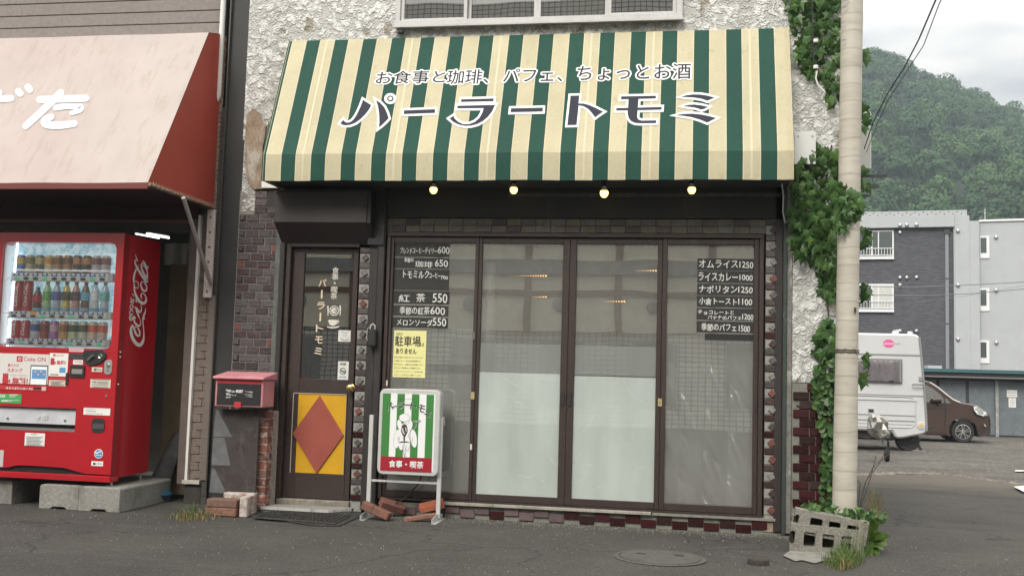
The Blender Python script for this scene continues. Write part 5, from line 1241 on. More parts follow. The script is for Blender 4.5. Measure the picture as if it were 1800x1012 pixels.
# door panel pieces around the pick-up port
MB().box(VX0, dsx, MY+.001, MY+.085, pick[3], lz1).obj('door_panel', redp, vm)
MB().box(pick[1], dsx, MY+.001, MY+.085, pick[2], pick[3]-.0005).obj('door_panel', redp, vm); MB().box(VX0, pick[0], MY+.001, MY+.085, pick[2], pick[3]-.0005).obj('door_panel', redp, vm)
MB().prism([(dsx, pick[2]-.0005), (VX0, pick[2]-.0005)]+[(max(VX0, x), z) for x, z in toe[:-1]]+[(dsx, toe[-1][1])], 'y', MY+.001, MY+.085).obj('door_panel', redp, vm)
bx('toe_recess', black, vm, VX0, VX1-.04, MY+.03, MY+.12, vz0+.03, vz0+.11)
mb = MB()
for k in range(5): mb.box(W(20, 830, MY).x, W(115, 830, MY).x, MY+.024, MY+.03, vz0+.052+k*.009, vz0+.056+k*.009)
mb.obj('vent_grille', M('grille_black', (.03, .03, .03), .5), vm)
bx('base_rail', redp, vm, VX0, VX1-.0, MY-.008, MY+.12, vz0, vz0+.046, bevel=.004)
# the door's edge strip and side seam
bx('door_edge', M('dark_red_edge', (.26, .01, .014), .35), vm, VX1-.0009, VX1+.0015, MY+.004, MY+.08, vz0+.05, vz1-.004)
# display
dyb = MY+.115
m_disp = bpy.data.materials.new('ice_backdrop'); m_disp.use_nodes = True; t_ = m_disp.node_tree; b_ = t_.nodes['Principled BSDF']
g_ = t_.nodes.new('ShaderNodeNewGeometry'); v_n = t_.nodes.new('ShaderNodeTexVoronoi'); v_n.inputs['Scale'].default_value = 38; v_n.feature = 'SMOOTH_F1'
nn_ = t_.nodes.new('ShaderNodeTexNoise'); nn_.inputs['Scale'].default_value = 14; nn_.inputs['Detail'].default_value = 6
r_n = t_.nodes.new('ShaderNodeValToRGB'); e = r_n.color_ramp.elements; e[0].position = .3; e[0].color = (.08, .24, .36, 1); e[1].position = .72; e[1].color = (.52, .66, .70, 1); q_ = e.new(.5); q_.color = (.20, .42, .52, 1)
ad_ = t_.nodes.new('ShaderNodeMath'); ad_.operation = 'MULTIPLY_ADD'; ad_.inputs[1].default_value = .35
t_.links.new(g_.outputs['Position'], v_n.inputs['Vector']); t_.links.new(g_.outputs['Position'], nn_.inputs['Vector']); t_.links.new(v_n.outputs['Distance'], ad_.inputs[0]); t_.links.new(nn_.outputs[0], ad_.inputs[2]); t_.links.new(ad_.outputs[0], r_n.inputs[0]); t_.links.new(r_n.outputs[0], b_.inputs['Base Color'])
t_.links.new(r_n.outputs[0], b_.inputs['Emission Color']); b_.inputs['Emission Strength'].default_value = .35  # backdrop glows by itself to brighten the dim display
bx('ice_backdrop', m_disp, vm, wx0-.01, wx1+.01, dyb, dyb+.004, wz0-.01, wz1+.01)
mwp = M('display_white', (.62, .64, .64), .4, emit=((.9, .95, 1), .1))
bx('light_column', mwp, vm, wx0, W(19, 520, dyb).x, MY+.03, dyb-.001, wz0, wz1)
MB().tube([(W(20, 500, MY+.08).x, MY+.08, wz0), (W(24, 500, MY+.08).x+.01, MY+.08, wz1)], .009, 8).obj('lamp_tube', M('display_tube', (.8, .85, .85), .3, emit=((.9, .95, 1), 1.0)), vm)
def V(px_, py_, Y): return W(px_, py_, Y)
# three shelves
PY_ = MY+.035
rows = [((20, 184), 479, 494, 405), ((16, 182), 546, 560, 0), ((12, 178), 594, 607, 0)]
rows = [dict(x0=20, x1=186, top=479, bot=495, items_top=447), dict(x0=15, x1=183, top=546, bot=561, items_top=494), dict(x0=11, x1=180, top=593.5, bot=608.5, items_top=562)]
mblue = M('price_blue', (.06, .16, .40), .5); mbtn = M('button_dark', (.03, .035, .03), .4); mbtg = M('button_green', (.03, .22, .12), .4, emit=((.1, .8, .4), .15)); morg = M('price_orange', (.75, .35, .05), .5)
def can(w_, h_): return [(w_*.42, 0), (w_*.5, h_*.03), (w_*.5, h_*.90), (w_*.42, h_*.97), (w_*.40, h_)]
def bottle(w_, h_): return [(w_*.42, 0), (w_*.48, h_*.03), (w_*.48, h_*.28), (w_*.44, h_*.34), (w_*.48, h_*.42), (w_*.46, h_*.66), (w_*.30, h_*.82), (w_*.19, h_*.88), (w_*.19, h_*.93), (w_*.22, h_*.935), (w_*.22, h_)]
def tallcan(w_, h_): return [(w_*.44, 0), (w_*.5, h_*.02), (w_*.5, h_*.95), (w_*.44, h_*.98), (w_*.42, h_)]
def mk_item(base, lab, cap): return base, lab, cap
P_ = lambda *c: c
items = [
 [('can', P_(.10, .20, .45), P_(.6, .45, .1)), ('can', P_(.40, .36, .22), P_(.2, .18, .1)), ('can', P_(.12, .11, .09), P_(.5, .42, .2)), ('can', P_(.62, .52, .34), P_(.6, .3, .05)), ('can', P_(.36, .22, .10), P_(.2, .1, .05)), ('can', P_(.36, .22, .10), P_(.2, .1, .05)), ('can', P_(.06, .04, .03), P_(.5, .25, .1)), ('can', P_(.05, .035, .03), P_(.5, .25, .1)), ('can', P_(.50, .45, .46), P_(.25, .12, .12)), ('can', P_(.50, .45, .46), P_(.25, .12, .12))],
 [('tall', P_(.42, .02, .03), P_(.8, .7, .7)), ('tall', P_(.42, .02, .03), P_(.8, .7, .7)), ('pet_small', P_(.10, .03, .02), P_(.5, .04, .04)), ('pet', P_(.36, .58, .28), P_(.16, .4, .14)), ('pet', P_(.46, .52, .66), P_(.12, .14, .38)), ('pet', P_(.62, .52, .12), P_(.1, .09, .05)), ('pet', P_(.58, .28, .26), P_(.1, .08, .09)), ('pet', P_(.20, .10, .05), P_(.2, .45, .6)), ('pet', P_(.62, .68, .70), P_(.8, .82, .84)), ('pet', P_(.50, .60, .68), P_(.2, .5, .45))],
 [('can', P_(.48, .02, .03), P_(.8, .7, .7)), ('can', P_(.48, .02, .03), P_(.8, .7, .7)), ('can', P_(.50, .54, .60), P_(.05, .1, .35)), ('can', P_(.30, .05, .04), P_(.22, .03, .03)), ('can', P_(.34, .14, .38), P_(.6, .4, .5)), ('can', P_(.55, .32, .12), P_(.3, .1, .05)), ('can', P_(.50, .56, .40), P_(.06, .08, .05)), ('can', P_(.50, .56, .40), P_(.06, .08, .05)), ('can', P_(.62, .50, .42), P_(.6, .12, .08)), ('can', P_(.62, .50, .42), P_(.6, .12, .08))]]
for ri, (rw, its) in enumerate(zip(rows, items)):
    A = V(rw['x0'], rw['top'], PY_); B = V(rw['x1'], rw['bot'], PY_)
    sh = bx('shelf', M('shelf_white', (.66, .67, .68), .4), vm, A.x, B.x+.02, PY_, dyb-.002, B.z, A.z, bevel=.003)
    bx('shelf_lip', steel, sh, A.x, B.x+.035, PY_-.006, PY_+.002, B.z-.006, B.z+.004)
    bx('shelf_end', M('shelf_end', (.5, .52, .52), .4), sh, B.x+.021, B.x+.058, PY_, dyb-.002, B.z+.0, A.z+.005, bevel=.004)
    pit = (B.x-A.x)/10; hh = A.z-B.z
    zt_ = V(100, rw['items_top'], PY_+.04).z; hmax = zt_-A.z-.004
    for i, (kd, body_c, lab_c) in enumerate(its):
        xc = A.x+pit*(i+.62)
        bx('price_label', morg if (ri == 1 and i == 2) else mblue, sh, xc-pit*.36, xc+pit*.30, PY_-.0015, PY_, A.z-hh*.42, A.z-hh*.04)
        if not (ri == 1 and i == 2): bx('price_tag', MATS['shelf_white'], sh, xc-pit*.20, xc+pit*.12, PY_-.0025, PY_-.0015, A.z-hh*.30, A.z-hh*.02)
        mk = mbtg if (i*7+ri*3) % 8 in (0, 5) else mbtn
        MB().lathe([(.0001, PY_-.006), (1, PY_-.005), (1.05, PY_)], (0, 0, 0), 12, 'y')
        mb = MB(); nseg = 12
        pts_ = [(xc+pit*.29*math.cos(2*math.pi*k/nseg), B.z+hh*.28+hh*.20*math.sin(2*math.pi*k/nseg)) for k in range(nseg)]
        mb.prism(pts_, 'y', PY_-.005, PY_); mb.obj('button', mk, sh)
        w_ = pit*.86; h_ = hmax*(1 if kd in ('tall', 'pet') else .80 if kd == 'pet_small' else .96)
        pf_ = {'can': can, 'tall': tallcan, 'pet': bottle, 'pet_small': bottle}[kd](w_, h_)
        key = 'drink_%d_%d' % (ri, i)
        mm_ = M('drink_body_%03d_%03d_%03d' % tuple(int(c_*100) for c_ in body_c), body_c, .3, grain=(55, .35), coat=.3)
        ml_ = M('drink_label_%03d_%03d_%03d' % tuple(int(c_*100) for c_ in lab_c), lab_c, .4, grain=(70, .4))
        dk_ = MB().lathe(pf_, (xc, PY_+.045, A.z+.001), 14).obj('drink_can' if kd in ('can', 'tall') else 'drink_bottle', mm_, vm, smooth=True)
        zz = A.z+.001
        def band(f0, f1, mt, r=.515, nm='label'): return MB().lathe([(w_*r, h_*f0), (w_*r, h_*f1)], (xc, PY_+.045, zz), 14).obj(nm, mt, dk_, smooth=True)
        if kd in ('pet', 'pet_small'):
            band(.38, .66, ml_, .50); band(.93, 1.005, M('cap_%d' % (i % 3), [(.5, .5, .5), (.1, .3, .15), (.1, .12, .3)][i % 3], .4), .225, 'cap')
            band(.03, .14, M('water_blue_print', (.25, .42, .55), .4), .495)
        elif kd == 'can' and not (ri == 2 and i < 2) and ri != 0: band(.42, .80, ml_)
        elif ri == 0:
            band(.50, .86, ml_); band(.1, .22, MATS['display_white'], .512)
        if (ri == 1 and i < 2) or (ri == 2 and i < 2):
            yF = PY_+.045-w_*.52
            text_obj('Coca-Cola' if ri == 1 else 'Coca', MATS['shelf_white'], dk_, (xc+w_*.20, yF, zz+h_*.16), (0, 0, 1), (-1, 0, 0), width=h_*.66, height=w_*.40, d=.003, shear=.4, offset=.015)
m_vg = glass('display_glass', .04, (.98, .99, .99), 0, .02, (.6, .62, .62))
mb = MB(); mb.add([(x, MY+.006, z) for x, z in hole], [tuple(range(n))]); mb.obj('display_glass', m_vg, vm)
for (a_, b_2) in (((2, 500), (20, 486)), ((0, 552), (15, 550)), ((0, 605), (12, 604))):
    A, B = V(*a_, PY_), V(*b_2, PY_); MB().tube([A, A.lerp(B, .5)+Vector((0, 0, .006)), B], .003, 6).obj('cable', MATS['shelf_white'], vm)
# panels and stickers on the lower door
FY = MY+.0005
m_pp = M('panel_paper', (.60, .58, .56), .5); m_pr = M('print_red', (.42, .03, .04), .5); m_pgr = M('print_green', (.05, .33, .09), .5); m_cw = M('panel_white', (.70, .70, .68), .5)
def pbox(nm, mt, x0, y0, x1, y1, th=.002, par=vm, y=None):
    y = FY if y is None else y
    A, B = W(x0, y0, y), W(x1, y1, y); return bx(nm, mt, par, A.x, B.x, y-th, y, B.z, A.z)
def ptx(s, mt, x0, y0, x1, y1, par=vm, off=0, th=.0022, y=None): return tpx(s, mt, par, x0, y0, x1, y1, (FY if y is None else y)-th, d=.0004, offset=off)
pnl = pbox('advert_panel', m_pp, -14, 620, 84, 676, .004); pbox('red_strip', m_pr, -14, 676.3, 83, 687, .004)
ptx('Coke ON', m_pr, 42, 627, 80, 635, pnl, .01, .0042); pbox('app_logo', m_pr, 30.5, 625.5, 40, 635.5, .0048)
pq = lambda x, y: W(x, y, FY-.0055)
strokes([ring(35, 631, 2.4, 2.4, .8), [(35, 627.5, .8), (35, 630.5, .8)]], m_cw, pnl, pq, FRONT, 'power_symbol')
ptx('買うたび', m_pr, 14, 639, 33, 644.5, pnl, .02, .0042); ptx('スタンプ', m_pr, 13, 647, 39, 654, pnl, .03, .0042); ptx('1', m_pr, 7, 656.5, 12, 673, pnl, .03, .0042); ptx('本', m_pr, 13.5, 666, 19, 673, pnl, .03, .0042)
ptx('無料!', m_pr, 22, 663, 48, 675, pnl, .03, .0042); ptx('15スタンプためると', m_pr, 19, 657.5, 48, 661, pnl, 0, .0042)
pbox('phone_picture', M('phone_dark', (.08, .09, .12), .4), 54.5, 641, 83, 676, .0046); pbox('phone_screen', MATS['display_white'], 56, 643.5, 81.5, 676, .0052); pbox('phone_banner', M('screen_blue', (.10, .27, .50), .4), 57.5, 649, 81, 666, .0058)
strokes([[(62+5*k, 653+(k % 2)*5, 3.2), (63+5*k, 653+(k % 2)*5, 3.2)] for k in range(4)], M('screen_dots', (.65, .35, .35), .5), pnl, lambda x, y: W(x, y, FY-.0062), FRONT, 'app_icons')
ptx('今すぐダウンロード!!', m_cw, 10, 679.5, 57, 685.5, vm, .03, .0044); pbox('qr_blank', M('pale_square', (.55, .4, .38), .6), 74, 679, 81, 686.5, .0048); pbox('store_badge', ink, 60, 680, 73, 684.5, .0046)
tk = pbox('ticket_sticker', m_cw, 88, 620, 118, 661.5, .002); pbox('red_strip', m_pr, 87, 661.8, 116, 667, .002); pbox('notice_sticker', M('pale_cream', (.58, .54, .44), .6), 86.5, 667.3, 115.5, 678.5, .002)
ptx('1', m_pr, 90.5, 629.5, 94, 640.5, tk, .03, .0024); ptx('本', m_pr, 95, 634.5, 99, 640.5, tk, .02, .0024); ptx('無料!', m_pr, 100, 633, 115.5, 641, tk, .02, .0024); ptx('Coke ON', m_pr, 98, 622.5, 112, 626, tk, .0, .0024); pbox('mini_logo', m_pr, 94, 622, 97.5, 626, .0026)
pbox('phone_picture', MATS['screen_blue'], 105, 645.5, 115, 655, .0026); pbox('print_line', ink, 89, 657, 103, 659, .0026)
strokes([[(89+(k % 2)*2, 670+k*1.9, .9), (113-(k % 3)*4, 670+k*1.9, .9)] for k in range(4)], m_pgrey, vm, lambda x, y: W(x, y, FY-.0026), FRONT, 'print')
pbox('slot_slit', black, 116.5, 655, 120, 676, .006)
gs = pbox('green_sticker', m_pgr, -14, 691, 37, 709, .002); ptx('eco', m_cw, -6, 693, 9, 698, gs, .02, .0024); strokes([[(17, 694, 1.4), (31, 693.5, 1.4)], [(17, 697, 1), (27, 696.7, 1)], [(4, 704, 2.2), (14, 704, 2.2)], [(16, 704, 1.4), (22, 704, 1.4)], [(24, 703, .8), (33, 703, .8)]], m_cw, vm, lambda x, y: W(x, y, FY-.0026), FRONT, 'print')
pbox('small_sticker', M('pink_print', (.62, .42, .44), .5), 122, 612, 147, 618.5, .002); ptx('新500円 使えます', m_pr, 124, 613.5, 145, 616.5, vm, 0, .0024)
pbox('amount_display', M('smoked_plastic', (.05, .05, .055), .15), 122.5, 621, 147, 631.5, .004)
# coin unit: black teardrop plate with slot and lever
cu = [(147, 618), (150, 615.5), (160, 616), (172, 614.5), (182, 615), (187, 621), (187.5, 627), (184, 633), (175, 639), (163, 642), (155, 641), (149, 635), (147, 628)]
mb = MB(); vs = [W(*p, FY) for p in cu]; mb.prism([(v.x, v.z) for v in vs], 'y', FY-.012, FY); cup = mb.obj('coin_unit', M('coin_black', (.025, .025, .026), .35), vm, bevel=.002)
A, B = W(154, 633, FY-.018), W(165, 624, FY-.018); MB().tube([A, B], [.011, .014], 10).obj('return_lever', M('lever_grey', (.10, .10, .105), .3), cup)
A = W(176, 625, FY-.012); MB().lathe([(.019, FY-.013), (.017, FY-.016), (.013, FY-.014), (.0, FY-.013)][:3], (A.x, 0, A.z), 18, 'y').obj('coin_slot_ring', M('chrome', (.6, .6, .6), .15, metal=1), cup)
bx('coin_slit', black, cup, A.x-.0015, A.x+.0015, FY-.018, FY-.0162, A.z-.010, A.z+.010)
pbox('small_sticker', m_cw, 129, 632, 145.5, 640.5, .002); ptx('千円札', m_pr, 131, 633.5, 144, 638.5, vm, .0, .0024)
nv = pbox('note_slot', M('coin_black', (.02, .02, .02)), 125, 641.5, 148.5, 663, .012); pbox('note_mouth', M('mouth_metal', (.35, .34, .32), .3, metal=.5), 128, 648, 146, 657, .014); pbox('note_slit', black, 129, 657.5, 145, 659.5, .016)
kc = [W(191, 645, FY)]; lk = rounded(W(184, 640, FY).x, W(197.5, 640, FY).x, W(190, 658, FY).z, W(190, 632, FY).z, .027, 5)
MB().prism(lk, 'y', FY-.006, FY).obj('lock_plate', M('lock_silver', (.5, .5, .5), .3, metal=.7), vm, bevel=.001)
A = W(191, 642, FY); MB().lathe([(.014, FY-.016), (.017, FY-.006)], (A.x, 0, A.z), 16, 'y').obj('lock_cylinder', MATS['chrome'], vm); MB().lathe([(.010, FY-.010), (.012, FY-.006)], (A.x, 0, A.z-.035), 12, 'y').obj('lock_keyhole', MATS['chrome'], vm)
pbox('small_sticker', M('pale_cream', (.58, .54, .44)), 162, 645, 179.5, 653.5, .002); strokes([ring(167.5, 649, 1.6, 1.6, 1.4), [(171, 648, 1), (177.5, 650, 1)]], ink, vm, lambda x, y: W(x, y, FY-.0026), FRONT, 'print')
pbox('notice_sticker', MATS['pale_cream'], 159.5, 665.5, 194, 682, .002); pbox('notice_head', ink, 161, 666, 193, 668, .0026)
strokes([[(162, 671, 1), (168, 671, 3), ], [(171, 670.5, 1), (190, 671.2, 1)], [(171, 673, .8), (191, 673.5, .8)], [(162, 675.5, .8), (189, 676, .8)], [(163, 679.5, 1), (190, 680, 1)]], m_pgrey, vm, lambda x, y: W(x, y, FY-.0026), FRONT, 'print')
A = W(187, 696, FY); MB().lathe([(.009, FY-.008), (.012, FY)], (A.x, 0, A.z), 10, 'y').obj('key_lock', MATS['chrome'], vm)
pbox('address_sticker', m_cw, 147.5, 716, 193.5, 730, .002); ptx('この住所は', m_pgrey, 150, 717.5, 167, 720, vm, 0, .0024); ptx('札幌市中央区', ink, 151, 721, 169, 724, vm, .0, .0024); ptx('南4条西23丁目1番', m_pgrey, 151, 725.5, 180, 728.5, vm, .0, .0024)
ch = rounded(W(162, 740, FY).x, W(184.5, 740, FY).x, W(173, 760, FY).z, W(173, 735, FY).z, .028, 5)
MB().prism(ch, 'y', FY-.004, FY).obj('change_cup', MATS['coin_black'] if False else black, vm); pbox('change_flap', M('flap_dark', (.07, .07, .072), .25), 164, 744, 183.5, 754, .008)
pbox('warning_sticker', m_cw, 44.5, 760, 78, 784, .002); ptx('お願い', ink, 55, 761.5, 67, 764, vm, 0, .0024)
strokes([[(47, 767+k*2.5, .9), (75.5-(k % 3)*3, 767.5+k*2.5, .9)] for k in range(7)], m_pgrey, vm, lambda x, y: W(x, y, FY-.0026), FRONT, 'print')
A = W(173.5, 797, FY)
MB().lathe([(.036, FY-.002), (.036, FY)], (A.x, 0, A.z), 24, 'y').obj('round_sticker', m_cw, vm); MB().lathe([(.031, FY-.0026), (.031, FY-.002)], (A.x, 0, A.z), 24, 'y').obj('round_print', M('sticker_blue', (.08, .25, .50), .5), vm)
strokes([[(167, 794, 2), (171, 796, 2.4), (175, 793.5, 1.6), (180, 794, 1)], [(169, 799.5, 1.2), (178, 799.5, 1.2)]], m_cw, vm, lambda x, y: W(x, y, FY-.003), FRONT, 'print')
pbox('small_sticker', m_cw, 161, 808.5, 181, 819, .002); pbox('code_square', ink, 164, 812.5, 168, 816.5, .0026); pbox('print_head', m_pr, 161, 808.5, 181, 810.5, .0026); pbox('print_bar', m_pgrey, 170, 813.5, 179, 815.5, .0026)
pbox('grey_tag', M('silver_tag', (.45, .45, .44), .4), -12, 790, 5, 820, .002)
# pick-up port
bx('port_back', black, vm, pick[0], pick[1], MY+.05, MY+.08, pick[2], pick[3])
zfl = pick[2]+(pick[3]-pick[2])*.30
MB().prism([(MY+.006, zfl), (MY+.04, pick[3]-.002), (MY+.045, pick[3]-.002), (MY+.011, zfl)], 'x', pick[0]+.01, pick[1]-.004).obj('port_flap', M('flap_steel', (.34, .35, .37), .28, metal=.5, grain=(4, .2)), vm)
bx('port_sill', M('sill_grey', (.16, .16, .165), .4), vm, pick[0], pick[1], MY+.008, MY+.05, pick[2], pick[2]+.022)
for px_ in (12, 113): A = W(px_, 738, MY+.0); MB().lathe([(.008, MY+.004), (.011, MY+.016)], (A.x, 0, zfl+.03), 10, 'y').obj('flap_knob', MATS['chrome'], vm)
strokes([ring(77.5, 732, 4.6, 4.6, .9), ring(77.5, 732, 2, 2.2, .9), [(64, 735, 1), (68, 730.5, 2), (70, 730, .8)]], M('etched_white', (.55, .55, .55), .5), vm, lambda x, y: W(x, y, MY+.004), FRONT, 'arrow_symbol')
# side lettering
sp0 = (VX1+.0062, 0, 0); sn = Vector((1, 0, 0)); sproj = lambda x, y: WP(x, y, sp0, sn)
cs_ = lambda pts: [(215+x*.1875, 430+y*.1877, w_*.1877) for x, y, w_ in pts]
sl = [cs_([(128, 812, 8), (108, 790, 12), (96, 755, 14), (82, 780, 20), (82, 830, 26), (100, 885, 30), (130, 925, 32), (165, 938, 34), (192, 905, 24), (200, 860, 15), (200, 800, 10), (194, 745, 9), (190, 700, 12), (200, 665, 16), (212, 630, 12), (219, 592, 2)]),
      cs_([(190, 700, 4), (204, 690, 16), (213, 690, 4)]),
      cs_([(150, 772, 8), (118, 772, 10), (112, 800, 14), (135, 845, 20), (158, 850, 16), (162, 815, 14), (140, 775, 12), (122, 760, 8)]),
      cs_([(120, 690, 12), (108, 670, 12), (105, 700, 12), (125, 740, 18), (155, 760, 16), (170, 735, 8), (165, 700, 6)]),
      cs_([(160, 690, 8), (140, 640, 16), (128, 590, 12), (145, 610, 12), (172, 660, 14), (150, 620, 10)]),
      cs_([(118, 585, 12), (140, 610, 20), (165, 630, 18), (178, 600, 8), (170, 560, 6)]),
      cs_([(125, 515, 12), (132, 535, 12)]),
      cs_([(150, 392, 4), (125, 405, 8), (108, 375, 8), (112, 345, 8), (140, 350, 8), (150, 385, 6), (140, 412, 5)]),
      cs_([(108, 370, 10), (112, 430, 16), (128, 480, 22), (155, 525, 26), (190, 548, 28), (215, 535, 22), (221, 500, 14), (205, 465, 10), (182, 455, 8), (172, 480, 12), (182, 505, 6)]),
      cs_([(103, 340, 16), (108, 290, 18), (120, 245, 14), (140, 215, 10), (150, 190, 4)]),
      cs_([(180, 345, 8), (170, 375, 14), (190, 425, 20), (218, 430, 16), (226, 395, 12), (205, 355, 12), (185, 345, 8)]),
      cs_([(118, 88, 2), (128, 120, 8), (142, 155, 8), (128, 145, 8), (114, 150, 10), (125, 195, 16), (160, 255, 22), (195, 310, 22), (225, 350, 16), (238, 330, 6)]),
      cs_([(190, 150, 10), (212, 190, 18), (232, 225, 16), (240, 200, 6)]), cs_([(215, 165, 6), (185, 170, 10), (175, 205, 14), (195, 265, 18), (220, 300, 16), (232, 265, 12), (215, 215, 12), (190, 190, 8)]),
      cs_([(205, 300, 16), (228, 318, 14), (238, 285, 5)])]
strokes(sl, m_cw, vm, sproj, sn, 'script_lettering', d0=.001, dd=.00015)
e1 = [cs_(p) for p in ([(80, 655, 9), (66, 680, 9), (75, 708, 9), (92, 700, 9), (96, 675, 8)], [(80, 660, 8), (78, 705, 8)], [(98, 625, 9), (80, 608, 9), (68, 635, 9), (78, 655, 9), (96, 648, 9)], [(84, 560, 9), (70, 580, 9), (80, 604, 9), (98, 588, 9), (94, 563, 9), (82, 560, 9)], [(84, 520, 8), (74, 535, 8), (88, 545, 8), (90, 520, 8), (100, 510, 8), (106, 530, 8), (98, 545, 8)], [(92, 462, 8), (106, 480, 8)], [(78, 492, 7), (80, 512, 7)])]
strokes(e1, m_cw, vm, sproj, sn, 'eco_lettering', d0=.001, dd=.00015)
for p in ((212, 618.5), (211.5, 627), (208, 675)): A = WP(*p, (VX1+.0062, 0, 0), sn); MB().lathe([(.007, A.x-.003), (.005, A.x+.003)], (0, A.y, A.z), 8, 'x').obj('side_screw', m_cw, vm)
# feet and concrete kerb blocks under it
for x_, y_ in ((VX1-.04, MY+.09), (VX1-.04, -.1), (VX0+.05, MY+.09)): 
    MB().lathe([(.045, .182), (.045, .188), (.010, .189), (.010, vz0+.03)], (x_, y_, 0), 12).obj('levelling_foot', steel, vm)
kz = .182
def kerb_block(x0, x1, y0, y1, lab):
    t = thing('concrete_block', lab, 'concrete block', ((x0+x1)/2, (y0+y1)/2, 0), group='concrete blocks under the vending machine')
    MB().prism([(x0, 0.0), (x0, kz-.012), (x0+.012, kz), (x1-.012, kz), (x1, kz-.012), (x1, 0), ((x0+x1)/2+.07, 0), ((x0+x1)/2+.05, .018), ((x0+x1)/2-.05, .018), ((x0+x1)/2-.07, 0)], 'y', y0, y1).obj('block', conc, t, bevel=.004)
A, B, Cx = W(69, 870, -.66).x, W(139, 870, -.66).x, W(212, 870, -.66).x
kerb_block(A, B-.003, -.66, .12, 'left one of the two long concrete blocks under the right side of the vending machine'); kerb_block(B+.003, Cx, -.67, .12, 'right one of the two long concrete blocks under the vending machine, by the open shop')
A = W(20, 860, -.5).x
kerb_block(A-.36, A+.04, -.55, .12, 'concrete block under the left side of the vending machine, cut off by the photo edge')

# ------------------------------------------------------------------ mailbox, brick pier, painted board
BYF = -.30
bp0, bp1 = W(372, 800, BYF).x, W(452, 800, BYF).x
bt, bb = W(415, 719, BYF).z, W(405, 866, BYF).z
A = W(475, 800, -.2).x
pier = thing('brick_pier', 'low pier of red bricks with white mortar smears beside the cafe entrance', 'brick pier', ((bp0+A)/2, -.15, 0))
m_rb = M('red_brick', (.20, .065, .04), .85, ramp=[(.15, .055, .038), (.115, .045, .035), (.19, .065, .042), (.13, .065, .05)], grain=(50, .3), dirt=(11, (.40, .36, .33), .75, .52, .60, (1, 1, 1)), bump=(60, .5), rnd=.15)
px1 = W(470, 800, -.24).x
bx('mortar_core', M('pale_mortar', (.30, .27, .25), .95, grain=(30, .3), dirt=(12, (.12, .09, .08), .6, .5, .65, (1, 1, 1))), pier, bp1-.1, px1-.006, -.244, -.03, .0, bt-.01)
me_rb = MB().box(-.052, .052, -.1, 0, -.029, .029).mesh('brick', m_rb, bevel=.004); me_rs = MB().box(-.022, .026, -.1, 0, -.029, .029).mesh('brick', m_rb, bevel=.004)
z = .032; k = 0
while z < bt-.02:
    x = px1
    place('brick', me_rb, pier, (x-.052, -.148, z)); 
    place('brick', me_rs if k % 2 else me_rb, pier, (x-.052-.11, -.148, z))
    z += .066; k += 1
brd = thing('painted_board', 'dark brown board painted with grey fir trees under the pink mailbox', 'board', ((bp0+bp1)/2, BYF, bb))
bx('panel', M('weathered_board', (.040, .032, .030), .8, grain=(12, .3), dirt=(18, (.12, .10, .09), .5, .55, .7)), brd, bp0, bp1, BYF, BYF+.018, bb, bt, bevel=.002)
m_fir = M('grey_fir_paint', (.105, .11, .115), .7, grain=(14, .25), dirt=(22, (.05, .045, .04), .5, .6, .7))
cr_ = lambda pts: [(340+x*.3111, 620+y*.3111) for x, y in pts]
flat([cr_([(128, 322), (140, 325), (218, 474), (112, 472)]), cr_([(112, 478), (176, 478), (210, 636), (102, 632)]), cr_([(104, 650), (122, 655), (186, 792), (90, 785)])], m_fir, brd, lambda x, y: W(x, y, BYF), 'fir_trees', FRONT, d0=.001)
MYF = -.40
mx0, mx1 = W(378, 690, MYF).x, W(462, 690, MYF).x; mz0, mz1 = W(420, 715, MYF).z, W(420, 667, MYF).z
mb_ = thing('mailbox', 'pink and red mailbox with a black front flap standing on the brick pier', 'mailbox', ((mx0+mx1)/2, -.25, mz0))
m_pk = M('pink_plastic', (.50, .20, .23), .45, grain=(10, .1), dirt=(14, (.6, .42, .42), .4, .5, .7)); m_rp = M('red_plastic', (.42, .03, .04), .4)
bx('box', m_pk, mb_, mx0, mx1, MYF, -.17, mz0, mz1, bevel=.006)
bx('red_band', m_rp, mb_, mx0+.018, mx1-.014, MYF-.004, MYF, mz1-.030, mz1-.002)
bx('front_flap', M('flap_black', (.018, .018, .019), .4, dirt=(10, (.06, .06, .06), .3, .5, .7)), mb_, mx0+.018, mx1-.014, MYF-.006, MYF, mz0+.014, mz1-.031, bevel=.001)
MB().prism([(MYF-.03, mz1+.001), (MYF-.03, mz1+.022), (-.17, mz1+.062), (-.155, mz1+.062), (-.155, mz1+.001)], 'x', mx0-.014, mx1+.014).obj('lid', m_pk, mb_, bevel=.006)
cxm = (mx0+mx1)/2
bx('latch', m_rp, mb_, cxm-.028+.0, cxm+.030, MYF-.018, MYF-.004, mz0-.008, mz0+.038, bevel=.004)
yF = MYF-.006
tpx('POST', m_cw, mb_, 415.5, 685, 427, 690, yF, ring=.0016, nring=6)
strokes([[(398.5, 685, 3), (405, 687, 4.5), (412, 688, 3)], [(399, 692, 4.5), (405, 693, 3.5)], [(398, 698, 2), (406, 697.5, 1.5)], [(407, 694, 1.2), (415, 694.5, 1.4)], [(431, 687.5, 1), (444, 689, 2)], [(429, 692.5, .8), (444, 693.5, 1.6)], [(433, 696, 1.6), (444, 697, 1.2)]], M('worn_print', (.45, .46, .46), .7, dirt=(90, (.02, .02, .02), .9, .5, .55)), mb_, lambda x, y: W(x, y, yF), FRONT, 'worn_print')
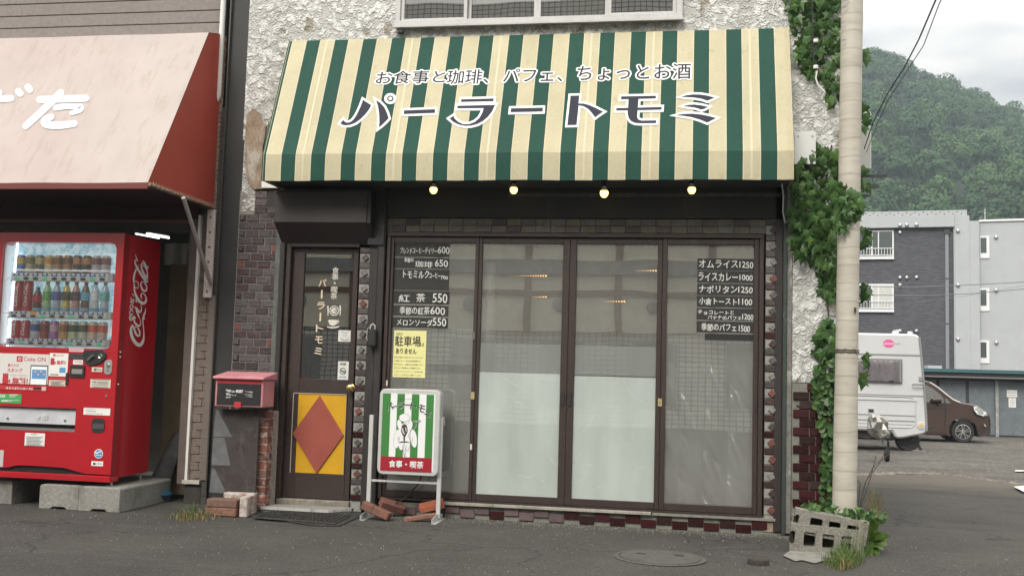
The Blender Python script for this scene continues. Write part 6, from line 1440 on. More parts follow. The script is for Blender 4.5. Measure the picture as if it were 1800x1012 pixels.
# stacked bricks on the pavement
def loose_brick(cx_, cy_, cz_, L_, Wd, H_, rot, mt, lab, grp='loose bricks on the pavement', par=None):
    me = MB().box(-L_/2, L_/2, -Wd/2, Wd/2, -H_/2, H_/2).mesh('brick', mt, bevel=.006)
    o = bpy.data.objects.new('brick', me); COL.objects.link(o); o.location = (cx_, cy_, cz_); o.rotation_euler = rot; WO[o] = Vector((cx_, cy_, cz_))
    return tag(o, lab, 'brick', grp)
m_lb = M('worn_brick', (.20, .10, .07), .9, grain=(40, .3), dirt=(12, (.10, .07, .055), .5, .5, .65, (1, 1, 1)), bump=(60, .6))
m_lb2 = M('dull_brick', (.15, .085, .065), .9, grain=(40, .3), dirt=(12, (.26, .2, .16), .4, .55, .7, (1, 1, 1)), bump=(60, .6))
c_ = WZ(388, 907); 
loose_brick(c_.x+.0, c_.y+.05, .033, .25, .12, .062, (0, 0, R(-3)), m_lb, 'orange brown brick at the bottom of the small stack below the painted board')
loose_brick(c_.x-.0, c_.y+.05, .096, .24, .115, .060, (0, 0, R(1)), m_lb2, 'dull brown brick lying on top of the small stack below the painted board')
loose_brick(c_.x+.165, c_.y+.10, .075, .06, .20, .15, (0, 0, R(6)), M('whitewashed_brick', (.42, .38, .35), .95, grain=(40, .3), dirt=(18, (.22, .10, .07), .7, .5, .58, (1, 1, 1)), bump=(60, .7)), 'whitewashed brick standing on edge against the right end of the brick stack')
loose_brick(c_.x+.06, c_.y+.20, .08, .24, .09, .155, (0, 0, R(2)), MATS['whitewashed_brick'], 'white smeared brick behind the brick stack, only its top edge showing')

# ------------------------------------------------------------------ pavement sign
SY = -.26
sgx0, sgx1 = (W(668, 684, SY).x+W(662, 828, SY).x)/2, (W(775, 686, SY).x+W(769, 835, SY).x)/2
sgz0, sgz1 = W(716, 835, SY).z, W(720, 684, SY).z
sgn = thing('pavement_sign', 'free standing green and white striped cafe sign in a rounded silver frame', 'sign', ((sgx0+sgx1)/2, -.2, 0))
m_sf = M('silver_frame', (.60, .61, .60), .35, metal=.35, grain=(30, .06))
MB().prism(rounded(sgx0, sgx1, sgz0, sgz1, .045), 'y', SY, SY+.11).obj('light_box', m_sf, sgn, bevel=.008)
ix0, ix1, iz0, iz1 = sgx0+.022, sgx1-.034, sgz0+.027, sgz1-.033
ix0, ix1 = (W(673, 692, SY).x+W(669, 826, SY).x)/2, (W(762, 694, SY).x+W(760, 829, SY).x)/2; iz0, iz1 = W(714, 828, SY).z, W(716, 692, SY).z
m_sw = M('sign_white', (.72, .73, .74), .4); m_sg = M('sign_green', (.045, .19, .045), .4); m_sr = M('sign_red', (.30, .012, .025), .4)
MB().prism(rounded(ix0, ix1+.012, iz0, iz1, .014, 4), 'y', SY-.003, SY).obj('face', m_sw, sgn)
zr = W(714, 803, SY).z
bx('red_band', m_sr, sgn, ix0, ix1, SY-.0045, SY-.003, iz0, zr)
wdt = ix1-ix0
for f0, f1 in ((0, .155), (.285, .43), (.57, .715), (.855, 1)): bx('green_stripe', m_sg, sgn, ix0+wdt*f0, ix0+wdt*f1, SY-.0045, SY-.003, zr+.0003, iz1)
SF = SY-.0045
tpx('食事・喫茶', m_sw, sgn, 684, 808, 744, 823, SF, ring=.0012, nring=4)
m_sk = M('sign_ink', (.02, .02, .02), .5)
for ch, x, y, s, a in (('パ', 685, 714, 5, 20), ('ー', 694, 714, 4, 12), ('ラ', 705, 711.5, 5, 3), ('ー', 716, 711, 4.4, 0), ('ト', 727, 713.5, 4.6, -6), ('モ', 741, 717.5, 5, -14), ('ミ', 752, 725.5, 4.6, -20)):
    s *= 1.25; A = W(x, y, SF); s_ = s/240; ca, sa = math.cos(R(a)), math.sin(R(a)); u = Vector((ca, 0, sa)); v = Vector((-sa, 0, ca))
    hh = 2*s_ if ch != 'ー' else .006
    O = A-u*s_-v*hh/2
    text_obj(ch, m_sw, sgn, O+Vector((.002, 0, -.003)), u, v, width=2*s_, height=hh, ring=.0012, nring=6, d=.0006)
    text_obj(ch, m_sk, sgn, O, u, v, width=2*s_, height=hh, ring=.0012, nring=6, d=.0014)
tpx('parlour tomomi', m_sk, sgn, 701.5, 699.5, 729, 702.5, SF)
# simple parfait glass with cream wings (plain stand-in for the printed figure)
sp = lambda pts: [(660+x*.1581, 680+y*.1581, w_*.1581) for x, y, w_ in pts]; sq = lambda x, y: W(x, y, SF)
def blob(cx_, cy_, rx, ry, n=22, rot=0):
    return [(660+.1581*(cx_+rx*math.cos(t)*math.cos(rot)-ry*math.sin(t)*math.sin(rot)), 680+.1581*(cy_+rx*math.cos(t)*math.sin(rot)+ry*math.sin(t)*math.cos(rot))) for t in [2*math.pi*k/n for k in range(n)]]
wings = [blob(240, 575, 36, 105, rot=.12), blob(425, 570, 36, 102, rot=-.12), blob(285, 620, 30, 80), blob(355, 620, 30, 80), blob(270, 420, 26, 60, rot=-.2), blob(385, 430, 26, 58, rot=.2), blob(322, 480, 62, 80), blob(322, 340, 58, 44)]
flat([grow(p, .35) for p in wings], m_sk, sgn, sq, 'drawing_outline', FRONT, d0=.0006, dd=.00003)
flat(wings, m_sw, sgn, sq, 'drawing', FRONT, d0=.0012, dd=.00003)
strokes([sp([(322, 440, 60), (322, 490, 74), (322, 530, 40)]), sp([(320, 545, 10), (320, 590, 12)]), sp([(265, 615, 8), (320, 605, 14), (375, 615, 8)])], M('parfait_dark', (.05, .04, .04), .5), sgn, sq, FRONT, 'parfait_glass', d0=.0022)
strokes([sp([(300, 460, 14), (310, 500, 18), (325, 520, 10)]), sp([(335, 450, 10), (345, 490, 12)])], M('parfait_light', (.5, .5, .5), .5), sgn, sq, FRONT, 'parfait_shine', d0=.003)
strokes([sp([(300, 640, 4), (310, 700, 4), (322, 790, 6)]), sp([(345, 640, 4), (335, 700, 4), (322, 790, 6)]), sp([(250, 545, 5), (255, 600, 4)]), sp([(270, 555, 5), (262, 590, 4)]), sp([(380, 545, 5), (390, 600, 4)]), sp([(415, 560, 5), (410, 610, 4)]), sp([(425, 375, 12), (462, 383, 20), (500, 370, 12)]), sp([(450, 395, 6), (455, 430, 10), (425, 475, 8)])], M('drawing_grey', (.28, .3, .3), .5), sgn, sq, FRONT, 'drawing_lines', d0=.0026)
# frame legs
lgx0, lgx1 = W(650, 830, -.20).x, W(772, 850, -.20).x
zl_ = W(772, 733, -.2).z
for x_ in (lgx0, lgx1):
    bx('leg', m_sf, sgn, x_-.016, x_+.016, -.215, -.19, .02, zl_, bevel=.002)
    MB().prism([(-.40, .0), (-.40, .035), (-.215, .06), (-.19, .06), (-.06, .035), (-.06, .0)], 'x', x_-.003, x_+.003).obj('foot_plate', m_sf, sgn)
    bx('foot_flange', m_sf, sgn, x_+.0035, x_+.03, -.40, -.06, 0, .004)
bx('crossbar', m_sf, sgn, lgx0+.017, lgx1-.017, -.21, -.195, W(710, 846, -.2).z-.008, W(710, 846, -.2).z+.008)
bx('box_bracket', m_sf, sgn, lgx1-.016, lgx1+.016, -.189, -.15, zl_-.06, zl_)
A = W(741, 836, -.15); B = W(715, 872, -.12); D_ = W(678, 892, -.15)
tag(top_origin(MB().tube([W(741, 830, -.17), W(740, 838, -.15), W(736, 850, -.14), B, W(697, 884, -.13), D_], .0055, 6).obj('power_cable', ink, smooth=True)), 'thin black cable hanging from the striped sign down to the bricks', 'cable')
# bricks weighing the sign down
def brick_at(px_, py_, cz_, L_, Wd, H_, rot, mt, lab):
    c_ = W(px_, py_, cz_) if cz_ < 0 else WZ(px_, py_, cz_); cz_ = c_.z; return loose_brick(c_.x, c_.y, cz_, L_, Wd, H_, rot, mt, lab)
def grooved(o, n=2):
    me = o.data; d = o.dimensions; return o
m_b1 = M('groove_brick', (.17, .075, .05), .85, grain=(40, .3), dirt=(14, (.08, .05, .04), .6, .5, .65, (1, 1, 1)), bump=(50, .4))
b1 = brick_at(662, 897, .070, .235, .085, .062, (R(-6), R(19), R(-8)), m_b1, 'two part dark orange brick tilted over the left foot of the sign')
MB().box(-.022, -.018, -.0435, .0435, -.0318, .0318).obj('joint_line', ink, b1, local=True)
brick_at(689, 888, -.12, .20, .085, .062, (R(25), R(16), R(35)), M('brick_dim', (.15, .065, .05), .85, grain=(40, .3), bump=(50, .4)), 'brick lying behind the left foot of the sign against the glass front')
m_b3 = M('bright_brick', (.34, .105, .055), .8, grain=(40, .2), bump=(50, .4))
b3 = brick_at(759, 889, -.13, .19, .10, .055, (R(8), R(-14), R(12)), m_b3, 'bright orange perforated brick lying over the right foot of the sign')
mb = MB()
for k in range(9): mb.box(-.094, .094, -.048+k*.0107, -.043+k*.0107, .0276, .0315)
mb.obj('ribs', m_b3, b3, local=True)
mb = MB()
for k in range(3):
    for j in range(2): mb.box(.0946, .0956, -.036+k*.026, -.018+k*.026, -.022+j*.024, -.004+j*.024)
mb.obj('holes', ink, b3, local=True)
brick_at(738, 909, .030, .24, .055, .035, (R(0), R(-10), R(8)), m_lb, 'flat thin orange brick leaning low under the perforated brick by the sign')

# ------------------------------------------------------------------ wrapped pole, concrete blocks, ivy
PYP = -.36
p0, p1 = W(1498, 0, PYP), W(1487, 780, PYP); pb = W(1484, 905, PYP)
m_wrap = bpy.data.materials.new('pole_wrap'); m_wrap.use_nodes = True; t_ = m_wrap.node_tree; b_ = t_.nodes['Principled BSDF']; b_.inputs['Roughness'].default_value = .6
g_ = t_.nodes.new('ShaderNodeNewGeometry'); mpw = t_.nodes.new('ShaderNodeMapping'); mpw.inputs['Scale'].default_value = (3.5, 3.5, 15); nz = t_.nodes.new('ShaderNodeTexNoise'); nz.inputs['Scale'].default_value = 1; nz.inputs['Detail'].default_value = 5; nz.inputs['Roughness'].default_value = .6
rz = t_.nodes.new('ShaderNodeValToRGB'); e = rz.color_ramp.elements; e[0].position = .25; e[0].color = (.36, .33, .275, 1); e[1].position = .6; e[1].color = (.46, .435, .375, 1)
wv = t_.nodes.new('ShaderNodeTexWave'); wv.bands_direction = 'Z'; wv.inputs['Scale'].default_value = 2.4; wv.inputs['Distortion'].default_value = 1.2; wv.inputs['Detail'].default_value = 2; wv.inputs['Detail Scale'].default_value = 1.5
wr = t_.nodes.new('ShaderNodeMapRange'); wr.inputs['From Min'].default_value = .0; wr.inputs['From Max'].default_value = .05; wr.inputs['To Min'].default_value = .80; wr.inputs['To Max'].default_value = 1
sc_ = t_.nodes.new('ShaderNodeVectorMath'); sc_.operation = 'SCALE'; bpn = t_.nodes.new('ShaderNodeBump'); bpn.inputs['Strength'].default_value = .6; bpn.inputs['Distance'].default_value = .008
for a_, b__ in ((g_.outputs['Position'], mpw.inputs[0]), (mpw.outputs[0], nz.inputs['Vector']), (nz.outputs[0], rz.inputs[0]), (g_.outputs['Position'], wv.inputs['Vector']), (wv.outputs['Fac'], wr.inputs[0]), (rz.outputs[0], sc_.inputs[0]), (wr.outputs[0], sc_.inputs['Scale']), (sc_.outputs[0], b_.inputs['Base Color']), (nz.outputs[0], bpn.inputs['Height']), (bpn.outputs[0], b_.inputs['Normal'])): t_.links.new(a_, b__)
pole = thing('wrapped_pole', 'utility pole wrapped in wrinkled cream sheeting at the right corner of the cafe', 'pole', (pb.x, PYP, 0))
dirp = (p0-pb).normalized(); pts = []; rs = []
for k in range(120):
    z = 0+k*.058; c_ = pb+dirp*((z-pb.z)/dirp.z); pts.append((c_.x, c_.y, z)); rs.append((.080 if z < 1.9 else .077)+(.0007 if k % 5 == 0 else 0)+random.uniform(-.0005, .0005)+(.003*math.sin(z*3) if z < 1.9 else 0))
MB().tube(pts, rs, 24).obj('shaft', m_wrap, pole, smooth=True)
z = W(1490, 617, PYP).z; c_ = pb+dirp*((z-pb.z)/dirp.z)
for dzz in (-.008, .008): MB().tube([(c_.x+.083*math.cos(2*math.pi*k/24), c_.y+.083*math.sin(2*math.pi*k/24), z+dzz+.004*math.sin(k*2.3)) for k in range(25)], .0035, 5).obj('wire_tie', M('dark_wire', (.06, .055, .05), .6), pole)
A = W(1503, 545, PYP-.08); bx('metal_tag', darkwood, pole, A.x-.006, A.x+.008, PYP-.086, PYP-.076, A.z-.018, A.z+.018)
A = pb+dirp*((W(1490, 60, PYP).z-pb.z)/dirp.z)
for (px_, py_, w_) in ((1485, 14, 9), (1484, 72, 7), (1487, 2, 10), (1482, 42, 6)):
    q = W(px_, py_, PYP-.078); MB().add([(q.x-w_/480, q.y+.012, q.z-.012), (q.x+w_/480, q.y-.004, q.z-.004), (q.x+w_/420, q.y-.012, q.z+.012), (q.x-w_/520, q.y-.005, q.z+.012)], [(0, 1, 2, 3)]).obj('peeling_flap', white, pole)
# two hollow concrete blocks
m_blk = M('hollow_block', (.235, .225, .195), .95, grain=(90, .4), dirt=(10, (.07, .065, .05), .6, .5, .68, (1, 1, 1)), bump=(170, .9))
def hollow_block(loc, rot, L_, H_, D, holes, lab):
    t = thing('hollow_concrete_block', lab, 'concrete block', loc, rot)
    # face with holes: build as grid of boxes around the holes
    xs_ = sorted(holes); mb = MB(); zt0, zt1 = H_*.24, H_*.76; x = 0
    mb.box(0, L_, 0, D, 0, zt0).box(0, L_, 0, D, zt1, H_)
    edges = [0]+[v for h in xs_ for v in h]+[L_]
    for i in range(0, len(edges), 2): 
        if edges[i+1]-edges[i] > .004: mb.box(edges[i], edges[i+1], 0, D, zt0-.0005, zt1+.0005)
    o = mb.obj('block', m_blk, t, local=True)
    for a, b in xs_:      # rounded inner corners
        mb = MB(); r = .014
        for cx_, cz_, sx_, sz_ in ((a, zt0, 1, 1), (b, zt0, -1, 1), (a, zt1, 1, -1), (b, zt1, -1, -1)):
            mb.prism([(cx_-.001*sx_, cz_-.001*sz_), (cx_+r*sx_, cz_-.001*sz_), (cx_+r*.3*sx_, cz_+r*.3*sz_), (cx_-.001*sx_, cz_+r*sz_)], 'y', .0015, D-.002)
        mb.obj('hole_rounding', m_blk, t, local=True)
        bx('hole_soil', M('soil_dark', (.03, .026, .02), .95, grain=(20, .5)), t, a-.002, b+.002, D*.75, D*.8, zt0-.002, zt1+.002, local=True)
    return t
B0 = WZ(1388, 970); B1_ = W(1389, 930, B0.y)
yB = B0.y
hollow_block((B0.x-.0, yB, .005), (0, R(3), R(-3)), .46, .185, .12, [(.0001, .03), (.085, .16), (.205, .28), (.325, .40)], 'lower hollow concrete block lying at the foot of the wrapped pole')
A = W(1392, 934, yB+.02)
hollow_block((A.x+.005, yB+.012, A.z+.002), (0, R(8.5), R(-2)), .47, .155, .12, [(.0001, .028), (.10, .18), (.22, .295), (.335, .41)], 'upper hollow concrete block tilted down to the right on top of the lower one')
A = W(1386, 985, yB-.05); g0 = WZ(1385, 978)
pts_ = [gp(1376, 977), gp(1390, 968), gp(1460, 975), gp(1470, 986), gp(1445, 987), gp(1432, 991), gp(1410, 985), gp(1398, 987)]
tag(top_origin(MB().prism(pts_, 'z', .0, .012).obj('mortar_bed', M('broken_mortar', (.20, .195, .175), .95, grain=(30, .3), dirt=(14, (.12, .11, .1), .6, .5, .65, (1, 1, 1)), bump=(50, .8)), bevel=.006)), 'broken pale mortar bed under the hollow concrete blocks', 'mortar')

# ivy
def ivy_leaf():
    o_ = [(0, -.34), (.14, -.30), (.36, -.44), (.46, -.18), (.40, -.04), (.68, .22), (.32, .20), (.20, .36), (.02, .82), (-.20, .38), (-.30, .20), (-.66, .24), (-.40, -.02), (-.48, -.18), (-.34, -.44), (-.12, -.30)]
    vs = [(0, -.05, 0.0)]+[(x, .28*abs(x)+.10*max(0, y-.2), y) for x, y in o_]; n = len(o_)
    return vs, [(0, i+1, (i+1) % n+1) for i in range(n)]
def round_leaf():
    o_ = [(0, -.5), (.3, -.38), (.42, -.05), (.32, .3), (0, .55), (-.32, .3), (-.42, -.05), (-.3, -.38)]
    vs = [(0, .04, 0)]+[(x, -.16*abs(x), y) for x, y in o_]; n = len(o_)
    return vs, [(0, i+1, (i+1) % n+1) for i in range(n)]
m_ivy = leaf_mat('ivy_leaves', (.034, .084, .023), (.070, .138, .038), 14, rough=.42, tr=.15)
m_ivy2 = leaf_mat('ivy_leaves_light', (.07, .14, .03), (.10, .18, .04), 9, rough=.42, tr=.3)
ivy = thing('ivy', 'green ivy climbing the white wall left of the wrapped pole', 'ivy', (1.05, -.05, .3))
variants = []
for fn, nm in ((ivy_leaf, 'a'), (round_leaf, 'b')):
    for mt in (m_ivy, m_ivy2):
        v, f = fn(); me = bpy.data.meshes.new('leaf'); me.from_pydata(v, [], f); me.materials.append(mt); variants.append(me)
ri = random.Random(42)
zones = [  # polygon in picture, depth from..to, count, lobed?, leaf size
 ([(1372, -60), (1476, -60), (1477, 60), (1478, 165), (1466, 188), (1452, 170), (1440, 140), (1415, 135), (1388, 100), (1398, 60), (1386, 20)], (-.10, -.02), 125, 0, .086),
 ([(1425, 258), (1442, 252), (1470, 270), (1496, 300), (1475, 330), (1478, 345), (1478, 375), (1478, 410), (1474, 400), (1480, 430), (1478, 450), (1460, 470), (1440, 470), (1402, 450), (1388, 440), (1390, 380), (1392, 330), (1400, 290)], (-.18, -.03), 150, 0, .084),
 ([(1462, 318), (1480, 330), (1513, 340), (1515, 362), (1508, 385), (1492, 380), (1478, 360), (1465, 345)], (-.50, -.445), 34, 0, .080),
 ([(1466, 372), (1494, 385), (1496, 402), (1482, 408), (1466, 398)], (-.49, -.44), 9, 0, .080),
 ([(1440, 466), (1478, 466), (1480, 500), (1462, 530), (1440, 510)], (-.12, -.03), 30, 0, .08),
 ([(1455, 560), (1474, 580), (1476, 640), (1452, 640), (1430, 620), (1440, 580)], (-.12, -.03), 34, 0, .08),
 ([(1432, 640), (1476, 640), (1475, 690), (1482, 740), (1474, 790), (1456, 790), (1438, 740), (1426, 690)], (-.11, -.02), 90, 1, .062),
 ([(1440, 780), (1478, 780), (1472, 850), (1465, 900), (1440, 896), (1444, 840)], (-.11, -.02), 60, 1, .058)]
def inpoly(x, y, P):
    c_ = False
    for i in range(len(P)):
        (x1, y1), (x2, y2) = P[i], P[i-1]
        if (y1 > y) != (y2 > y) and x < (x2-x1)*(y-y1)/(y2-y1)+x1: c_ = not c_
    return c_
leaves = []
for poly, (d0, d1), n, kind, sz in zones:
    xs_ = [p[0] for p in poly]; ys_ = [p[1] for p in poly]; k = 0; tries = 0; placed = []
    md = 6.6 if kind == 0 else 4.4
    while k < n and tries < 6000:
        tries += 1
        x, y = ri.uniform(min(xs_), max(xs_)), ri.uniform(min(ys_), max(ys_))
        if not inpoly(x, y, poly) or any((x-a)**2+(y-b)**2 < md*md for a, b in placed): continue
        placed.append((x, y)); k += 1
        leaves.append((x, y, ri.uniform(d0, d1), kind, sz*ri.uniform(.65, 1.15)))
# a few leaves peeping round the far side of the pole
for x, y in ((1521, 92), (1523, 105), (1518, 190), (1522, 205), (1519, 225), (1524, 215), (1519, 300), (1517, 320), (1524, 330), (1520, 405), (1526, 420), (1518, 432), (1523, 410), (1520, 505), (1524, 515), (1518, 522), (1521, 628), (1524, 640), (1520, 660), (1517, 672)): leaves.append((x, y, .25, 0, .085))
leaves.sort(key=lambda l: -l[4])
rest = MB()
for i, (x, y, d, kind, s) in enumerate(leaves):
    p = W(x, y, d); me = variants[kind*2+(1 if ri.random() < (.05 if y < 450 else .12) else 0)]
    rot = (R(ri.uniform(-38, 15)), R(180+ri.uniform(-40, 40)) if kind == 0 else R(ri.uniform(0, 360)), R(ri.uniform(-40, 40)))
    if i < 290: place('leaf', me, ivy, p, rot=rot, scale=(s, s, s))
    else:
        v, f = (ivy_leaf if kind == 0 else round_leaf)(); mtx = Matrix.Translation(p) @ Matrix.Rotation(rot[2], 4, 'Z') @ Matrix.Rotation(rot[1], 4, 'Y') @ Matrix.Rotation(rot[0], 4, 'X') @ Matrix.Scale(s, 4)
        rest.add([mtx @ Vector(q) for q in v], f)
rest.obj('outer_leaves', m_ivy, ivy, kind='stuff')
extra = []
r5 = np.random.default_rng(9)
mb = MB()
for poly, (d0, d1), n, kind, sz in zones:   # darker inner foliage and leftover leaves as one mass
    xs_ = [p[0] for p in poly]; ys_ = [p[1] for p in poly]
    for _ in range(int(n*.8)):
        x, y = ri.uniform(min(xs_), max(xs_)), ri.uniform(min(ys_), max(ys_))
        if not inpoly(x, y, poly): continue
        v, f = (ivy_leaf if kind == 0 else round_leaf)(); p = W(x, y, max(d0*.5, -.06)+ri.uniform(0, .035)); s = sz*ri.uniform(.5, .85)
        mtx = Matrix.Translation(p) @ Matrix.Rotation(ri.uniform(-.7, .7), 4, 'Z') @ Matrix.Rotation((math.pi if kind == 0 else 0)+ri.uniform(-.9, .9), 4, 'Y') @ Matrix.Rotation(ri.uniform(-.8, .3), 4, 'X') @ Matrix.Scale(s, 4)
        mb.add([mtx @ Vector(q) for q in v], f)
mb.obj('inner_leaves', m_ivy, ivy, kind='stuff')
m_stem = M('ivy_stem', (.07, .045, .03), .8)
for pts_ in ([(1470, 905), (1462, 850), (1470, 780), (1455, 700), (1462, 620), (1455, 540), (1462, 460), (1440, 380), (1455, 300), (1462, 255)], [(1462, 190), (1450, 120), (1440, 60), (1445, -40)], [(1440, 700), (1415, 715), (1400, 712)], [(1440, 770), (1412, 778), (1398, 790)], [(1440, 380), (1410, 370), (1395, 340)]):
    MB().tube([W(x, y, -.02) for x, y in pts_], .006, 6).obj('stem', m_stem, ivy, smooth=True)
# cable with white clips running down through the ivy
t = thing('wall_cable', 'black cable with white clips hanging through the ivy at the top of the wall', 'cable', tuple(W(1432, 150, -.13)))
MB().tube([W(1426, -40, -.13), W(1428, 40, -.13), W(1430, 110, -.13)], .006, 6).obj('cable', ink, t)
for y in (72, 118): q = W(1434, y, -.135); MB().lathe([(.018, -.012), (.018, .012)], (q.x, q.y, q.z), 10).obj('clip', white, t)
MB().tube([W(1436, 125, -.14), W(1434, 138, -.14), W(1438, 150, -.14), W(1450, 162, -.14)], .006, 6).obj('white_hose', white, t)
# air conditioner on the side wall
t = thing('air_conditioner', 'white outdoor air conditioner on brackets on the side wall behind the pole', 'air conditioner', tuple(W(1520, 300, 2.2)))
A = W(1532, 196, 2.2); B = W(1530, 298, 2.2)
bx('casing', M('ac_casing', (.52, .53, .50), .45, dirt=(6, (.3, .29, .26), .4, .5, .7)), t, XR+.12, A.x, 2.2, 2.95, B.z, A.z, bevel=.012)
for k in range(6): bx('fin', ink, t, XR+.14, A.x-.12, 2.19, 2.199, B.z+.08+k*.06, B.z+.11+k*.06)
for y_ in (2.3, 2.8): MB().box(XR, A.x+.16, y_, y_+.03, B.z-.055, B.z-.03).box(XR, A.x+.09, y_, y_+.03, B.z-.16, B.z-.135).obj('bracket', M('bracket_dark', (.06, .06, .06), .5), t)
# power cables rising from the corner
Pc = [W(1519, 262, 1.6), W(1535, 215, 1.0), W(1560, 165, .2), W(1590, 118, -.8), W(1615, 70, -1.6), W(1645, 0, -2.6), W(1665, -50, -3.2)]
t = thing('power_cable', 'pair of thin twisted cables rising from the cafe corner to the sky', 'cable', tuple(Pc[0]))
MB().tube(Pc, .0045, 6).obj('cable', M('cable_dark', (.03, .035, .04), .6), t, smooth=True)
MB().tube([p+Vector((.02+.008*math.sin(i*2), 0, -.03+.01*math.sin(i*3))) for i, p in enumerate(Pc)], .0028, 6).obj('cable', M('cable_grey', (.12, .12, .13), .6), t, smooth=True)
q = W(1395, 380, -.06)
tag(top_origin(MB().tube([W(1374, 318, -.2), W(1377, 345, -.1), W(1376, 372, -.08), W(1380, 392, -.08), W(1386, 388, -.08), W(1388, 368, -.08)], .005, 6).obj('loose_cord', white, smooth=True)), 'thin pale cord looping down from the right end of the awning', 'cord')

# ------------------------------------------------------------------ weeds
def blades(name, lab, cat, region, n, hmin, hmax, mt, seed, lean=.5, wd=.0025, kind=None, base=None):
    r = random.Random(seed); mb = MB()
    for _ in range(n):
        u1 = max(-1, min(1, r.gauss(0, .42))); u2 = r.uniform(-1, 1)*math.sqrt(max(0, 1-u1*u1)); x = (region[0]+region[2])/2+u1*(region[2]-region[0])/2; y = (region[1]+region[3])/2+u2*(region[3]-region[1])/2; g = WZ(x, y); h = (hmin+(hmax-hmin)*r.random()**1.6)*(1-.5*abs(u1)); a = r.uniform(0, 6.28); l = r.uniform(.1, lean)*h
        dx_, dy_ = math.cos(a), math.sin(a); z0 = 0 if g.y < .4 else gz(g.x, g.y); px_, py_ = -dy_*wd, dx_*wd
        pts_ = [(0, 0, 1), (.35, .55, .9), (.75, .9, .6), (1, 1, .05)]; n0 = len(mb.v)
        for f, hz_, w_ in pts_: mb.v += [(g.x+dx_*l*f*f+px_*w_, g.y+dy_*l*f*f+py_*w_, z0+h*hz_), (g.x+dx_*l*f*f-px_*w_, g.y+dy_*l*f*f-py_*w_, z0+h*hz_)]
        for k in range(3): mb.f.append((n0+2*k, n0+2*k+1, n0+2*k+3, n0+2*k+2))
    o = mb.obj(name, mt)
    return tag(o, lab, cat, kind=kind)
m_gr = leaf_mat('grass_blades', (.06, .12, .028), (.11, .17, .045), 6, rough=.6, tr=.4)
m_gr2 = leaf_mat('dry_grass', (.26, .20, .10), (.20, .19, .08), 8, rough=.7, tr=.3)
blades('grass_tuft', 'thin grass growing in the pavement joint between the vending machine and brick stack', 'grass', (285, 906, 385, 916), 260, .015, .07, m_gr2, 1, 1.2, kind='stuff')
blades('grass_tuft', 'green grass blades standing up beside the brick stack', 'grass', (290, 903, 385, 913), 110, .03, .13, m_gr, 2, 1.0, kind='stuff')
blades('grass_tuft', 'green grass clump growing before the hollow concrete blocks', 'grass', (1445, 975, 1520, 1000), 520, .03, .13, m_gr, 3, .7, kind='stuff')
blades('grass_tuft', 'dry yellow grass mixed in the clump before the hollow concrete blocks', 'grass', (1448, 982, 1510, 1002), 180, .02, .09, m_gr2, 4, .9, kind='stuff')
blades('grass_tuft', 'tall thin seeding grass stalks between the blocks and the big leafed weed', 'grass', (1470, 950, 1540, 985), 260, .12, .30, leaf_mat('seed_grass', (.20, .24, .12), (.26, .28, .16), 8), 6, .6, .0018, kind='stuff')
blades('grass_tuft', 'dry brown grass strip along the side wall behind the pole', 'grass', (1515, 850, 1560, 925), 500, .02, .10, m_gr2, 5, .9, kind='stuff')
# broad-leaved weed
m_dock = leaf_mat('dock_leaves', (.085, .16, .03), (.14, .23, .05), 10, rough=.5, tr=.35)
gd = WZ(1524, 968)
dk = thing('leafy_weed', 'large leafed green weed growing at the foot of the wrapped pole', 'plant', (gd.x, gd.y, 0))
rw_ = random.Random(12)
def long_leaf(base, dirv, L_, w_, droop, name='leaf', mt=m_dock, par=dk):
    mb = MB(); d = Vector(dirv).normalized(); side = d.cross(Vector((rw_.uniform(-.5, .5), -.85, rw_.uniform(.2, .9)))).normalized(); n = 8
    for i in range(n+1):
        f = i/n; c_ = Vector(base)+d*L_*f+Vector((0, 0, -droop*f*f*L_)); wv_ = w_*math.sin(math.pi*min(1, f*.93+.07))**.8*(1-.3*f)
        mb.v += [tuple(c_-side*wv_+Vector((0, 0, .25*wv_))), tuple(c_), tuple(c_+side*wv_+Vector((0, 0, .25*wv_)))]
    for i in range(n): a = i*3; mb.f += [(a, a+3, a+4, a+1), (a+1, a+4, a+5, a+2)]
    return mb.obj(name, mt, par, smooth=True)
for px_, py_, ht, L_ in ((1555, 935, .18, .30), (1560, 942, .14, .28), (1545, 915, .26, .24), (1528, 905, .34, .26), (1518, 902, .36, .22), (1535, 965, .08, .30), (1555, 975, .06, .34), (1530, 990, .05, .26), (1505, 912, .30, .22), (1565, 955, .10, .34), (1548, 925, .2, .3), (1540, 985, .05, .3), (1522, 975, .1, .24), (1550, 950, .1, .26), (1500, 925, .2, .3), (1495, 940, .2, .3), (1508, 950, .2, .3), (1498, 965, .2, .3), (1562, 968, .2, .3), (1548, 895, .2, .3), (1572, 940, .2, .3), (1515, 985, .1, .3), (1510, 890, .3, .3)):
    tip = W(px_, py_, gd.y-rw_.uniform(-.05, .30)); b0 = Vector((gd.x+rw_.uniform(-.03, .03), gd.y+rw_.uniform(-.03, .03), rw_.uniform(.02, .10)))
    dv_ = tip-b0; long_leaf(b0, dv_+Vector((0, 0, .08)), dv_.length, rw_.uniform(.028, .046), .25)
MB().tube([(gd.x, gd.y, 0), (gd.x+.01, gd.y, .14), (gd.x+.03, gd.y, .28)], .008, 6).obj('stem', M('green_stem', (.12, .16, .06), .6), dk)
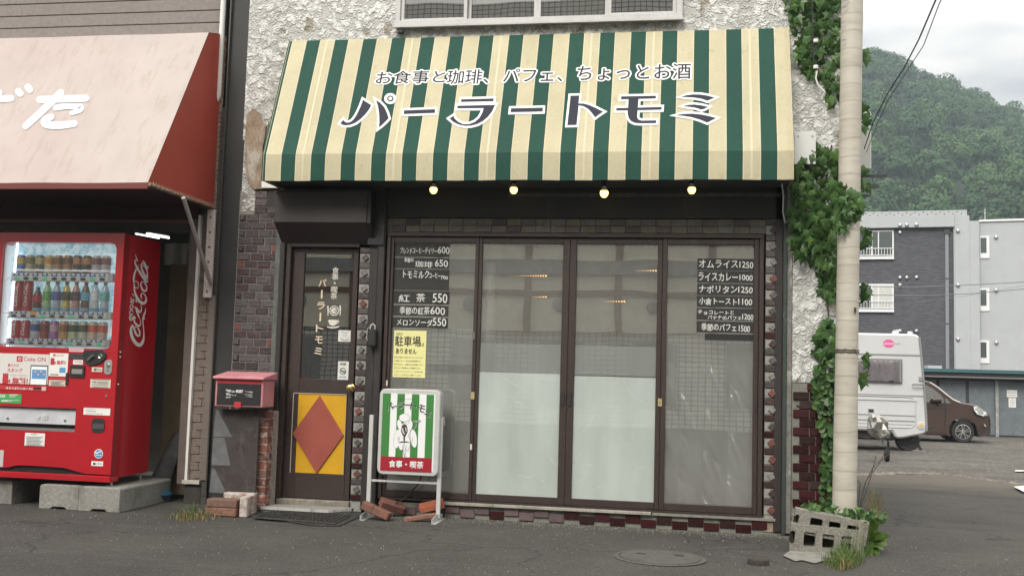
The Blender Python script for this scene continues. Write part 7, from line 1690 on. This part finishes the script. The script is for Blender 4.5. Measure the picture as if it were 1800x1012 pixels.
# low creeping leaves at the pole's foot
t = thing('creeping_plant', 'low dark creeping leaves on top of the hollow blocks at the pole foot', 'plant', tuple(W(1470, 905, -.55)))
for k in range(90):
    px_ = ri.uniform(1405, 1560); py_ = 893+(px_-1405)*.09+ri.uniform(-8, 12); p = W(px_, py_, ri.uniform(-.75, -.5)); s = ri.uniform(.03, .055)
    place('leaf', variants[2 if ri.random() < .8 else 0], t, p, rot=(R(ri.uniform(-80, 0)), R(ri.uniform(0, 360)), R(ri.uniform(-60, 60))), scale=(s, s, s))
m_tw = M('bare_twig', (.09, .085, .06), .8)
g0 = W(1500, 900, -.2)
t = thing('dry_stalks', 'thin bare weed stalks leaning right beside the wrapped pole', 'plant', (g0.x, .3, 0))
for pts_ in ([(1507, 910), (1520, 850), (1535, 820), (1565, 795)], [(1507, 905), (1522, 845), (1545, 815), (1560, 785)], [(1510, 900), (1530, 840), (1540, 800)], [(1508, 890), (1512, 850), (1505, 840)]):
    MB().tube([W(x, y, .3) for x, y in pts_], [.004, .0035, .003, .002][:len(pts_)], 5).obj('stalk', m_tw, t)

# ------------------------------------------------------------------ background: apartment block
def frame_plane(px_, py_, dist_y, yaw_deg):
    """vertical plane through pixel at depth dist_y, turned by yaw; returns origin, u axis and pixel->(u,z)"""
    o = W(px_, py_, dist_y); u = Vector((math.cos(R(yaw_deg)), math.sin(R(yaw_deg)), 0)); nrm = Vector((u.y, -u.x, 0))
    def uz(x, y, dep=0):
        p = WP(x, y, o+nrm*dep, nrm); d = p-o; return d.dot(u), p.z
    return o, u, nrm, uz
GZ = -.44
AYAW = -9
o_, u_a, n_a, uz = frame_plane(1600, 650, 46, AYAW)
apt = thing('apartment_block', 'white rendered apartment block with a dark brick front and round vents', 'building', (o_.x, o_.y, GZ), (0, 0, R(AYAW)))
def A2(x, y, d=0): u, z = uz(x, y, d); return u, z-GZ
m_apw = M('pale_render', (.375, .395, .415), .7, grain=(1.5, .05), dirt=(1.2, (.42, .44, .46), .4, .5, .75, (3, 3, .3)))
m_bk = bpy.data.materials.new('dark_brickwork'); m_bk.use_nodes = True; t_ = m_bk.node_tree; b_ = t_.nodes['Principled BSDF']; b_.inputs['Roughness'].default_value = .8
tcx = t_.nodes.new('ShaderNodeTexCoord'); sx_ = t_.nodes.new('ShaderNodeSeparateXYZ'); cx_ = t_.nodes.new('ShaderNodeCombineXYZ'); br = t_.nodes.new('ShaderNodeTexBrick')
br.inputs['Scale'].default_value = 1; br.inputs['Brick Width'].default_value = .24; br.inputs['Row Height'].default_value = .075; br.inputs['Mortar Size'].default_value = .008
br.inputs['Color1'].default_value = (.040, .042, .052, 1); br.inputs['Color2'].default_value = (.075, .076, .088, 1); br.inputs['Mortar'].default_value = (.10, .10, .11, 1)
t_.links.new(tcx.outputs['Object'], sx_.inputs[0]); t_.links.new(sx_.outputs[0], cx_.inputs[0]); t_.links.new(sx_.outputs[2], cx_.inputs[1]); t_.links.new(cx_.outputs[0], br.inputs['Vector']); t_.links.new(br.outputs[0], b_.inputs['Base Color'])
cor = A2(1703, 377)[0]; topz = A2(1600, 384)[1]; 
topz = (A2(1510, 385)[1]+A2(1703, 378)[1])/2
bx('main_wall', m_apw, apt, -14, cor, .05, 12, 0, topz, local=True)
bR, bT = A2(1678, 500)[0], A2(1600, 401)[1]
bx('brick_front', m_bk, apt, -14, bR, -.0, .049, .01, bT, local=True)
bx('corner_pier', m_apw, apt, bR+.01, cor, -.25, .049, .01, topz, local=True)
bx('top_beam', m_apw, apt, -14, bR+.0, -.25, .049, bT+.01, topz, local=True)
# perforated parapet
pz0, pz1 = topz+.01, A2(1600, 372)[1]
pe = A2(1699, 372)[0]
par = bx('parapet_screen', m_apw, apt, -14, pe, -.2, -.15, pz0, pz1, local=True)
hr = (pz1-pz0)*.11; k = 0; x = pe-.25
m_hole = M('hole_dark', (.03, .035, .03), .9)
me_ho = MB().lathe([(hr, -.206), (hr, -.2005)], (0, 0, 0), 10, 'y').mesh('hole', m_hole)
while x > A2(1500, 372)[0]:
    o = bpy.data.objects.new('hole', me_ho); COL.objects.link(o); o.parent = apt; o.location = (x, 0, pz0+(pz1-pz0)*(.66 if k % 2 else .3)); x -= .205*1.0*(pe-A2(1500, 372)[0])/5.6; k += 1
m_sg2 = M('window_dark_glass', (.06, .075, .075), .08, spec=.8, coat=.5); m_wf = M('window_white', (.68, .69, .70), .5); m_cur = M('pale_curtain', (.48, .49, .47), .8, grain=(14, .12))
def bigwin(x0, y0, x1, y1, curtain):
    a, zt = A2(x0, y0); b, _ = A2(x1, y0); _, zb = A2(x1, y1)
    f = bx('window', m_wf, apt, a, b, -.06, -.0, zb, zt, local=True); cxw = (a+b)/2-.0; th = .07
    mid = a+(b-a)*.56
    for (c0, c1, mt) in ((a+th, mid-th/2, m_sg2), (mid+th/2, b-th, m_cur if curtain else m_sg2)):
        bx('pane', mt, f, c0, c1, -.065, -.061, zb+.14, zt-th, local=True)
    bx('meeting_stile', m_wf, f, mid+(b-mid)*.28, mid+(b-mid)*.28+.05, -.08, -.066, zb+.14, zt-th, local=True)
    mb = MB(); hb_ = zb+(zt-zb)*.34; mb.box(a+.05, b-.05, -.13, -.10, hb_, hb_+.035).box(a+.05, b-.05, -.13, -.10, zb+.14, zb+.17)
    x = a+.1
    while x < b-.06: mb.box(x, x+.02, -.125, -.105, zb+.171, hb_-.001); x += .14
    mb.obj('rail', m_wf, f, local=True)
    bx('sill', m_wf, f, a-.02, b+.02, -.14, -.0001, zb-.05, zb-.001, local=True)
bigwin(1484, 406, 1571, 454, False); bigwin(1484, 499, 1571, 547, True)
m_vent = M('vent_steel', (.45, .46, .47), .3, metal=.6)
me_v = MB().lathe([(.001, -.12), (.07, -.10), (.10, -.04), (.10, 0)], (0, 0, 0), 12, 'y').mesh('vent_cap', m_vent, smooth=True)
def vents(lst, depth=0, s=1):
    for x, y in lst:
        u, z = A2(x, y, depth); o = bpy.data.objects.new('vent_cap', me_v); COL.objects.link(o); o.parent = apt; o.location = (u, -.001-depth, z); o.scale = (s, s, s)
vents([(1582, 396), (1594, 395.5), (1611, 395)], .25); vents([(1582, 409), (1582, 488), (1594, 488), (1611, 487.5), (1582, 501), (1611, 581.5), (1582, 581.5)]); vents([(1684, 406), (1684, 501), (1684, 596)], .25)
a, zt = A2(1661, 411); b, _ = A2(1667, 411)
for y0, y1 in ((412, 489), (491, 568), (570, 650)): bx('downpipe', M('pipe_grey', (.20, .21, .23), .5), apt, a, b, -.11, -.001, A2(1660, y1)[1], A2(1660, y0)[1], local=True)
bx('rain_head', M('rain_head', (.03, .03, .035), .5), apt, a-.04, b+.06, -.14, -.001, A2(1660, 412)[1], A2(1660, 404)[1], local=True)
for y in (478, 575): bx('floor_joint', M('joint_grey', (.38, .40, .42), .8), apt, bR+.02, cor, -.252, -.2501, A2(1690, y)[1]-.015, A2(1690, y)[1]+.015, local=True)
u0, _ = A2(1571, 384); bx('floor_joint', MATS['joint_grey'], apt, u0-.02, u0+.02, -.253, -.2505, bT+.02, topz-.01, local=True)
# right wing, set back
o2, u2, n2, uz2 = frame_plane(1730, 650, 45.5, -14)
wing = thing('apartment_wing', 'plain pale wing of the apartment block with small dark windows, right of the corner', 'building', (o2.x, o2.y, GZ), (0, 0, R(-14)))
def B2(x, y, d=0): u, z = uz2(x, y, d); return u, z-GZ
tz2 = (B2(1725, 390)[1]+B2(1798, 388)[1])/2
bx('stair_wall', m_apw, wing, B2(1700, 500)[0]-.6, B2(1722, 500)[0], -.3, 6, 0, tz2+.02, local=True)
bx('wall', m_apw, wing, B2(1722, 500)[0]+.001, 26, 0, 8, 0, tz2, local=True)
bx('coping', m_wf, wing, B2(1722, 500)[0]+.001, 26, -.08, 8.05, tz2+.001, tz2+.10, local=True)
for y0, y1 in ((415, 454), (506.5, 546.5), (598, 638)):
    a, zt = B2(1722.5, y0); b, _ = B2(1739, y0); zb = B2(1730, y1)[1]
    f = bx('window', m_wf, wing, a+.01, b, -.05, -.001, zb, zt, local=True); bx('pane', m_sg2, f, a+.03, b-.13, -.056, -.051, zb+.26, zt-.09, local=True)
for (x, y) in ((1751, 417), (1751, 510), (1751.5, 602)):
    u, z = B2(x, y); o = bpy.data.objects.new('vent_cap', me_v); COL.objects.link(o); o.parent = wing; o.location = (u, -.001, z)
for y in (486, 579): bx('floor_joint', MATS['joint_grey'], wing, B2(1724, y)[0], 26, -.003, -.0005, B2(1740, y)[1]-.015, B2(1740, y)[1]+.015, local=True)
A = W(1731.5, 389, 47); tag(top_origin(MB().tube([A, A+Vector((0, 0, .65))], .015, 5).obj('roof_antenna', M('mast', (.6, .6, .6), .5))), 'thin white mast on the roof of the pale wing', 'antenna')

# storage sheds
SYY = 27.0
sz0 = GZ; 
shd = thing('storage_sheds', 'row of grey lock up sheds with a green edged flat roof behind the brown car', 'shed', (W(1700, 700, SYY).x, SYY, GZ))
m_sh = M('shed_panel', (.115, .135, .15), .7, grain=(5, .2), dirt=(3, (.18, .20, .21), .5, .5, .7)); m_shd = M('shed_frame', (.035, .032, .032), .7)
sxa = W(1600, 700, SYY).x; rt_, rb_ = W(1700, 649, SYY).z, W(1700, 655, SYY).z
bx('roof_edge', M('teal_trim', (.035, .10, .11), .5), shd, sxa, 30, SYY-.5, SYY+3, rb_, rt_); bx('eave', m_shd, shd, sxa, 30, SYY-.42, SYY+2.9, W(1700, 661, SYY).z, rb_-.001)
bx('eave_light', M('eave_grey', (.16, .15, .15), .6), shd, sxa, 30, SYY-.44, SYY-.421, W(1700, 664, SYY).z-.0, W(1700, 661.5, SYY).z)
bx('body', m_shd, shd, sxa, 30, SYY, SYY+2.8, GZ, W(1700, 661, SYY).z-.001)
pzb, pzt = W(1700, 768, SYY).z, W(1700, 669, SYY).z
bxs = [(1600, 1646), (1651, 1697), (1703, 1748), (1755, 1806), (1811, 1860), (1865, 1910)]
for a, b in bxs: bx('shed_door', m_sh, shd, W(a, 715, SYY).x, W(b, 715, SYY).x, SYY-.03, SYY-.001, max(pzb, GZ+.05), pzt)
bx('post', M('worn_post', (.26, .27, .27), .8, grain=(9, .4)), shd, W(1748.5, 715, SYY).x, W(1754, 715, SYY).x, SYY-.1, SYY-.031, GZ, pzt+.02)
for y0, y1, x0, x1 in ((685, 698, 1770, 1788), (699, 716, 1773, 1786)):
    A, B = W(x0, y0, SYY-.04), W(x1, y1, SYY-.04); pp_ = bx('paper', white, shd, A.x, B.x, SYY-.036, SYY-.0305, B.z, A.z)
strokes([[(1772, 688+k*3, .5), (1785, 688.3+k*3, .5)] for k in range(3)]+[[(1775, 703+k*3, .5), (1784, 703.2+k*3, .5)] for k in range(4)], m_pgrey, shd, lambda x, y: W(x, y, SYY-.037), FRONT, 'print')
bx('rooftop_box', m_apw, shd, W(1628, 645, SYY+1.2).x, W(1652, 645, SYY+1.2).x, SYY+.9, SYY+1.5, rt_, W(1640, 642, SYY+.9).z)

# overhead lines across the apartment front
t = thing('overhead_lines', 'thin grey overhead lines crossing in front of the apartment block', 'cable', tuple(W(1600, 510, 22)))
for pts_ in ([(1500, 503), (1600, 504.5), (1700, 501), (1810, 495)], [(1500, 518.5), (1620, 519), (1700, 516.5), (1810, 507)], [(1570, 536), (1700, 520), (1810, 500)]):
    MB().tube([W(x, y, 24) for x, y in pts_], .012 if pts_[0][0] == 1500 else .005, 5).obj('line', M('line_grey', (.13, .14, .15), .6), t)

# ------------------------------------------------------------------ caravan
CYY = 17.3
def C(x, y, Y=CYY): return W(x, y, Y)
gzc = gz(0, CYY)
m_cv = M('caravan_white', (.50, .51, .52), .28, coat=.3, grain=(1.5, .04)); m_cvl = M('caravan_trim', (.22, .23, .23), .4)
xr_t, xr_b = C(1617, 592).x, C(1629, 770).x; xl = xr_b-4.6
ct = C(1570, 586).z; cbm = C(1600, 764).z; cb2 = C(1580, 784).z
cv = thing('caravan', 'white touring caravan with a curtained window parked behind the wrapped pole', 'caravan', ((xl+xr_b)/2, CYY+1, gzc))
prof_r = [(C(1610, 585.5).x, ct), (C(1617, 592).x, C(1617, 592).z), (C(1620, 622).x, C(1620, 622).z), (C(1626, 690).x, C(1626, 690).z), (C(1629, 735).x, C(1629, 735).z), (C(1630, 757).x, C(1630, 757).z), (C(1624, 763).x, C(1624, 763).z), (C(1586, 770).x, C(1586, 770).z), (C(1575, 770).x, C(1575, 770).z), (C(1569, 758).x, C(1569, 758).z)]
body = prof_r+[(xl+.1, C(1569, 758).z), (xl-.12, C(1569, 735).z), (xl, ct-.3), (xl+.2, ct)]
MB().prism(body, 'y', CYY, CYY+2.1).obj('body', m_cv, cv, bevel=.04)
edge_ = [Vector((x-.01, CYY-.012, z)) for x, z in prof_r[1:6]]
MB().tube(edge_, .022, 6).obj('edge_trim', m_cvl, cv)
def hband(nm, y, h, mt, x0=1490, x1=None, th=.01):
    zz = C(1560, y).z; xe_ = C(x1 or (1617+(y-592)*.07), y).x; return bx(nm, mt, cv, xl+.3, xe_, CYY-th, CYY+.001, zz-h/2, zz+h/2)
hband('trim_strip', 623, .035, m_cvl, x1=1618.5); hband('trim_strip', 694, .025, m_cvl, x1=1624); hband('trim_strip', 702, .03, m_cv, x1=1612, th=.02); hband('groove', 729, .02, m_cvl, x1=1609); hband('groove', 738.5, .02, m_cvl, x1=1609); hband('groove', 744, .025, M('caravan_grey', (.45, .46, .46), .4), x1=1609)
# raised locker panel outline
lp = rounded(xl+.5, C(1609.5, 700).x, C(1590, 751).z, C(1590, 697).z, .16, 5)
mb = MB(); pl_ = [Vector((x, CYY-.008, z)) for x, z in lp]; mb.tube(pl_+[pl_[0]], .012, 5, cap=False); mb.obj('locker_outline', MATS['caravan_grey'], cv)
wv0, wv1 = C(1519, 630).x-1.2, C(1586, 630).x; wz_1, wz_0 = C(1550, 629.5).z, C(1550, 673).z
wn = bx('window', m_cvl, cv, wv0, wv1, CYY-.03, CYY+.001, wz_0, wz_1, bevel=.01)
mb = MB(); nn_ = 90
for i in range(nn_+1): x = wv0+.05+(wv1-wv0-.12)*i/nn_; y = CYY-.045+.012*math.sin(i*1.1)+.006*math.sin(i*2.9); mb.v += [(x, y, wz_0+.05), (x+.02*math.sin(i*.7), y, wz_1-.05)]
for i in range(nn_): mb.f.append((2*i, 2*i+2, 2*i+3, 2*i+1))
mb.obj('curtain', M('lilac_curtain', (.66, .60, .62), .8, grain=(5, .15)), wn, smooth=True)
MB().quad((wv0+.03, CYY-.07, wz_0+.03), (wv1-.03, CYY-.07, wz_0+.03), (wv1-.03, CYY-.07, wz_1-.03), (wv0+.03, CYY-.07, wz_1-.03)).obj('pane', glass('caravan_glass', .08, (.75, .75, .78)), wn)
bx('window_seal', m_cvl, wn, wv1-.075, wv1-.045, CYY-.078, CYY-.03, wz_0+.04, wz_1-.04); bx('catch', black, wn, C(1562, 670).x, C(1570, 670).x, CYY-.085, CYY-.071, wz_0+.03, wz_0+.07)
A, B = C(1536, 718), C(1539.5, 724); bx('vent', m_cvl, cv, C(1526, 719).x, C(1536, 719).x, CYY-.02, CYY, C(1530, 724).z, C(1530, 718).z)
bx('vent_slot', black, cv, C(1527, 719).x, C(1535, 719).x, CYY-.024, CYY-.0201, C(1530, 723).z, C(1530, 719).z)
MB().tube([C(1603, 676, CYY-.08), C(1608, 675, CYY-.10), C(1620, 675.5, CYY-.10), C(1622.5, 676, CYY-.08)], .022, 6).obj('grab_handle', m_cvl, cv)
bx('door_lock', m_cvl, cv, C(1615, 665).x, C(1621, 665).x, CYY-.03, CYY, C(1618, 669).z, C(1618, 662).z)
A = C(1619.5, 747.5); MB().lathe([(.085, CYY-.025), (.095, CYY)], (A.x, 0, A.z), 18, 'y').obj('marker_rim', m_cv, cv); MB().lathe([(.045, CYY-.035), (.055, CYY-.024)], (A.x, 0, A.z), 16, 'y').obj('marker_light', M('marker_amber', (.55, .42, .2), .3), cv)
# logo: pink oval with lettering
A = C(1562, 603.5); ov = [(A.x+.125*math.cos(2*math.pi*k/24), A.z+.095*math.sin(2*math.pi*k/24)) for k in range(24)]
MB().prism(ov, 'y', CYY-.006, CYY+.001).obj('logo_oval', M('logo_pink', (.62, .08, .28), .4), cv)
tpx('BÜRSTNER', m_cw, cv, 1554, 601, 1571, 606, CYY-.006, d=.004, offset=.01); tpx('CLUB', m_cvl, cv, 1573, 602.5, 1582, 605, CYY-.006, d=.004)
A = C(1580, 793, CYY+.4); wr_ = .25
cwx = C(1602, 775).x
bx('underframe', black, cv, xl+.3, cwx-.1, CYY+.15, CYY+1.9, gzc+.30, C(1569, 758).z-.01)
MB().lathe([(.1, CYY+.3), (.24, CYY+.3), (.27, CYY+.33), (.27, CYY+.46), (.24, CYY+.49), (.1, CYY+.49)], (C(1601, 780).x, 0, gzc+.27), 20, 'y').obj('spare_tank', black, cv)
MB().lathe([(.1, CYY+.1), (.28, CYY+.1), (.31, CYY+.13), (.31, CYY+.27), (.28, CYY+.3), (.1, CYY+.3)], (xl+2.3, 0, gzc+.31), 24, 'y').obj('wheel', black, cv)
P1_, P2_ = C(1606, 766, CYY+.35), C(1620, 793, CYY+.3)
MB().tube([P1_, Vector((P2_.x, P2_.y, gzc+.03))], .03, 6).obj('corner_steady', black, cv)
MB().tube([Vector((P2_.x-.25, P2_.y, gzc+.32)), Vector((P2_.x+.28, P2_.y, gzc+.62))], .022, 6).obj('steady_arm', black, cv)
bx('steady_foot', conc, cv, P2_.x-.22, P2_.x+.08, P2_.y-.08, P2_.y+.1, gzc, gzc+.045)
bx('vent_cowl', m_cv, cv, C(1588, 585).x, C(1594, 585).x, CYY+.9, CYY+1.2, ct, ct+.14)
for x in (1583, 1611): A = C(x, 584); MB().lathe([(.05, ct-.02), (.07, ct+.04), (.05, ct+.09), (.0, ct+.1)][:3], (A.x, CYY+.7, 0), 12).obj('roof_vent', m_cv, cv, smooth=True)
# covered hitch in front of it
HY = 12.4; gh = gz(0, HY)
ht = thing('covered_hitch', 'trailer hitch wrapped in crumpled silver sheeting standing on a small jockey wheel', 'trailer hitch', (W(1545, 760, HY).x, HY, gh))
bag = [(1529.5, 728, .06), (1528, 745, .14), (1532, 762, .17)]
r6 = random.Random(4); mb = MB(); rings = [(728, 1536, .10), (732, 1540, .19), (742, 1542, .235), (752, 1544, .26), (760, 1545, .25), (767, 1547, .19), (770, 1550, .10)]
for (py_, pxm, rad) in rings:
    c_ = W(pxm, py_, HY)
    for k in range(14): th = 2*math.pi*k/14; rr_2 = rad*(1+r6.uniform(-.22, .18)); mb.v.append((c_.x+rr_2*.72*math.cos(th), c_.y+rr_2*math.sin(th), c_.z+r6.uniform(-.02, .02)))
for i in range(len(rings)-1):
    for k in range(14): k2 = (k+1) % 14; mb.f.append((i*14+k, i*14+k2, (i+1)*14+k2, (i+1)*14+k))
mb.f.append(tuple(range(14))); mb.f.append(tuple(range((len(rings)-1)*14, len(rings)*14)))
mb.obj('silver_wrap', M('crumpled_foil', (.34, .33, .31), .3, metal=.7, bump=(14, 1.0)), ht)
q = W(1556, 775, HY); MB().tube([(q.x-.05, HY, gh+.28), (q.x-.04, HY, gh+.62)], .028, 8).obj('jockey_tube', steel, ht); MB().tube([(q.x+.05, HY, gh+.25), (q.x+.06, HY, gh+.5)], .02, 8).obj('jockey_tube', black, ht)
MB().tube([(q.x+.0, HY, gh+.55), (q.x+.22, HY+.9, gh+.50)], .04, 6).obj('drawbar', black, ht)
MB().lathe([(.04, -.035), (.11, -.035), (.12, -.02), (.12, .02), (.11, .035), (.04, .035)], (0, 0, 0), 18, 'x').obj('jockey_wheel', M('tyre', (.015, .015, .015), .8), ht, local=True).location = (q.x+.03-ht.location.x, 0, .12)
MB().tube([W(1556, 770, HY-.1), W(1562, 776, HY-.1), W(1564, 792, HY-.1), W(1553, 806, HY-.1)], .01, 5).obj('hitch_cable', black, ht)

# ------------------------------------------------------------------ brown car
KY = 22.4; gk = gz(0, KY)
def K(x, y, Y=KY): return W(x, y, Y)
wc = K(1693, 758); WR = .305; wcz = gk+WR
car = thing('parked_car', 'brown compact car with silver alloy wheels, nose showing behind the caravan', 'car', (wc.x-1.2, KY+.8, gk))
m_cb = M('brown_car_paint', (.040, .018, .012), .3, coat=.45, metal=.2, grain=(2, .05)); m_tint = M('car_glass', (.02, .022, .022), .06, spec=.9, coat=1)
pr_ = lambda pts: [(K(x, y).x, K(x, y).z) for x, y in pts]
upper = pr_([(1628, 668), (1636, 671), (1650, 680), (1663, 691), (1677, 702), (1688, 706.5), (1704, 709), (1718, 712), (1728, 717), (1736, 723), (1742, 730), (1745, 738), (1745.5, 750), (1744, 761), (1740, 765), (1722, 767.5)])
sill_z = K(1660, 765).z
arch = [(wc.x+ .385*math.cos(R(a)), wcz+ .385*math.sin(R(a))) for a in range(-5, 186, 15)]
xrear = upper[0][0]-3.3
rearw = wc.x-2.55; arch2 = [(x-2.55, z) for x, z in arch]
out_ = upper+arch+[(K(1671, 765).x-.0, sill_z)]+[(arch2[0][0]+.02, sill_z)]+arch2+[(xrear+.05, sill_z), (xrear, sill_z+.4), (xrear+.03, upper[0][1]-.35), (xrear+.25, upper[0][1]+.08), (xrear+1.2, upper[0][1]+.13), (upper[0][0]-1.0, upper[0][1]+.13)]
W_ = 1.66
def carpro(x, z, y_):  # tumblehome and rounded nose in plan
    zb = gk+.85; t = max(0, min(1, (z-zb)/.75)); inset = .14*t**1.2
    nose = max(0, (x-(K(1722, 740).x))/.45); inset += .30*min(1, nose)**2
    return inset
bm = bmesh.new(); layers = []
for s_i, f in enumerate((0, .06, .94, 1)):
    lay = []
    for x, z in out_:
        ins = carpro(x, z, 0); y0_, y1_ = KY+ins, KY+W_-ins; e_ = .0
        yy = {0: y0_, 1: y0_+.05, 2: y1_-.05, 3: y1_}[s_i]
        cx_m = K(1660, 740).x-.6; cz_m = gk+.75
        xx, zz = (x, z)
        if s_i in (0, 3): 
            if z > gk+.75: zz = z-.03
            if x > K(1730, 740).x: xx = x-.05
        lay.append(bm.verts.new((xx, yy, zz)))
    layers.append(lay)
n_ = len(out_)
for a, b in zip(layers, layers[1:]):
    for i in range(n_): bm.faces.new((a[i], a[(i+1) % n_], b[(i+1) % n_], b[i]))
bm.faces.new(layers[0]); bm.faces.new(layers[-1][::-1])
bmesh.ops.recalc_face_normals(bm, faces=bm.faces)
me = bpy.data.meshes.new('body'); bm.to_mesh(me); bm.free(); me.materials.append(m_cb)
for p in me.polygons: p.use_smooth = True
me.set_sharp_from_angle(angle=R(28))
me.transform(Matrix.Translation(-car.location)); o = bpy.data.objects.new('body', me); COL.objects.link(o); o.parent = car
def side(nm, pts, mt, th=.012, par=car, extra=0):
    vs = [];
    for x, y in pts:
        p = K(x, y); ins = carpro(p.x, p.z, 0)+.0; vs.append(Vector((p.x, KY+ins-th-extra, p.z)))
    mb = MB(); mb.add(vs, [tuple(range(len(vs)))]); off = WO.get(par, Vector()); 
    back = [v+Vector((0, th*.9, 0)) for v in vs]; nn = len(vs); mb.add(back, []); 
    for i in range(nn): mb.f.append((i, (i+1) % nn, nn+(i+1) % nn, nn+i))
    return mb.obj(nm, mt, par)
side('side_window', [(1612, 676), (1630, 676.5), (1642, 683), (1655, 694), (1661, 702), (1662, 708), (1612, 706)], m_tint, extra=.004)
side('quarter_window', [(1662, 698), (1672, 708.5), (1663, 708.5)], m_tint, extra=.006)
side('window_pillar', [(1659, 697), (1662, 699), (1663, 708.6), (1660, 708.6)], black, extra=.018)
MB().tube([Vector((x+.0, KY+carpro(x, z, 0)-.005, z-.01)) for x, z in upper[1:6]], .022, 6).obj('pillar_glint', M('pillar_highlight', (.45, .42, .40), .2, coat=1), car)  # pale tube paints the bright highlight along the windscreen pillar
# windscreen strip between the pillars
mb = MB(); q0, q1 = upper[1], upper[5]
mb.quad((q0[0], KY+.30, q0[1]+.006), (q1[0], KY+.2, q1[1]+.006), (q1[0], KY+W_-.2, q1[1]+.006), (q0[0], KY+W_-.30, q0[1]+.006)); mb.obj('windscreen', m_tint, car)
side('headlight', [(1711, 714), (1718, 713.5), (1727, 718), (1735, 724.5), (1738, 730), (1728, 731), (1717, 727.5), (1712, 721)], M('headlight_lens', (.60, .62, .62), .1, metal=.6, coat=1), extra=.02)
side('headlight_inner', [(1719, 720), (1727, 722), (1729, 728), (1720, 726)], m_vent, extra=.03)
side('lower_bumper', [(1716, 752), (1744, 752), (1744, 761), (1739, 765), (1720, 766)], M('bumper_shadow', (.022, .012, .010), .5), extra=.004)
side('fog_lamp', [(1729, 744), (1734, 747), (1733, 750), (1730, 748)], MATS['headlight_lens'], extra=.014)
side('sill_trim', [(1628, 759), (1663, 760), (1666, 765), (1628, 764.5)], MATS['bumper_shadow'], extra=.004)
for xx in (1662.5,): side('door_gap', [(xx, 709), (xx+.7, 709), (xx+.4, 730), (xx-2, 752), (xx-2.6, 752), (xx-.5, 730)], black, extra=.003)
side('door_crease', [(1628, 715.5), (1662, 717), (1662, 718.3), (1628, 716.5)], MATS['bumper_shadow'], extra=.003)
q = K(1744.5, 752); bx('number_plate_edge', MATS['headlight_lens'], car, q.x-.02, q.x+.02, KY+.62, KY+.95, q.z-.05, q.z+.22)
A = K(1649, 703, KY-.18); o = MB().lathe([(.02, -.11), (.10, -.09), (.115, 0), (.10, .07), (.03, .09)], (0, 0, 0), 12, 'x').obj('mirror', m_cb, car, local=True, smooth=True)
o.location = Vector((A.x, KY-.06, A.z))-car.location; o.scale = (1.4, 1, .75)
bx('mirror_stalk', black, car, A.x+.02, A.x+.10, KY-.06, KY+.03, A.z-.14, A.z-.05)
m_al = M('alloy', (.62, .62, .62), .25, metal=.9); m_ty = M('tyre', (.015, .015, .015), .8)
for x_ in (wc.x, rearw):
    for y_ in (KY+.02, KY+W_-.21):
        wt = MB().lathe([(WR*.64, 0), (WR*.70, -.012), (WR*.95, -.008), (WR, .03), (WR, .16), (WR*.95, .19), (WR*.6, .19)], (x_, y_+.01, wcz), 28, 'y', cap=False).obj('wheel', m_ty, car, smooth=True)
        MB().lathe([(WR*.60, .03), (WR*.60, .04)], (x_, y_, wcz), 24, 'y').obj('brake_shade', black, wt)
        MB().lathe([(WR*.66, .0), (WR*.67, -.006), (WR*.61, -.008), (WR*.60, .02)], (x_, y_, wcz), 28, 'y', cap=False).obj('rim', m_al, wt)
        mb = MB()
        for k in range(5):
            for sgn_ in (-1, 1):
                a = 2*math.pi*k/5+.3; a2_ = a+sgn_*.20; c_, s_ = math.cos(a), math.sin(a); c2, s2 = math.cos(a2_), math.sin(a2_); nx_, nz_ = -s_, c_
                mb.prism([(x_+.04*c_+nx_*sgn_*.012-nx_*.010, wcz+.04*s_+nz_*sgn_*.012-nz_*.010), (x_+.04*c_+nx_*sgn_*.012+nx_*.010, wcz+.04*s_+nz_*sgn_*.012+nz_*.010), (x_+WR*.63*c2+nx_*.010, wcz+WR*.63*s2+nz_*.010), (x_+WR*.63*c2-nx_*.010, wcz+WR*.63*s2-nz_*.010)], 'y', y_-.006-.0004*k, y_+.012)
        mb.lathe([(.045, y_-.012), (.05, y_+.01)], (x_, 0, wcz), 12, 'y'); mb.obj('spokes', m_al, wt)
A = K(1640, 702, KY+.5); MB().lathe([(.08, 0), (.11, .1), (.12, .35), (.09, .5), (.05, .58)], (A.x, A.y, gk+.75), 10).obj('seat', M('beige_seat', (.3, .26, .2), .8), car, smooth=True)
